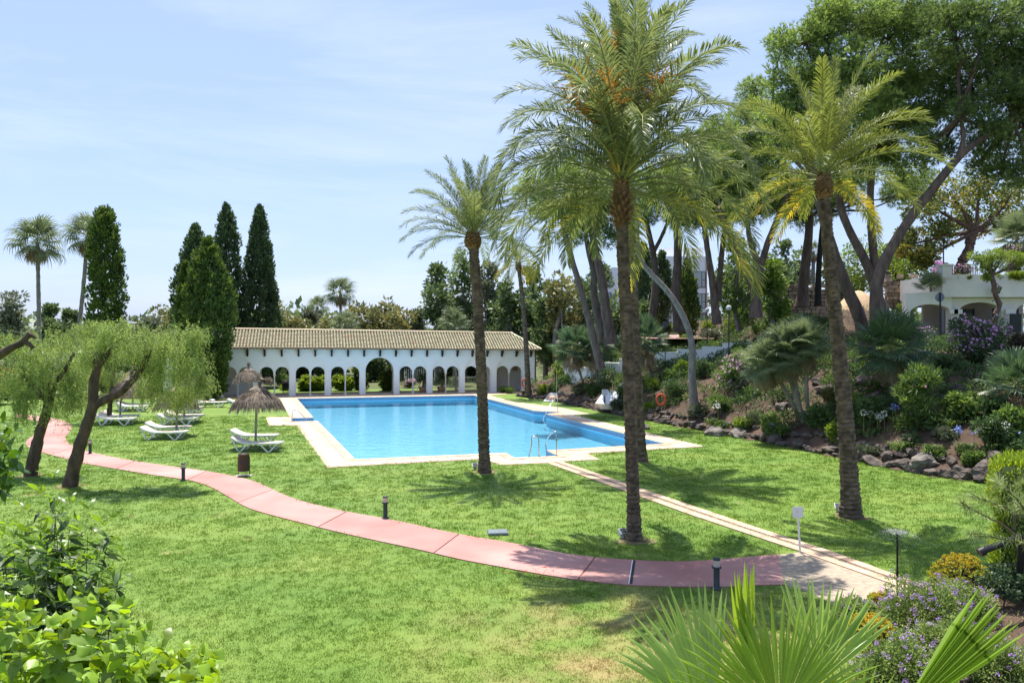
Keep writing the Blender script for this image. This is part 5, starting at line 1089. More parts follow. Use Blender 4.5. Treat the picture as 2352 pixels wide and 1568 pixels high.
SH = [
 ('low grey green clump at the left tip of the rockery beside the arcade', 1165, 903, 44, 20, M_shr, {}),
 ('dark climbing shrub growing up the right end pillar of the arcade', 1180, 893, 46, 44, M_shrd, {}),
 ('tall pink flowering oleander behind the right end of the arcade', 1255, 862, 64, 84, M_shr, dict(flowers=(M_pinkf, .34, .13), L=.2, W=.05)),
 ('pale green shrub with cream flowers below the tall pink oleander', 1290, 868, 52, 44, M_shry, dict(flowers=(M_whitef, .08, .1))),
 ('yellow flowered plant at the foot of the small yellowing palm', 1242, 906, 34, 30, M_shry, dict(flowers=(M_yellowf, .14, .1))),
 ('clipped dark round shrub left of the first white basin', 1272, 908, 28, 30, M_shrd, {}),
 ('rounded green shrub above the dark ball near the arcade', 1300, 880, 36, 30, M_shr, {}),
 ('grey leaved shrub behind the first white basin', 1330, 905, 46, 34, M_far3, {}),
 ('dark green shrub between the two white basins', 1362, 908, 40, 36, M_shrd, {}),
 ('spiky agave like rosette above the second basin', 1392, 890, 34, 26, M_fan, dict(L=.3, W=.05, up=.6)),
 ('white flowered plant right of the white sign', 1428, 912, 30, 36, M_shr, dict(flowers=(M_whitef, .12, .12))),
 ('blue green rosette plant right of the second basin', 1422, 940, 34, 26, M_far3, dict(L=.26, W=.05, up=.6)),
 ('bright green compact shrub just right of the paired palm trunks', 1500, 897, 38, 38, M_shry, {}),
 ('low lime green shrub left of the orange lifebuoy', 1494, 942, 34, 24, M_shry, {}),
 ('feathery dark shrub behind the orange lifebuoy', 1548, 918, 58, 52, M_shrd, dict(L=.18, W=.03)),
 ('tall hedge like shrub above the lifebuoy post', 1538, 880, 40, 40, M_shr, {}),
 ('lime topped dome shrub under the white low wall', 1562, 862, 36, 40, M_shry, {}),
 ('dark glossy dome shrub right of the bare curved trunk', 1616, 868, 46, 50, M_shrd, {}),
 ('low silver shrub hugging the base of the curved trunk', 1605, 955, 52, 34, M_far3, dict(flowers=(M_violet, .03, .08))),
 ('spreading green plant with pale umbels right of the curved trunk', 1655, 948, 60, 46, M_shr, dict(L=.22, W=.04, up=.5, flowers=(M_whitef, .03, .12))),
 ('small lavender plant hanging over the pale rock', 1655, 990, 36, 28, M_shr, dict(flowers=(M_violet, .05, .09))),
 ('pale pink oleander with bare stems below the white wall', 1690, 905, 78, 110, M_shr, dict(flowers=(M_palepink, .22, .14), L=.2, W=.045, up=.5, name='oleander')),
 ('white flowered oleander above the pale pink one', 1700, 830, 60, 62, M_shr, dict(flowers=(M_whitef, .14, .12), L=.2, W=.045, up=.5, name='oleander')),
 ('white speckled shrub left of the leaning palm trunk', 1912, 800, 40, 66, M_shr, dict(flowers=(M_whitef, .12, .12))),
 ('bright low shrub at the lower left of the fan palm trunks', 1705, 990, 50, 40, M_shry, dict(flowers=(M_palepink, .02, .1))),
 ('grey green feathery plant with seed heads near the lawn', 1735, 975, 46, 34, M_far3, dict(L=.16, W=.03)),
 ('fresh green shrub to the left of the fan palm trunks', 1770, 985, 48, 44, M_shr, {}),
 ('purple dotted low shrub below the fan palm trunks', 1790, 1005, 60, 34, M_shr, dict(flowers=(M_violet, .05, .09))),
 ('leafy shrub between the fan palm trunks and the leaning palm', 1880, 985, 70, 66, M_shrd, {}),
 ('lemon green shrub hugging the left side of the leaning palm trunk', 1918, 1012, 34, 44, M_shry, {}),
 ('broad dark shrub hugging the right side of the leaning palm trunk', 1985, 985, 90, 88, M_shrd, {}),
 ('cream edged shrub left of the leaning palm halfway up', 1905, 935, 34, 56, M_far1, {}),
 ('yellow green shrub at the right of the leaning palm trunk halfway up', 1970, 940, 40, 40, M_shry, {}),
 ('dark grey mat plant right of the trunk of the leaning palm', 2000, 1045, 64, 28, M_far3, dict(L=.1, W=.03)),
 ('tall oleander with magenta sprays in the middle of the right slope', 2105, 985, 110, 150, M_shr, dict(flowers=(M_pinkf, .02, .13), L=.24, W=.045, up=.5, name='oleander')),
 ('oleander spray with clustered pink blooms left of the tall one', 2010, 905, 50, 40, M_shr, dict(flowers=(M_pinkf, .22, .12), L=.2, W=.04, up=.5, name='oleander')),
 ('dense purple flowering shrub in front of the villa arches', 2255, 830, 150, 112, M_shrd, dict(flowers=(M_purplef, .14, .13), name='bougainvillea', per=420, n=9)),
 ('purple flowering shrub left of the stop sign post', 2110, 800, 80, 60, M_shrd, dict(flowers=(M_purplef, .14, .13), name='bougainvillea')),
 ('yellow green border shrub under the first villa arch', 2150, 780, 56, 36, M_shry, dict(flowers=(M_redf, .03, .1))),
 ('round dark shrub below the villa lawn', 2180, 850, 76, 42, M_shrd, {}),
 ('shaded shrub left of the villa lawn at the slope top', 2090, 850, 50, 44, M_shrd, {}),
 ('copper leaved dark shrub at the right edge below the villa', 2340, 830, 60, 70, pm('copper_leaf', (.09, .05, .03), (.05, .04, .03), 4, .5, rnd=.4, world=True), {}),
 ('large leaved dark bush at the right edge under the copper shrub', 2345, 870, 70, 66, M_shrd, dict(L=.22, W=.13)),
 ('orange flowered glossy shrub midway up the right slope', 2205, 970, 90, 74, M_shr, dict(flowers=(M_yellowf, .03, .12), L=.17, W=.09)),
 ('dark oval shrub on the right slope above the orange flowered one', 2280, 960, 60, 62, M_shrd, {}),
 ('dense leafy shrub near the right edge above the hedge', 2330, 1010, 90, 90, M_shr, dict(L=.17, W=.09)),
 ('tall spreading shrub below the wide shaded boulder', 2290, 1030, 80, 90, M_shrd, dict(L=.2, W=.07, flowers=(M_bluef, .02, .12))),
 ('round clipped shrub right above the largest boulder', 2335, 1060, 56, 60, M_shrd, {}),
 ('thin stemmed young shrub among the right hand stones', 2235, 1068, 40, 44, M_shr, {}),
 ('silvery low plant on bare soil of the right slope', 2175, 1010, 70, 34, M_far3, dict(L=.13, W=.04)),
 ('white speckled low plant over the lawn edge stones', 2150, 1050, 44, 26, M_shr, dict(flowers=(M_whitef, .06, .07))),
 ('green hedge strip in front of the white apartment block', 1560, 762, 90, 24, M_shry, {}), ('small hedge by the left globe lamp', 1630, 760, 44, 26, M_shry, {}),
 ('light shrub behind the right globe lamp', 1690, 765, 56, 70, M_shry, {}), ('dark bush right of the round road sign', 1540, 790, 70, 36, M_shrd, {}),
 ('shrub behind the leaning grey pine trunk', 1330, 800, 70, 60, M_shr, {}), ('shrub under the dark upright pine', 1430, 815, 80, 60, M_shrd, {}), ('tall shrub between the bent pine and the wall', 1390, 830, 60, 40, M_shrd, {}),
 ('hedge mound left of the stone wall', 1800, 760, 110, 50, M_shrd, {}), ('fern like shrub right of the Y pine base', 1760, 770, 90, 46, M_shr, {}), ('dark shrub bed behind the leaning palm', 1870, 760, 120, 56, M_shrd, {}), ('vine on the left pillar of the villa arcade', 2082, 770, 40, 110, M_shry, {}), ('bush between stone wall and villa', 2060, 720, 80, 40, M_shr, {}),
 ('plants below the second fan palm crown on the slope', 2050, 870, 60, 40, M_shrd, {}), ('pale shrub behind the white wall', 1640, 790, 80, 44, M_far3, dict(flowers=(M_whitef, .06, .1))), ('tangled hedge on top of the white wall', 1480, 800, 100, 40, M_shrd, {}), ('tangled hedge on the right part of the white wall', 1570, 800, 90, 36, M_shr, {}),
]
for lab, x, y, w_, h_, mt, kw in SH: shrub(lab, x, y, w_, h_, mt, **kw)
# ground cover over the rest of the bank
N = 38000; X = rng.uniform(-2, 50, N); Y = rng.uniform(14, 80, N); Z, S0 = terr(X, Y); den = np.array([mnoise.noise(Vector((a*.55, b*.55, 3))) for a, b in zip(X, Y)])
k = (S0 > .45) & (den > -.12+.25*(S0 < 12)*(S0 > 3)-.35*(S0 > 11)) & (np.abs(X-Y*.2) < Y*.62+3) & (S0 < 34); X, Y, Z = X[k], Y[k], Z[k]; n_ = len(X)
m = MB(); hgt = .10+.30*rng.random(n_)*(1+.6*(S0[k] > 11))
P0 = np.repeat(np.c_[X, Y, Z-.05], 4, 0)+np.c_[rng.normal(0, .12, (n_*4, 2)), np.repeat(hgt, 4)*rng.random(n_*4)]; rhomb(m, P0, unit(rng.normal(0, .6, (n_*4, 3))+(0, 0, .7)), rng.uniform(.08, .17, n_*4), .06, 0, np.clip(np.repeat(rng.random(n_), 4)*.5+rng.random(n_*4)*.5, 0, 1))
m.build('ground_cover', M_shrd, kind='stuff')
# strap leaved clumps
def strap(label, px, py, wpx, hpx, n=70, flowers=None, mt=None, ground=None):
    g = hit(px, py) if ground is None else ground; sc = g[1]/FPX; wm, hm = wpx*sc, hpx*sc; t = thing('agapanthus', label, 'plant', g, group='strap leaved clumps on the rockery'); mb = MB(); mf = MB()
    for k in range(n):
        x0 = np.array((rng.uniform(-.5, .5)*wm*.75, rng.uniform(-.3, .3)*wm*.5, 0)); a = rng.uniform(0, 2*PI); L = hm*rng.uniform(.8, 1.25); o = np.array((math.cos(a), math.sin(a), 0)); s_ = np.array((-math.sin(a), math.cos(a), 0))*.018; v = []
        for q in np.linspace(0, 1, 5): p = x0+o*L*.55*q+np.array((0, 0, L*(1.25*q-.85*q*q))); ww = 1.15-q; v += [p-s_*ww, p+s_*ww]
        mb.add(v, [[2*i, 2*i+1, 2*i+3, 2*i+2] for i in range(4)], 0, rng.random())
    mb.build('leaf_tuft', mt or M_shr, t)
    if flowers:
        for k in range(flowers[1]):
            b = np.array((rng.uniform(-.4, .4)*wm, rng.uniform(-.2, .2)*wm, hm*rng.uniform(1.1, 1.6))); m = MB(); m.tube([b*(1, 1, 0), b], .008, 4, 1, cap=False); c, d = shell(b, (.09,)*3, 26, .6); rhomb(m, c, d, .07, .045); m.build('flower_head', [flowers[0], M_rachis], t)
for a in (('long row of glossy strap leaves above the lawn edge, right of the leaning palm', 2075, 1035, 70, 40, 90, None), ('strap leaf clump joining the long row on its right', 2145, 1040, 60, 36, 80, None), ('strap leaves with white umbels under the dark right hand shrub', 2010, 1000, 60, 34, 60, (M_whitef, 6)), ('strap leaves with two blue heads on the right slope', 2070, 975, 50, 34, 50, (M_bluef, 2)), ('bright strap leaf clump below the orange flowered shrub', 2200, 985, 60, 40, 70, None), ('strap leaves with pale heads near the right edge', 2290, 1040, 70, 46, 80, (M_whitef, 7)), ('blue flowered strap leaf clump on the right slope', 2215, 1040, 60, 40, 60, (M_bluef, 3)), ('strap leaf clump with blue heads under the small fan palms', 1355, 895, 26, 26, 50, (M_bluef, 3)), ('strap leaf clump right of the curved pine trunk', 1640, 975, 50, 30, 60, (M_whitef, 3)), ('grassy strap clump by the lawn below the white sign', 1440, 950, 30, 24, 40, None)): strap(*a)
# fan palms on the slope
def trunks_px(b, tops): g = hit(*b); return g
def fp(label, specs, size, nf, kind, seed, r=.09, dead=6, emin=-45, mat=None):
    ps = []
    for (bx, by), (tx, ty) in specs:
        g = hit(bx, by); top = P(tx, ty, g[1]); ps.append([g-(0, 0, .1), (g*.6+top*.4)+(random.uniform(-.15, .15), 0, 0), top])
    fan_palm(label, ps, r, size, nf, kind, emin, dead, group='fan palms on the rockery', seed=seed, heads=True, mat=mat)
fp('cluster of shaggy fan palms on four slanting trunks in the middle of the rockery', [((1838, 962), (1762, 830)), ((1846, 966), (1815, 800)), ((1858, 968), (1850, 790)), ((1850, 960), (1800, 815))], 0.82, 34, 'g', 1, dead=10)
fp('dark fan palm with pleated fans right of the leaning palm trunk', [((2050, 930), (2045, 800))], 1.08, 36, 'd', 2, dead=2)
fp('small dark fan palm with curved trunk left of the tall palms', [((1345, 892), (1318, 800))], 1.15, 28, 'd', 3)
fp('second small fan palm right of the curved one left of the tall palms', [((1372, 886), (1365, 800))], 1.1, 28, 'd', 4)
fp('small fan palm peeking out right of the paired palm trunks', [((1498, 870), (1482, 785))], 1.1, 26, 'd', 5)
fp('fan palm cut off by the right edge of the photo on the slope', [((2345, 960), (2335, 885))], .85, 28, 'd', 6)
fan_palm('silvery fan palm foliage over the terrace at the far right edge', [P(2335, 640, 52), P(2335, 590, 52), P(2335, 548, 52)], .12, 1.3, 34, 'g', -50, 4, seed=8)
fan_palm('low fan palm fronds leaning on the left side of the terrace pillar', [P(2138, 690, 50), P(2138, 672, 50), P(2138, 662, 50)], .1, .8, 18, 'g', 0, 0, seed=9)

# white low wall stepping up behind the rockery
lw = thing('low_white_wall', 'long low white wall stepping up the bank behind the shrubs', 'wall'); wp = [(1300, 872), (1360, 866), (1390, 860), (1424, 856), (1466, 846), (1510, 838), (1558, 832), (1614, 826), (1660, 820), (1722, 812)]
wq = [hit(*p) for p in wp]
for i in range(len(wq)-1):
    a, b = wq[i], wq[i+1]; c = (a+b)/2; d = b-a; ln = math.hypot(d[0], d[1]); zb = min(a[2], b[2])-.5; zt = max(a[2], b[2])+.62
    m = MB(); m.box((0, 0, (zb+zt)/2), (ln+.02, .28+.004*(i % 2), zt-zb), rz=math.atan2(d[1], d[0])); m.box((0, 0, zt+.02), (ln+.03, .34+.004*(i % 2), .05), rz=math.atan2(d[1], d[0])); m.build('wall_section', M_white, lw, loc=(c[0], c[1], 0))

# planting behind and around the arcade
def behind(label, px, hpx, wpx, d, mt, **k): shrub(label, px, 0, wpx, hpx, mt, ground=(P(px, 0, d)[0], d, 0), **k)
behind('big leaved bright green bush seen through the second and third arches', 722, 36, 74, 66, M_shry, L=.3, W=.17, n=8)
behind('big leaved bright bush continuing behind the fourth arch', 790, 38, 52, 66, M_shry, L=.3, W=.17, n=7)
behind('clipped tall dome of yew behind the central arch', 893, 54, 46, 66, leafm('yew', (.07, .12, .02), (.10, .15, .03), (.15, .19, .03), .4, .2), L=.2, W=.09, n=12, per=420)
behind('clipped tall dome half hidden by a column left of the central arch', 828, 58, 34, 66.5, leafm('yew2', (.07, .12, .02), (.09, .14, .03), None, .4, .2), L=.2, W=.09, n=10, per=380)
behind('trimmed hedge block seen through the left arches', 648, 36, 36, 70, M_shr, n=7)
behind('yellow green low bush under the trimmed hedge block', 655, 22, 30, 66, M_shry)
behind('pink flowering shrub seen through the arch right of centre', 938, 30, 30, 70, M_shr, flowers=(M_palepink, .35, .14))
behind('dark climber inside the left bay of the arcade', 519, 60, 30, 60.8, M_shrd, n=8)
for i, (x, h_, w_, d, mt) in enumerate(((560, 70, 60, 84, M_cypd), (620, 64, 60, 86, M_cypd), (690, 62, 64, 88, M_cypd), (760, 66, 64, 84, M_cypd), (850, 74, 60, 80, M_cypd), (900, 76, 50, 86, M_cypd), (965, 70, 70, 84, M_cypd), (1030, 62, 60, 90, M_cypd), (1090, 66, 70, 86, M_cypd), (1150, 66, 60, 90, M_cypd))):
    behind(['deep green tree wall behind the leftmost arches', 'dark hedge tree behind the second bay', 'dark hedge tree behind the third bay', 'dark hedge tree behind the fourth bay', 'dark clipped cypress behind the left half of the central arch', 'dark clipped cypress behind the right half of the central arch', 'dark hedge tree right of the central arch', 'dark hedge tree behind the potted yuccas', 'dark hedge tree behind the slender palm trunk', 'dark hedge tree behind the last bay'][i], x, h_, w_, d, mt, name='hedge_tree', cat='tree', L=.5, W=.3, n=9, per=210)
for x, dd, lab in ((1014, 64.3, 'potted yucca centred in its arch, right one of two'), (972, 64.0, 'potted yucca half hidden by a column, left one of two')):
    g = np.array((P(x, 0, dd)[0], dd, 0)); t = thing('potted_yucca', lab, 'potted plant', g, group='potted yuccas under the arcade'); m = MB(); m.lathe([(.0, 0), (.26, 0), (.34, .2), (.38, .42), (.36, .46), (.3, .42), (0, .4)]); m.build('pot', M_terra, t); m = MB(); m.tube([(0, 0, .4), (.03, 0, 1.1)], .07, 7); m.build('trunk', M_greybark, t)
    D = unit(sph(110)+(0, 0, .35)); m = MB(); rhomb(m, np.tile((.03, 0, 1.15), (110, 1)), D, rng.uniform(.75, 1.05, 110), .07, droop=.15); m.build('crown', M_fan, t)
# white railings behind the right arches
wf = thing('white_fence', 'white metal railing behind the right hand arches', 'fence')
for k in range(52):
    x = P(1030, 0, 68)[0]+k*.13; m = MB(); m.bar((x, 68, .05), (x, 68, 1.05), .035); m.build('picket', M_plastic, wf)
m = MB(); m.bar((P(1030, 0, 68)[0], 68, 1.08), (P(1030, 0, 68)[0]+6.8, 68, 1.08), .06); m.build('rail', M_plastic, wf); m = MB(); m.bar((P(1030, 0, 68)[0], 68, .1), (P(1030, 0, 68)[0]+6.8, 68, .1), .05); m.build('rail', M_plastic, wf)
wg = thing('white_trellis_fence', 'pale fence far behind the arch right of the centre', 'fence')
for k in range(22): x = P(930, 0, 82)[0]+k*.2; m = MB(); m.bar((x, 82, 0), (x, 82, 1.3), .06); m.build('picket', M_plastic, wg)
for x, h_, lab in ((656, .75, 'dark litter drum seen through the left arches'),):
    g = (P(x, 0, 64)[0], 64, 0); m = MB(); m.lathe([(0, .3), (.28, .3), (.3, .35), (.3, 1.0), (.26, 1.0), (.25, .6)]); m.tube([(-.2, 0, 0), (-.2, 0, .4)], .03, 5); m.tube([(.2, 0, 0), (.2, 0, .4)], .03, 5); m.build('litter_bin', M_dark, loc=g, label=lab, cat='bin')
# left side backdrop: shrubs and hedges beyond the path
for i, (x, y, d, w_, h_, mt, lab) in enumerate(((-20, 0, 52, 120, 90, M_far1, 'leafy hedge at the far left beyond the path'), (70, 0, 58, 130, 100, M_far2, 'broad green bush mass behind the pepper trees on the left'), (170, 0, 62, 110, 80, M_shr, 'dense bush behind the forked pepper tree'), (330, 0, 66, 110, 110, M_far2, 'green thicket between the pepper crown and the cypresses'), (410, 0, 62, 70, 70, M_shrd, 'dark shrub at the foot of the cypress group'), (470, 0, 57, 40, 34, M_shr, 'small shrub in the corner left of the arcade'), (285, 0, 60, 70, 50, M_far1, 'pale shrub behind the thatched parasols on the left'))):
    behind(lab, x, h_, w_, d, mt, L=.38, W=.18, n=9, per=300)
m = MB(); g = P(296, 0, 57); m.box((g[0], 57, .2), (4.2, .35, .4)); m.build('planter', M_terra, label='low terracotta planter wall behind the far loungers on the left', cat='planter')
m = MB(); m.box((P(195, 0, 75)[0], 75, 1.6), (9, 4, 3.2)); q_ = m; m.build('far_house', M_white, label='low pale house barely visible behind the leaning skyline palm', cat='house')
# ---------------------------------------------------------------- sun loungers and thatched parasols
def lounger(label, loc, rz=0, proto=[None]):
    if proto[0] is not None: return dup(proto[0], loc, rz, label)
    t = thing('sun_lounger', label, 'sun lounger', loc, rz, 'white sun loungers on the lawn'); proto[0] = t
    pr = [(-.98, .58), (-.78, .46), (-.5, .37), (-.3, .34), (.3, .34), (.96, .36)]
    for s in (-1, 1):
        m = MB(); 
        for a, b in zip(pr[:-1], pr[1:]): m.bar((a[0], s*.3, a[1]), (b[0], s*.3, b[1]), .045, .05)
        m.build('frame', M_plastic, t)
        for x0, xb, x1 in ((-.93, -.63, -.28), (.2, .55, .9)):
            za = np.interp(x0, [q[0] for q in pr], [q[1] for q in pr]); zb = np.interp(x1, [q[0] for q in pr], [q[1] for q in pr]); m = MB()
            m.bar((x0, s*.3, za), (xb-.04, s*.3, .02), .05, .05); m.bar((x1, s*.3, zb), (xb+.04, s*.3, .02), .05, .05); m.box((xb, s*.3, .03), (.14, .052, .05)); m.build('leg', M_plastic, t)
    m = MB(); m.bar((-.98, -.3, .58), (-.98, .3, .58), .045); m.bar((.96, -.3, .36), (.96, .3, .36), .045); m.bar((-.63, -.3, .04), (-.63, .3, .04), .03); m.bar((.55, -.3, .04), (.55, .3, .04), .03); m.build('crossbar', M_plastic, t)
    m = MB(); v = []
    for x, z in pr: v += [(x, -.275, z+.035), (x, .275, z+.035), (x, .275, z+.015), (x, -.275, z+.015)]
    n = len(pr); m.add(v, [[4*i, 4*i+4, 4*i+5, 4*i+1] for i in range(n-1)]); m.add(v, [[4*i+3, 4*i+2, 4*i+6, 4*i+7] for i in range(n-1)]); m.add(v, [[4*i, 4*i+3, 4*i+7, 4*i+4] for i in range(n-1)]); m.add(v, [[4*i+1, 4*i+5, 4*i+6, 4*i+2] for i in range(n-1)])
    m.add(v, [[0, 1, 2, 3]]); m.add(v, [[4*n-4, 4*n-1, 4*n-2, 4*n-3]]); m.build('sling', M_canvas, t)
    return t
def LG(label, xc, yfeet, rz=0): return lounger(label, G(xc, yfeet-1), rz)
LG('lounger in front of the pole of the large near thatched parasol', 592, 1037, -.05); LG('lounger behind the pole of the large near thatched parasol', 586, 1018, -.05)
LG('front lounger of the pair below the weeping pepper branches', 379, 1010, .03); LG('rear lounger of the pair below the weeping pepper branches', 388, 998, .03)
LG('front lounger of the pair right behind the forked pepper trunk', 268, 977, -.02); LG('rear lounger of the pair right behind the forked pepper trunk', 276, 969, -.02)
LG('front lounger of the middle pair under the pepper crown', 409, 976, 0); LG('rear lounger of the middle pair under the pepper crown', 425, 968, 0)
LG('front lounger of the third row under the pepper crown', 426, 955, 0); LG('rear lounger of the third row under the pepper crown', 427, 949, 0)
LG('front lounger beside the double stacked parasols on the left', 306, 946, .02); LG('rear lounger beside the double stacked parasols on the left', 305, 941, .02)
LG('far lounger left of the last row near the arcade', 392, 936, 0); LG('far lounger in the last row with a towel end', 434, 937, 0); LG('rightmost lounger of the last row before the arcade', 486, 936, 0); LG('lounger half hidden behind the large near thatched parasol', 560, 937, .1)
m = MB(); g = G(487, 932); m.lathe([(0, .36), (.22, .37), (.2, .43), (.08, .47), (0, .47)], g, 9, jit=.15); m.build('towel', M_plastic, label='crumpled towel left on the rightmost far lounger', cat='towel')

def parasol(label, px, py, r=.97, top=2.32, tilt=(0, 0), knot=(.12, 0), tuft=0):
    g = G(px, py); t = thing('thatched_parasol', label, 'parasol', g, group='thatched parasols on the lawn'); h = top
    m = MB(); m.tube([(0, 0, 0), (.02, 0, 1.1), (tilt[0], tilt[1], h)], [.055, .05, .045], 9); m.build('pole', M_pole, t)
    c = np.array((tilt[0], tilt[1], 0)); m = MB(); prof = [(r, h-.72), (r*.86, h-.46), (r*.62, h-.24), (r*.32, h-.08), (.1, h+.02)]; m.lathe(prof, c, 28, jit=.02)
    N = 3400; a = rng.uniform(0, 2*PI, N); q = rng.random(N)**.75; rr = np.interp(q, [0, .25, .5, .8, 1], [.12, .35*r, .62*r, .88*r, r]); z = np.interp(rr, [p[0] for p in prof[::-1]], [p[1] for p in prof[::-1]])+.02
    sl = np.interp(rr/r, [0, .5, 1], [.5, .75, 2.0]); D = unit(np.c_[np.cos(a), np.sin(a), -sl]+rng.normal(0, .09, (N, 3))); L = rng.uniform(.22, .42, N)*np.where(rr > r*.85, .95, 1)
    rhomb(m, np.c_[np.cos(a)*rr, np.sin(a)*rr, z]+c, D, L, .03, 0, roll=None)
    m.build('thatch', M_thatch, t)
    m = MB(); m.lathe([(.34*r, h-.06), (.3*r, h+.02), (.14, h+.1), (.07, h+.2)], c, 18, jit=.05); k = np.array((knot[0], knot[1], 0))
    m.tube([c+(0, 0, h+.05), c+k*.6+(0, 0, h+.3), c+k+(0, 0, h+.42)], [.09, .075, .1], 8, jit=.1)
    n = 240+tuft*500; s0 = c+k+(0, 0, h+.36); D = unit(np.c_[rng.normal(0, .5, (n, 2)), rng.uniform(-.2, .9, n)]+(tuft*1.2, 0, -tuft*.5)); rhomb(m, np.tile(s0, (n, 1)), D, rng.uniform(.1, .22+.25*tuft, n), .025)
    a = rng.uniform(0, 2*PI, 600); rr = rng.uniform(.1, .3*r, 600); rhomb(m, np.c_[np.cos(a)*rr, np.sin(a)*rr, h+.1-rr*.4]+c, unit(np.c_[np.cos(a), np.sin(a), -np.full(600, .6)]+rng.normal(0, .1, (600, 3))), .2, .03)
    m.build('cap', M_thatch, t); return t
parasol('large near thatched parasol with a bent tufted top beside the pool', 587, 1027, 1.0, 2.42, (.08, 0), (.2, 0), 1)
parasol('small thatched parasol standing before the left arches behind the large one', 571, 926, .98, 2.35, (0, 0), (0, 0))
parasol('lower thatched parasol of the overlapping pair behind the pepper trunk', 276, 969, .95, 2.3, (.55, 0))
parasol('upper thatched parasol of the overlapping pair behind the pepper trunk', 304.7, 940, .95, 2.3, (-.1, 0))
parasol('thatched parasol buried in the weeping pepper crown, nearest of three', 405, 1001, .9, 2.1); parasol('thatched parasol buried in the weeping pepper crown, middle of three', 423, 971, .9, 2.1); parasol('thatched parasol buried in the weeping pepper crown, farthest of three', 433, 952, .9, 2.1)
# stack of white plastic chairs
g = G(498, 914); t = thing('stacked_chairs', 'stack of white plastic chairs against the wall left of the arcade', 'chairs', g)
for k in range(5):
    z = .42+k*.07; m = MB(); m.box((0, 0, z), (.5, .48, .03)); m.bar((-.22, .22, z), (-.24, .3, z+.42), .04, .03); m.bar((.22, .22, z), (.24, .3, z+.42), .04, .03); m.box((0, .29, z+.36), (.46, .03, .14), rx=-.15); m.build('chair_shell', M_plastic, t)
for x, y in ((-.22, -.2), (.22, -.2), (.22, .22), (-.22, .22)): m = MB(); m.bar((x*1.12, y*1.1, 0), (x, y, .43), .045); m.build('leg', M_plastic, t)

# ---------------------------------------------------------------- handrails, buoys, signs, basins
def rail_(label, p0, p1, h=.85, loop=False):
    a = np.asarray(p0); b = np.asarray(p1); t = thing('pool_handrail', label, 'handrail', a, group='pool handrails'); d = b-a; u = unit(d*(1, 1, 0))
    pts = [(0, 0, 0), (0, 0, h*.8), u*.04+(0, 0, h*.93), u*.14+(0, 0, h), u*.3+(0, 0, h*.97)] + ([d*.75+(0, 0, h*.72), d*1.0+(0, 0, h*.5), d*1.05+(0, 0, h*.3), d*.9+(0, 0, .02)] if loop else [d*.6+(0, 0, h*.55), d+(0, 0, -.15)])
    pts = smooth(np.array([np.asarray(q, float) for q in pts]), 3); m = MB(); m.tube(pts, .024, 8); m.build('tube', M_metal, t); m = MB(); m.lathe([(.05, .014), (.05, .045), (.025, .05)], sides=12); m.build('flange', M_metal, t)
rail_('steel pool handrail at the near steps, left one standing in the water', G(1238, 1050)+(0, .1, 0), G(1212, 1050.5)+(0, .15, 0), .8)
rail_('steel looped pool handrail at the near steps, right one', G(1278, 1047), G(1254, 1040), .95, True)
rail_('steel handrail at the left pool alcove beside the near parasol', G(671, 967), G(718, 967.5)-(0, 0, .2), .62)
rail_('steel handrail at the right pool steps near the white sign', G(1281, 946), G(1246, 953)-(0, 0, .2), .95)
def buoy(label, px, py, z, size, postpx):
    h_ = hit(*postpx); c = P(px, py, h_[1]); t = thing('lifebuoy', label, 'lifebuoy', h_); m = MB(); a = np.linspace(0, 2*PI, 33); m.tube(np.c_[np.cos(a)*size*.8, np.zeros(33), np.sin(a)*size]+(c-h_)-(0, .12, 0), size*.21, 8, cap=False); m.build('ring', M_orange, t)
    m = MB(); m.bar((0, 0, 0), (0, 0, c[2]-h_[2]+size*1.3), .06); m.build('post', M_dark, t); m = MB()
    for q in (.2, .9, 1.6): m.tube([c-h_+(math.cos(q+2)*size*.75, -.1, math.sin(q+2)*size*.9), c-h_+(math.cos(q-1.2)*size*.7, -.1, math.sin(q-1.2)*size*.85)], .012, 4)
    m.build('rope', M_fan, t)
buoy('orange lifebuoy on a dark post among the rockery shrubs', 1517, 917, 0, .29, (1516, 949)); buoy('red lifebuoy hanging edge on beside the thin grey palm at the arcade end', 1206, 879, 0, .30, (1206, 903))
# notice board with printed lines
h_ = G(1389, 946); t = thing('notice_sign', 'white notice board with small print on a black post beside the white basin', 'sign', h_); sc = h_[1]/FPX
m = MB(); m.box((0, 0, 38*sc/2), (.08, .08, 38*sc)); m.build('post', M_dark, t); m = MB(); m.box((0, -.06, 45*sc), (13.5*sc, .03, 14*sc)); bo = m.build('board', M_plastic, t); m = MB()
for k, (w_, q) in enumerate(((.75, 5), (.85, 3.6), (.8, 2.4), (.6, -1.4), (.8, -2.8), (.4, -4.2))):
    x = -w_*6.2*sc
    while x < w_*6.2*sc: l = random.uniform(.03, .09); m.box((x+l/2, -.077, (45+q)*sc), (l, .003, .55*sc)); x += l+.025
m.build('print', pm('blue_print', (.05, .08, .25)), bo, kind='stuff')
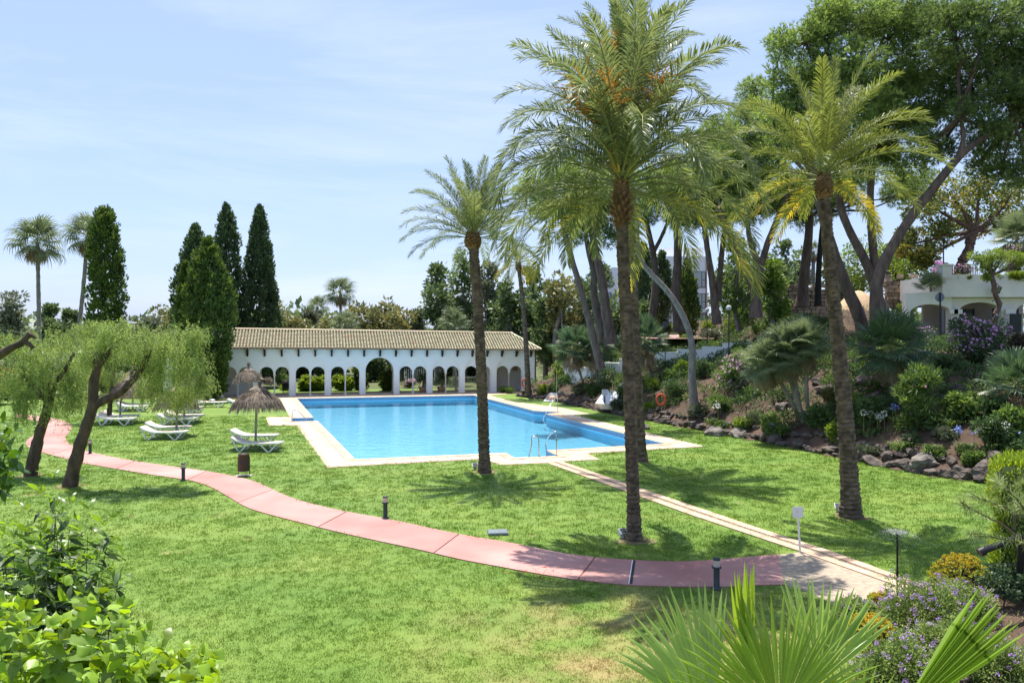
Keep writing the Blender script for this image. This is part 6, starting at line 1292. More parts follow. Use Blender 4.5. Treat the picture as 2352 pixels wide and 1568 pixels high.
# tiled foot basins with shower posts
def basin_(label, px, py, w_, big):
    g = G(px, py) if terr(G(px, py)[:1], G(px, py)[1:2])[1][0] < 0 else hit(px, py); t = thing('foot_basin', label, 'basin', g); m = MB(); a = w_/2
    if big: 
        m.add([(-a*1.3, -.2, .42), (a*.6, -.55, .34), (a*1.3, 1.1, 1.35), (-a*.1, 1.5, 1.35), (-a*1.3, -.2, .3), (a*.6, -.55, .22), (a*1.3, 1.1, 1.2), (-a*.1, 1.5, 1.2)], [[0, 1, 2, 3], [1, 0, 4, 5], [2, 1, 5, 6], [3, 2, 6, 7], [0, 3, 7, 4]])
        m.add([(a*.6, -.55, .34), (a*.75, -.6, .5), (a*1.55, 1.0, 1.75), (a*1.3, 1.1, 1.35), (a*.72, -.6, .2), (a*1.5, 1.0, 1.2)], [[0, 1, 2, 3], [1, 4, 5, 2]]); m.build('chute', M_plastic, t)
        for k in range(3): m = MB(); m.box((-.1-.0*k, -.35-.38*(2-k), .05+.12*k), (a*1.9-.1*(2-k), .42, .14), rz=-.18); m.build('step', M_flag, t)
    else:
        m.add([(-a, -.35, .05), (a*.6, -.45, .05), (a, .3, .55), (-.1, .4, .6), (-a*.75, -.25, .1), (a*.5, -.32, .1), (a*.75, .2, .35), (-.1, .3, .38)], [[0, 1, 5, 4], [1, 2, 6, 5], [2, 3, 7, 6], [3, 0, 4, 7]]); m.add([(-a, -.35, .05), (a*.6, -.45, .05), (a, .3, .55), (a*.6, -.45, 0), (a, .3, 0), (-a, -.35, 0)], [[0, 1, 3, 5], [1, 2, 4, 3]]); m.build('basin', M_plastic, t)
        m = MB(); m.add([(-a*.75, -.25, .1), (a*.5, -.32, .1), (a*.75, .2, .35), (-.1, .3, .38)], [[0, 1, 2, 3]]); m.build('basin_floor', M_terra, t)
    m = MB(); m.tube([(a*.55, .3, .3), (a*.55, .3, 2.3), (a*.45, .25, 2.4)], .022, 6); m.build('shower_pipe', M_metal, t)
    if big: t.scale = (.8, .8, .72)
basin_('small white foot basin with terracotta floor and shower pipe at the lawn edge', 1268, 921, 1.3, False)
basin_('large white sloping shower chute with stone steps behind the notice board', 1396, 936, 1.5, True)
# globe lamps
for px, top, r_, d, lab in ((1624, 712, 5.0, 52, 'globe lamp by the corner of the white building, smaller one'), (1674, 707, 6.4, 44, 'globe lamp in front of the ivy, larger one')):
    c = P(px, top, d); g = terr_at(px, d); t = thing('globe_lamp', lab, 'street lamp', g, group='globe lamps'); m = MB(); m.tube([(0, 0, 0), (0, 0, c[2]-g[2]-r_*d/FPX)], .035, 7); m.build('pole', M_dark, t); m = MB(); rr = r_*d/FPX; a = np.linspace(-PI/2, PI/2, 12); m.lathe([(max(.001, math.cos(q)*rr), math.sin(q)*rr+c[2]-g[2]) for q in a], sides=18); m.build('globe', pm('clear_globe', (.6, .62, .6), rough=.08, spec=.8) if not MATS.get('clear_globe') else MATS['clear_globe'], t)
c = P(1528, 745, 48); g = terr_at(1528, 48); t = thing('round_road_sign', 'round road sign seen from behind beside the drive', 'sign', g); m = MB(); m.tube([c-g-(0, .02, 0), c-g+(0, .02, 0)], .19, 20); m.build('disc', pm('sign_back', (.10, .11, .12), rough=.5), t); m = MB(); m.tube([(0, 0, 0), (0, 0, c[2]-g[2])], .03, 6); m.build('post', M_dark, t)
c = P(2157, 682.5, 45); g = terr_at(2157, 45); t = thing('octagonal_sign', 'grey back of an octagonal stop sign on a dark post before the villa', 'sign', g); m = MB(); a = np.arange(8)*PI/4+PI/8; rr = .29
m.add(np.r_[np.c_[np.cos(a)*rr, np.full(8, -.08), np.sin(a)*rr]+(c-g), np.c_[np.cos(a)*rr, np.full(8, -.05), np.sin(a)*rr]+(c-g)], [list(range(8))]); m.add(np.r_[np.c_[np.cos(a)*rr, np.full(8, -.08), np.sin(a)*rr]+(c-g), np.c_[np.cos(a)*rr, np.full(8, -.05), np.sin(a)*rr]+(c-g)], [[i, (i+1) % 8, (i+1) % 8+8, i+8] for i in range(8)]); m.build('plate', pm('sign_grey', (.22, .27, .31), rough=.5), t); m = MB(); m.bar((0, -.12, 0), (0, -.12, c[2]-g[2]+.28), .1, .05); m.build('post', M_dark, t)
# road beyond the bank
m = MB(); z = 4.52; q = [(P(x, 0, d)[0], d, z+(d-56)*.02) for x, d in ((1440, 56), (1640, 56), (1650, 76), (1470, 76))]; m.add(q, [[0, 1, 2, 3]]); m.build('road', pm('red_road', (.38, .22, .19), (.44, .27, .23), 2, .85, world=True), kind='structure')
# terrace furniture and flowers of the villa
zt = VZ(640)
m = MB(); m.bar((VX(2171), D0+.2, zt), (VX(2171), D0+.2, VZ(545)), .06); m.lathe([(.05, VZ(556)), (.09, VZ(552)), (.09, VZ(545)), (.02, VZ(543))], (VX(2171), D0+.2, 0), 8); m.build('terrace_lamp_post', M_dark, label='slim dark lamp post standing behind the white terrace pillar', cat='lamp post')
t = thing('wicker_chair', 'wicker chair with white and red cushion on the villa terrace', 'chair', (VX(2190), D0+1.2, zt)); m = MB(); m.box((0, 0, .75), (.7, .08, .95), rx=-.25, ry=.12); m.box((0, -.35, .35), (.7, .65, .12)); m.build('weave', MATS['wallstone'], t); m = MB(); m.box((-.5, -.1, .62), (.35, .35, .5), rz=.3); m.build('cushion', M_palepink, t)
for x, r_ in ((2161, .22), (2156, .16)): m = MB(); m.lathe([(0, -.1), (r_*.7, -.08), (r_, .05), (r_*.8, .2), (0, .24)], (VX(x), D0+.2, VZ(610)+.12), 10, jit=.12); m.build('flower_bowl', M_palepink, label='pink flower bowl on the terrace pillar, %s one' % ('larger' if r_ > .2 else 'smaller'), cat='flower pot')
shrub('yellow flowers planted behind the terrace railing', 2205, 0, 58, 16, M_shry, ground=(VX(2205), D0+.15, zt-.1), flowers=(M_yellowf, .3, .1), n=8)
shrub('green plants spilling over the terrace edge to the right', 2315, 0, 90, 24, M_shry, ground=(VX(2315), D0-.1, zt-.15), flowers=(M_yellowf, .05, .1), n=8)
shrub('purple bougainvillea on the terrace above the lime tree', 2225, 0, 34, 40, M_shr, ground=(VX(2225), D0+.6, zt), flowers=(M_purplef, .3, .13), name='bougainvillea')
shrub('purple bougainvillea at the far right top of the terrace', 2348, 0, 40, 84, M_shr, ground=(VX(2348), D0+.6, zt), flowers=(M_purplef, .2, .13), name='bougainvillea')
# villa lawn patch
m = MB(); q = [(VX(2030), 45.2), (VX(2480), 43.2), (VX(2480), 49.5), (VX(2060), 49.5)]; m.prism(q, 3.9, 4.47); m.build('upper_lawn', M_lawn, kind='structure')

# ---------------------------------------------------------------- bollard lights, bin, floodlights, hatch, signs on the near lawn
def bollard(label, g, h=.56):
    t = thing('bollard_light', label, 'bollard light', g, group='bollard lights along the path'); m = MB(); m.lathe([(0, 0), (.11, 0), (.11, .02), (.07, .025), (.055, .05), (.055, h*.62), (.05, h*.66)], sides=16); m.build('post', M_boll, t); m = MB(); m.lathe([(.105, 0), (.105, .012)], sides=12); m.lathe([(.055, h*.66), (.088, h*.68), (.088, h*.72), (.05, h*.73)], sides=16)
    m.build('collar', M_boll, t); m = MB(); m.lathe([(.058, h*.725), (.062, h*.94)], sides=16); m.build('lens', M_lens, t); m = MB(); m.lathe([(.066, h*.935), (.07, h*.96), (.055, h), (0, h*1.005)], sides=16); m.build('cap', M_boll, t)
M_boll = pm('bollard_green', (.045, .065, .06), (.035, .045, .045), 8, .5); M_lens = pm('frosted_lens', (.62, .52, .46), (.56, .45, .4), 6, .3)
bollard('bollard light on the near side of the pink path left of the litter bin', G(421, 1103)); bollard('bollard light beside the middle of the pink path', G(885, 1190)); bollard('bollard light behind the big fan palm leaf, teal cap', G(1646, 1352)); bollard('bollard light hidden behind the forked pepper trunk', G(207, 1042)); bollard('bollard light at the far bend of the path behind the left pepper trunk', G(80, 975))
for px, py, h_, lab in ((35, 990, 1.0, 'thin garden lamp post at the far left of the path'), (62, 970, .9, 'thin dark post beside the far left bend of the path')): m = MB(); m.tube([(0, 0, 0), (0, 0, h_)], .025, 6); m.lathe([(.05, h_), (.06, h_+.12), (0, h_+.15)], sides=8); m.build('garden_post', M_dark, loc=G(px, py), label=lab, cat='post')
g = G(560, 1093); t = thing('litter_bin', 'dark brown perforated litter bin on a thin frame beside the pink path', 'bin', g); m = MB(); m.lathe([(0, .17), (.17, .17), (.172, .19), (.172, .42), (.178, .43), (.172, .44), (.175, .70), (.185, .705), (.185, .73), (.17, .735), (.165, .5), (0, .3)], sides=22, jit=.006); m.build('drum', pm('bin_brown', (.05, .035, .03), (.07, .04, .035), 5, .5, .2, 60), t)
for s in (-1, 1): m = MB(); m.tube([(s*.19, 0, 0), (s*.19, 0, .62)], .012, 5); m.tube([(s*.19, 0, .62), (s*.17, 0, .64)], .012, 5); m.build('leg', M_dark, t)
m = MB(); m.box((0, .02, .012), (.5, .32, .03), rz=.1); m.build('base_slab', pm('cement', (.45, .43, .39), (.36, .34, .3), 6, .9), t)
def flood(label, g, rz):
    t = thing('floodlight', label, 'floodlight', g, rz, 'floodlights at the palm feet'); m = MB(); m.box((0, 0, .17), (.2, .15, .02), rx=.7); m.box((0, .04, .13), (.15, .1, .08), rx=.7); m.build('housing', M_plastic, t); m = MB(); m.box((0, -.01, .185), (.17, .12, .005), rx=.7); m.build('glass', M_glass, t); m = MB(); m.lathe([(.05, 0), (.055, .05), (.045, .07), (.045, .1), (0, .1)], sides=12); m.build('base', M_metalgrey, t)
M_metalgrey = pm('grey_cast', (.35, .33, .31), (.25, .24, .22), 9, .6)
flood('small floodlight at the left of the slender palm foot by the pool', G(1091, 1078), .3); flood('small floodlight at the left of the foremost palm foot', G(1431, 1236), .6); flood('small white floodlight at the left of the leaning palm foot', G(1926, 1176), -.2)
m = MB(); g = G(1143, 1225); m.box((0, 0, .03), (.46, .40, .05), rz=.12); m.box((0, 0, .058), (.41, .35, .008), rz=.12, mat=1); m.build('access_hatch', [pm('slate', (.14, .17, .19), (.11, .13, .15), 5, .6), pm('slate_top', (.17, .21, .23), (.13, .16, .18), 5, .5)], loc=g, label='flat square grey access cover lying in the grass above the path', cat='hatch')
g = G(1838, 1269); t = thing('small_sign', 'small blank white square sign on a slightly tilted post beside the tiled channel', 'sign', g); m = MB(); m.bar((0, 0, 0), (-.05, 0, .78), .035); m.build('post', M_plastic, t); m = MB(); m.box((-.06, -.025, .86), (.22, .012, .23), ry=-.03); sb = m.build('panel', M_plastic, t)
m = MB(); m.box((-.065, -.033, .875), (.006, .002, .035)); m.box((-.085, -.033, .84), (.006, .002, .008)); m.build('print', M_metalgrey, sb, kind='stuff')
# sprinkler on a riser with its ring of spray
g = G(2061, 1400); zt_ = EYE-(1228-HZ)*g[1]/FPX; t = thing('sprinkler', 'tall black sprinkler riser throwing a small ring of water above the flower bed', 'sprinkler', g); m = MB(); m.tube([(0, 0, 0), (0, 0, zt_*.5), (.0, 0, zt_)], .016, 8); m.lathe([(.016, zt_*.45), (.022, zt_*.46), (.022, zt_*.52), (.016, zt_*.53)], sides=8); m.build('riser', M_cord, t); m = MB(); m.lathe([(.02, zt_), (.03, zt_+.02), (.02, zt_+.05), (0, zt_+.05)], sides=8); m.build('nozzle', M_dark, t)
wm_ = bpy.data.materials.new('spray'); wm_.use_nodes = True; q = wm_.node_tree; q.nodes.clear(); o_ = q.nodes.new('ShaderNodeOutputMaterial'); t1 = q.nodes.new('ShaderNodeBsdfTransparent'); g1 = q.nodes.new('ShaderNodeBsdfPrincipled'); g1.inputs['Base Color'].default_value = (.95, .97, 1, 1); g1.inputs['Roughness'].default_value = .15; mxs = q.nodes.new('ShaderNodeMixShader'); mxs.inputs[0].default_value = .06; q.links.new(t1.outputs[0], mxs.inputs[1]); q.links.new(g1.outputs[0], mxs.inputs[2]); q.links.new(mxs.outputs[0], o_.inputs[0])
m = MB(); m.lathe([(.02, zt_+.03), (.08, zt_+.07), (.13, zt_+.07), (.155, zt_+.05)], sides=40, jit=.08); m.build('spray_ring', wm_, t)
m = MB(); n = 900; a = rng.uniform(0, 2*PI, n); r_ = .05+abs(rng.normal(.14, .12, n)); zz = zt_+.06-(r_-.12)**2*2*np.sign(r_-.1)+rng.normal(0, .015, n); rhomb(m, np.c_[np.cos(a)*r_, np.sin(a)*r_, zz], sph(n), rng.uniform(.004, .011, n), .006); m.build('water_drop', M_plastic, t, kind='stuff')

# ---------------------------------------------------------------- planting bed front right
def near(label, px, py, d_top, wpx, hpx, mt, **k):   # plant whose foot is on the bed
    shrub(label, px, 0, wpx, hpx, mt, ground=G(px, py), **k)
LT = dict(L=.045, W=.022, per=2600, name='lantana')
M_lant = leafm('lantana_leaf', (.13, .20, .055), (.18, .25, .07), (.27, .33, .11), .4, .4)
M_vio = leafm('lantana_flower', (.50, .27, .66), (.60, .38, .76), None, .3, .25)
M_crass = leafm('crassula_leaf', (.30, .36, .045), (.40, .40, .05), (.55, .34, .04), .35, .2)
def lantana(label, px, py, wpx, hpx, nf, seed):
    g = G(px, py); sc = g[1]/FPX; w_, h_ = wpx*sc/2, hpx*sc; t = thing('lantana_bush', label, 'flowering shrub', g, group='violet lantana in the front bed'); m = MB()
    n = int(9000*w_*1.2); d = sph(n); d[:, 2] = abs(d[:, 2]); bul = 1+.18*np.sin(d[:, 0]*5+seed)*np.cos(d[:, 1]*4+seed*2)+.1*np.sin(d[:, 0]*11)
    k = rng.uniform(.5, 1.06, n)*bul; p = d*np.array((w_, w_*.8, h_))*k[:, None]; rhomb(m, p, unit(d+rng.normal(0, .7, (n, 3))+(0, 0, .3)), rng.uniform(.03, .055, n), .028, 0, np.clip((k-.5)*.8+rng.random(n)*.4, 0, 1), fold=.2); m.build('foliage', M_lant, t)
    ms_ = MB(); 
    for q in range(22): a = sph(1)[0]; a[2] = abs(a[2]); ms_.tube([(0, 0, 0), a*np.array((w_, w_*.8, h_))*.6, a*np.array((w_, w_*.8, h_))*1.0], [.008, .005, .003], 4)
    ms_.build('stem', M_pinebark, t)
    mf = MB(); d = sph(nf); d[:, 2] = abs(d[:, 2]); bul = 1+.18*np.sin(d[:, 0]*5+seed)*np.cos(d[:, 1]*4+seed*2)+.1*np.sin(d[:, 0]*11)
    for a, b in zip(d, bul): c = a*np.array((w_, w_*.8, h_))*b*1.08; q, e = shell(c, (.022,)*3, 16, .8); rhomb(mf, q, e+rng.normal(0, .3, (16, 3)), .016, .017)
    mf.build('flower_head', M_vio, t, kind='stuff'); return t
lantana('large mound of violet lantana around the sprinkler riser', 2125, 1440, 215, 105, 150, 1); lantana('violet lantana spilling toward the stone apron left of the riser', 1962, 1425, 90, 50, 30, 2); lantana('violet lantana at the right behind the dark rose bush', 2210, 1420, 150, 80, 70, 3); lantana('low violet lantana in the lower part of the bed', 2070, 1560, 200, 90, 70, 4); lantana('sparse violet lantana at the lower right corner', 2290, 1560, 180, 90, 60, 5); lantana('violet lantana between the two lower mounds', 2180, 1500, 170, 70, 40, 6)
def crassula(label, px, py, wpx, hpx, n):
    g = G(px, py); sc = g[1]/FPX; w_, h_ = wpx*sc/2, hpx*sc; t = thing('crassula_bush', label, 'succulent', g, group='orange tipped succulents'); m = MB(); st = MB()
    for k in range(n):
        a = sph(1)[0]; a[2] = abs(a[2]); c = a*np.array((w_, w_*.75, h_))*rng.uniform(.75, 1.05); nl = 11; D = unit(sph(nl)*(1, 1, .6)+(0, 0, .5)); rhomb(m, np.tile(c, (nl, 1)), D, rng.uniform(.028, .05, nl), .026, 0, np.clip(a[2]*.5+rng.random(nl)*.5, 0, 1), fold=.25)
        if k % 9 == 0: st.tube([(0, 0, 0), c*.6+(0, 0, .02), c], [.018, .012, .006], 5)
    m.build('foliage', M_crass, t); st.build('stem', M_pinebark, t)
crassula('yellow and orange succulent bush at the back of the bed near the channel end', 2205, 1345, 140, 72, 620); crassula('orange tipped succulent cushion left of the sprinkler riser', 2025, 1405, 90, 44, 380); crassula('orange and lime succulent mound below the violet lantana', 1995, 1480, 140, 68, 620)
leafy('dark leaved rose bush on bare soil between the succulents and the hedge', 'rose_bush', 'shrub', G(2305, 1395), [(0, 0, .42, .22), (.18, .05, .5, .2), (-.18, 0, .45, .2), (.1, -.1, .3, .18), (0, .1, .62, .14), (.3, 0, .36, .16)], leafm('rose_leaf', (.05, .09, .04), (.07, .12, .06), (.12, .17, .09), .4, .25), M_pinebark, L=.05, W=.04, per=330, sub=6, tw=.012, fold=.2)
# weeds and mulch
m = MB(); n = 16000; x = rng.uniform(4.5, 14, n); y = rng.uniform(5, 15, n); k = inside(bed, x, y); x, y = x[k], y[k]; n = len(x); rhomb(m, np.c_[x, y, rng.uniform(.01, .10, n)], unit(rng.normal(0, .7, (n, 3))+(0, 0, .6)), rng.uniform(.03, .07, n), .025); m.build('bed_weeds', leafm('weed_leaf', (.15, .19, .06), (.22, .22, .09), (.32, .27, .14), .4, .3), kind='stuff')
for i, (px, py, r_) in enumerate(((2150, 1535, .13), (2210, 1560, .16), (2260, 1500, .1), (2120, 1470, .1))): place_rock(i, G(px, py)+(0, 0, r_*.4), r_*1.2, r_, r_*.8, i, ['dark wet stone between the lower lantana mounds', 'broad dark stone at the bottom of the flower bed', 'small stone at the right of the flower bed', 'small stone at the foot of the sprinkler'][i])
# thuja hedge at the right edge
def thuja(label, px0, px1, ytop, ybot, d, seed):
    x0, x1 = P(px0, 0, d)[0], P(px1, 0, d)[0]; h_ = P(0, ytop, d)[2]; t = thing('thuja_hedge', label, 'hedge', (x0+.95, d+.1, 0), rz=-.6); w_ = .9; m = MB(); n = 19000; u = rng.uniform(-1, 1, (n, 3)); ax_ = rng.integers(0, 3, n); face = rng.choice([-1, 1], n)
    u[np.arange(n), ax_] = face; u[:, 2] = np.where(ax_ == 2, 1, u[:, 2]); p = u*np.array((w_, .5, h_/2))+np.array((0, 0, h_/2)); p += rng.normal(0, .035, (n, 3))+(np.sin(p[:, 2:3]*6)+np.sin(p[:, 0:1]*9+p[:, 2:3]*3))*.03; nrm = np.zeros((n, 3)); nrm[np.arange(n), ax_] = np.where(ax_ == 2, 1, face)
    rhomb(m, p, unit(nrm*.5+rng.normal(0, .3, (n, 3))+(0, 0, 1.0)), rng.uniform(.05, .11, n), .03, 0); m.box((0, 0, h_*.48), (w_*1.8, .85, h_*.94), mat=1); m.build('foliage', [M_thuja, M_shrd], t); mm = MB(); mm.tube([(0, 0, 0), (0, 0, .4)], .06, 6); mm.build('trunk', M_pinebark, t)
M_thuja = leafm('thuja_leaf', (.19, .29, .03), (.25, .35, .045), (.36, .44, .06), .4, .35)
thuja('clipped lime green hedge at the right edge of the photo', 2312, 2560, 1075, 1335, 13.0, 1)
m = MB(); a = P(2252, 1266, 12); b = P(2345, 1232, 12.6); m.tube([a, b], .055, 10); m.tube([a-(.02, 0, .02), a+(.06, 0, .02)], .07, 10); m.tube([b, b+(.1, .2, -.9)], .05, 6); m.build('irrigation_pipe', M_cord, label='black irrigation pipe with a collar sticking out of the hedge', cat='pipe')
# pine branch reaching in from the right
t = thing('pine_branch', 'young pine branches with long needles reaching in from the right edge', 'branch', P(2500, 1330, 6.5)); o0 = P(2500, 1330, 6.5); m = MB(); mn_ = MB()
M_np = leafm('near_pine_needle', (.19, .26, .09), (.25, .31, .11), (.33, .38, .16), .3, .3)
for pth in ([(2500, 1330), (2420, 1290), (2350, 1245), (2290, 1235), (2230, 1225)], [(2420, 1290), (2370, 1200), (2320, 1170), (2270, 1150), (2238, 1140)], [(2380, 1230), (2350, 1160), (2310, 1120), (2290, 1105)], [(2350, 1245), (2300, 1200), (2262, 1185), (2212, 1155)], [(2380, 1230), (2365, 1150), (2350, 1115)], [(2330, 1215), (2330, 1180), (2345, 1150)]):
    q = resample(smooth(np.array([P(x, y, 6.5+random.uniform(-.2, .2)) for x, y in pth]), 2), 26)-o0; m.tube(q, np.linspace(.012, .004, 26), 6)
    for i in range(10, 26):
        dn = unit(q[i]-q[i-1]); k = 34 if i > 21 else 9; D = unit(dn*.7+rng.normal(0, .6, (k, 3))); L = rng.uniform(.08, .14, k)[:, None]; S_ = unit(np.cross(D, rng.normal(size=(k, 3))))*.0034; b_ = np.tile(q[i], (k, 1)); mn_.add(np.stack([b_-S_, b_+S_, b_+D*L], 1).reshape(-1, 3), np.arange(k)[:, None]*3+np.arange(3), 0, rng.random(k))
m.build('branch', M_pinebark, t); mn_.build('needles', M_np, t, kind='stuff')

# ---------------------------------------------------------------- foreground fan palm
M_near1 = leafm('washingtonia_leaf', (.22, .33, .04), (.27, .38, .06), None, .25, .5, rough=.35, spec=.5); M_near2 = leafm('washingtonia_leaf_pale', (.28, .40, .10), (.38, .48, .18), None, .3, .45, rough=.35, spec=.6); M_rib = pm('leaf_rib', (.42, .45, .12), None, 4, .4)
fpm = thing('foreground_fan_palm', 'large fan palm with pleated green leaves at the bottom right corner', 'fan palm', (P(1760, 0, 3.1)[0], 3.1, 0)); f0 = np.array((P(1760, 0, 3.1)[0], 3.1, 0))
m = MB(); palm_trunk(m, [np.array((0, 0, 0)), np.array((.03, 0, 1.2)), np.array((0, 0, 2.3))], .2, .16, rings=60); m.build('trunk', M_bark, fpm)
def near_leaf(hub, ctr_dir, normal, a0, a1, nseg, rad, mt, fold=.16, split=.52, wmul=1.0, droop=.05, thread=True, seed=0, pet=None, jl=.05, curl=0):
    """palmate leaf; segments fan from a0 to a1 (degrees) around ctr_dir in the plane given by normal"""
    rs = np.random.default_rng(seed); hub = np.asarray(hub, float)-f0; nrm = unit(np.asarray(normal, float)); x = unit(np.asarray(ctr_dir, float)-np.dot(ctr_dir, nrm)*nrm); y = np.cross(nrm, x); par = bpy.data.objects.new('frond', None); C.objects.link(par); par.parent = fpm; par.location = tuple(hub)
    da = math.radians((a1-a0)/(nseg-1))
    for k, a in enumerate(np.radians(np.linspace(a0, a1, nseg))):
        a = a+rs.normal(0, .012); L = rad*(1-.16*abs(a/PI*1.4)**1.5)*rs.uniform(1-jl, 1+jl); d = math.cos(a)*x+math.sin(a)*y; s_ = -math.sin(a)*x+math.cos(a)*y; tw = rs.normal(0, .25); su = s_*math.cos(tw)+nrm*math.sin(tw)
        qs = [0, .18, .36, split, .7, .85, 1.0]; v = []; nq = len(qs)
        for q in qs:
            w_ = L*min(q, split)*math.tan(da/2)*wmul if q <= split else L*split*math.tan(da/2)*wmul*(1-(q-split)/(1-split))**.8
            bend = -nrm*L*curl*q*q-np.array((0, 0, 1))*L*droop*max(0, q-split)**2*3*rs.uniform(.6, 1.6)
            c = d*L*q+bend; ss_ = s_ if q <= split else su; v += [c-ss_*w_-nrm*w_*fold*3*(1 if q > 0 else 0), c+nrm*w_*fold*3, c+ss_*w_-nrm*w_*fold*3*(1 if q > 0 else 0)]
        r_ = rs.uniform(.2, .8); mm = MB(); mm.add(v, [[3*i, 3*i+3, 3*i+4, 3*i+1] for i in range(nq-1)], 0, r_); mm.add(v, [[3*i+1, 3*i+4, 3*i+5, 3*i+2] for i in range(nq-1)], 0, r_*.85)
        rd = [np.array(v[3*i+1]) for i in range(nq)]; 
        if thread and rs.random() < .5:
            st = np.array(v[3*4]); h_ = [st]; dd = rs.normal(0, 1, 3)
            for i in range(7): dd = unit(dd+rs.normal(0, .8, 3)+d*.3); h_.append(h_[-1]+dd*.018)
            mm.tube(h_, .0007, 3, 1, cap=False)
        mm.build('leaf_segment', [mt, M_rib], par)
    pe = np.asarray(pet if pet is not None else (0, 0, 2.35))-0; mm = MB(); q0 = -hub+pe; mid = q0*.5+np.array((0, 0, .06)); mm.tube(smooth(np.array([(0, 0, 0), mid, q0]), 2), .014, 6); mm.build('leaf_stalk', M_rib, par)
toC = np.array((0, -1, .25))
h1 = P(1792, 1645, 2.9); near_leaf(h1, (0.02, .25, 1), (0.05, -1, .35), -84, 76, 32, .49, M_near1, seed=1, wmul=1.05)
h2 = P(1875, 1575, 3.5); near_leaf(h2, (.22, .1, 1), (-.45, -.85, .1), -34, 30, 17, .50, M_near2, seed=2, split=.62, wmul=1.25, droop=.02)
h3 = P(1640, 1640, 3.5); near_leaf(h3, (-.42, .2, 1), (.35, -.9, .3), -38, 40, 18, .60, M_near2, seed=3, wmul=1.2, split=.58)
h4 = P(2055, 1655, 2.9); near_leaf(h4, (.74, .1, .66), (-.30, -.75, .35), -9, 10, 9, .60, M_near1, seed=4, wmul=1.5, split=.72, fold=.3, droop=.0, thread=True)
h5 = P(1725, 1600, 3.1); near_leaf(h5, (-.30, .1, 1), (.7, -.7, 0), -10, 9, 8, .56, M_near1, seed=5, wmul=1.5, split=.6, fold=.3)
h6 = P(1640, 1760, 2.9); near_leaf(h6, (-.25, 0, 1), (.2, -1, .3), -55, 20, 13, .42, M_near1, seed=6)
h7 = P(1960, 1740, 3.1); near_leaf(h7, (.3, .1, 1), (-.2, -1, .4), -30, 30, 12, .40, M_near1, seed=7)

# ---------------------------------------------------------------- foreground shrubs at the left
def leaf_mesh(kind, mats, seed, simple=False):
    rs = np.random.default_rng(seed); mb = MB(); v = []
    if kind == 'hib': prof = [0, .20, .38, .44, .36, .33, .20, .085, 0]
    elif kind == 'lance': prof = [0, .05, .09, .115, .115, .10, .075, .04, 0]
    else: prof = [0, .11, .2, .25, .26, .23, .16, .08, 0]
    n = 9
    if simple: prof = prof[::2]; n = 5
    xs = np.linspace(0, 1, n); c1 = rs.uniform(.1, .55); tw = rs.normal(0, .25); cols = (-1, 0, 1) if simple else (-1, -.5, 0, .5, 1); nc = len(cols); ph = rs.uniform(0, 6)
    for x, w_ in zip(xs, prof):
        if kind == 'hib' and 0 < x < 1 and not simple: w_ *= rs.uniform(.88, 1.12)
        for c in cols:
            wob = .035*math.sin(x*11+ph+c*1.5)*abs(c); arch = (.30*abs(c)-.22*c*c)*w_*1.1; v.append((x-(.06*abs(c) if kind == 'hib' else 0), c*w_, -c1*x*x+arch+wob+tw*c*w_))
    f = np.array([[nc*i+j, nc*i+j+1, nc*(i+1)+j+1, nc*(i+1)+j] for i in range(n-1) for j in range(nc-1)]); mb.add(v, f, 0, rs.random(), True)
    return mb.mesh('leaf', mats)
M_hib = leafm('hibiscus_leaf', (.17, .28, .03), (.23, .34, .04), None, .5, .38, rough=.4, spec=.4, scale=6); M_priv = leafm('privet_leaf', (.045, .085, .022), (.07, .12, .03), None, .4, .3, rough=.48, spec=.35, scale=6); M_privy = leafm('privet_young', (.14, .24, .03), (.17, .28, .04), None, .3, .45, rough=.35, spec=.5, scale=6); M_citr = leafm('citrus_leaf', (.05, .12, .015), (.08, .16, .02), None, .3, .35, rough=.25, spec=.6, scale=6)
LM = {'hib': [leaf_mesh('hib', [M_hib], i) for i in range(12)], 'priv': [leaf_mesh('lance', [M_priv], i+9) for i in range(5)], 'privy': [leaf_mesh('lance', [M_privy], i+19) for i in range(4)], 'citr': [leaf_mesh('oval', [M_citr], i+29) for i in range(4)]}
LS = {'hib': [leaf_mesh('hib', [M_hib], i, True) for i in range(6)], 'priv': [leaf_mesh('lance', [M_priv], i+9, True) for i in range(5)], 'privy': [leaf_mesh('lance', [M_privy], i+19, True) for i in range(4)], 'citr': [leaf_mesh('oval', [M_citr], i+29, True) for i in range(4)]}
def leaf_arrays(me):
    n = len(me.vertices); v = np.empty(n*3, np.float32); me.vertices.foreach_get('co', v); f = np.empty(len(me.loops), np.int32); me.loops.foreach_get('vertex_index', f); return v.reshape(-1, 3), f.reshape(-1, 4)
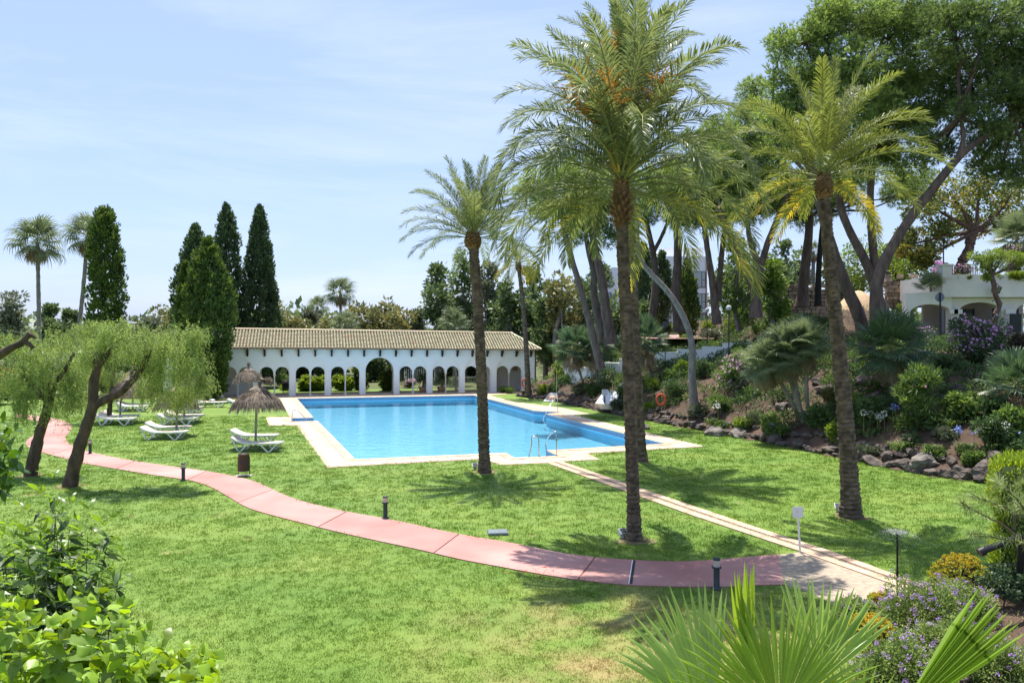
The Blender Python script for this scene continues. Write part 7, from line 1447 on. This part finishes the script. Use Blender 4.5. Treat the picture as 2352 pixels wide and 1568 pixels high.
def branchy(label, name, base_pt, tips, kind, leaf, nper, tipkind=None, stem=.006, zup=.4, top=280, cat='shrub', spacing=1.0):
    """stems from the base to each tip; leaves alternate along the outer part of each stem; nearest ones are objects"""
    b0 = np.asarray(base_pt, float); t = thing(name, label, cat, b0); m = MB(); L = []
    for tip in tips:
        tip = np.asarray(tip, float)-b0; mid = tip*np.array((.55, .55, .62))+rng.normal(0, .05, 3); q = resample(smooth(np.array([(0, 0, 0), mid, tip]), 3), 30); m.tube(q[::3], np.linspace(stem*1.6, stem*.4, 10), 4)
        for k in range(nper):
            f = 1-(k/nper)*spacing*.5; i = min(28, int(f*29)); p = q[i]+(q[i+1]-q[i])*.5; d = unit(q[i+1]-q[i]); a = k*2.39996+rng.uniform(-.3, .3); ax1 = unit(np.cross(d, (0, 1, .01))); ax2 = np.cross(d, ax1)
            o = unit((math.cos(a)*ax1+math.sin(a)*ax2)+d*(.25+.8*(k < 4))+np.array((0, 0, -.22+.45*(k < 4)))); sc = leaf*rng.uniform(.7, 1.15)*(1 if k > 2 else .7); L.append((p, o, sc, k < 6))
    m.build('stem', M_stem, t)
    camp = np.array((0, 0, EYE))-b0; L.sort(key=lambda q: np.linalg.norm(q[0]-camp)-1.0*(q[3])); rest = MB()
    for j, (p, o, sc, young) in enumerate(L):
        z = np.array((0, 0, 1.)); x = o; y = unit(np.cross(z+rng.normal(0, .5, 3), x)); zz = np.cross(x, y); Mx = Matrix(((x[0], y[0], zz[0]), (x[1], y[1], zz[1]), (x[2], y[2], zz[2]))); key = tipkind if (tipkind and young) else kind; me = LM[key][j % len(LM[key])]
        if j < top:
            ob = bpy.data.objects.new('leaf', me); C.objects.link(ob); ob.parent = t; M4 = Mx.to_4x4(); M4.translation = Vector(p); ob.matrix_local = M4 @ Matrix.Scale(sc, 4)
        else:
            v, f = leaf_arrays(LS[key][j % len(LS[key])]); rest.add(v@np.array(Mx).T*sc+p, f, 1 if key == tipkind else 0, rng.random(), True)
    if rest.v: rest.build('leaf', [LM[kind][0].materials[0], LM[tipkind or kind][0].materials[0]], t, kind='stuff')
    return t
M_stem = pm('green_stem', (.12, .11, .05), (.08, .06, .035), 9, .7)
tips = []
rs = random.Random(4)
outline = [(0, 1350), (60, 1340), (120, 1330), (160, 1318), (230, 1350), (300, 1365), (330, 1400), (380, 1455), (430, 1460), (500, 1500), (520, 1520)]
for i in range(185):
    x = rs.uniform(-60, 500); yt = np.interp(x, [p[0] for p in outline], [p[1] for p in outline]); y = yt+rs.random()**1.1*(1620-yt)+12; tips.append(P(x, y, rs.uniform(2.6, 3.3)+(.5 if y < yt+60 else 0)))
tips += [P(150, 1325, 3.2), P(60, 1345, 3.1), P(235, 1345, 3.3), P(300, 1378, 3.2), P(385, 1450, 3.0), P(500, 1500, 2.9), P(470, 1490, 3.0), P(430, 1475, 3.0)]
branchy('bright lime green broad leaved hibiscus bush filling the bottom left corner', 'hibiscus_bush', P(150, 1568, 3.0)*(1, 1, 0)+(0, 0, 1.6), tips, 'hib', .08, 20, stem=.0035, zup=.5, spacing=.62)
tips = []
for i in range(105):
    x = rs.gauss(105, 85); y = rs.uniform(1165, 1450)+abs(x-105)*.45; tips.append(P(x, y, rs.uniform(4.2, 5.4)))
tips += [P(118, 1075, 4.6), P(95, 1110, 4.7), P(205, 1150, 4.7), P(165, 1130, 4.6), P(262, 1170, 4.8), P(240, 1185, 4.8), P(60, 1150, 4.8), P(20, 1190, 4.8), P(0, 1210, 4.8), P(180, 1175, 4.8), P(250, 1300, 4.8), P(130, 1140, 4.6), P(140, 1160, 4.6)]
branchy('dark glossy tall privet like shrub behind the lime green bush on the left', 'privet_bush', P(120, 1400, 4.9)*(1, 1, 0)+(0, 0, .2), tips, 'priv', .13, 30, tipkind='privy', stem=.0055, spacing=.62)
tips = [P(310, 1385, 4.0), P(330, 1375, 4.0), P(290, 1330, 4.1)]
branchy('thin bare twig with a few small leaves right of the dark shrub', 'young_shoot', P(300, 1500, 4.1)*(1, 1, 0)+(0, 0, 1.5), tips, 'privy', .05, 9, stem=.004)
tips = [P(x, y, d) for x, y, d in ((10, 965, 3.6), (40, 985, 3.6), (20, 1010, 3.5), (-10, 1030, 3.5), (48, 1040, 3.5), (30, 1070, 3.5), (5, 1090, 3.5), (20, 1120, 3.5), (-20, 990, 3.6), (-30, 1060, 3.6), (0, 1050, 3.4), (25, 1095, 3.4), (-15, 1115, 3.5))]
branchy('glossy green citrus branch hanging in at the left edge', 'citrus_branch', P(-120, 1180, 3.8), tips, 'citr', .085, 15, stem=.006, cat='branch')
# underplanting that fills the rockery
m = MB(); cnt = 0
while cnt < 700:
    y = rng.uniform(18, 62); x = rng.uniform(-1, min(34, y*.72)); z, s_ = terr(np.array([x]), np.array([y])); z, s_ = float(z[0]), float(s_[0])
    if s_ < .9 or s_ > 17 or (VX(2030) < x and 43 < y and s_ > 15): continue
    r_ = rng.uniform(.22, .5); n = int(105*r_/.35); q, d = shell((x, y, z+r_*.45), (r_*1.2, r_, r_*.75), n, .4); br = rng.random()*.55
    rhomb(m, q, unit(d+rng.normal(0, .5, (n, 3))+(0, 0, .4)), rng.uniform(.12, .24, n), .075, int(rng.random() < .35), np.clip(br+rng.random(n)*.45, 0, 1)); cnt += 1
m.build('underplanting', [M_shrd, M_shr], kind='stuff')
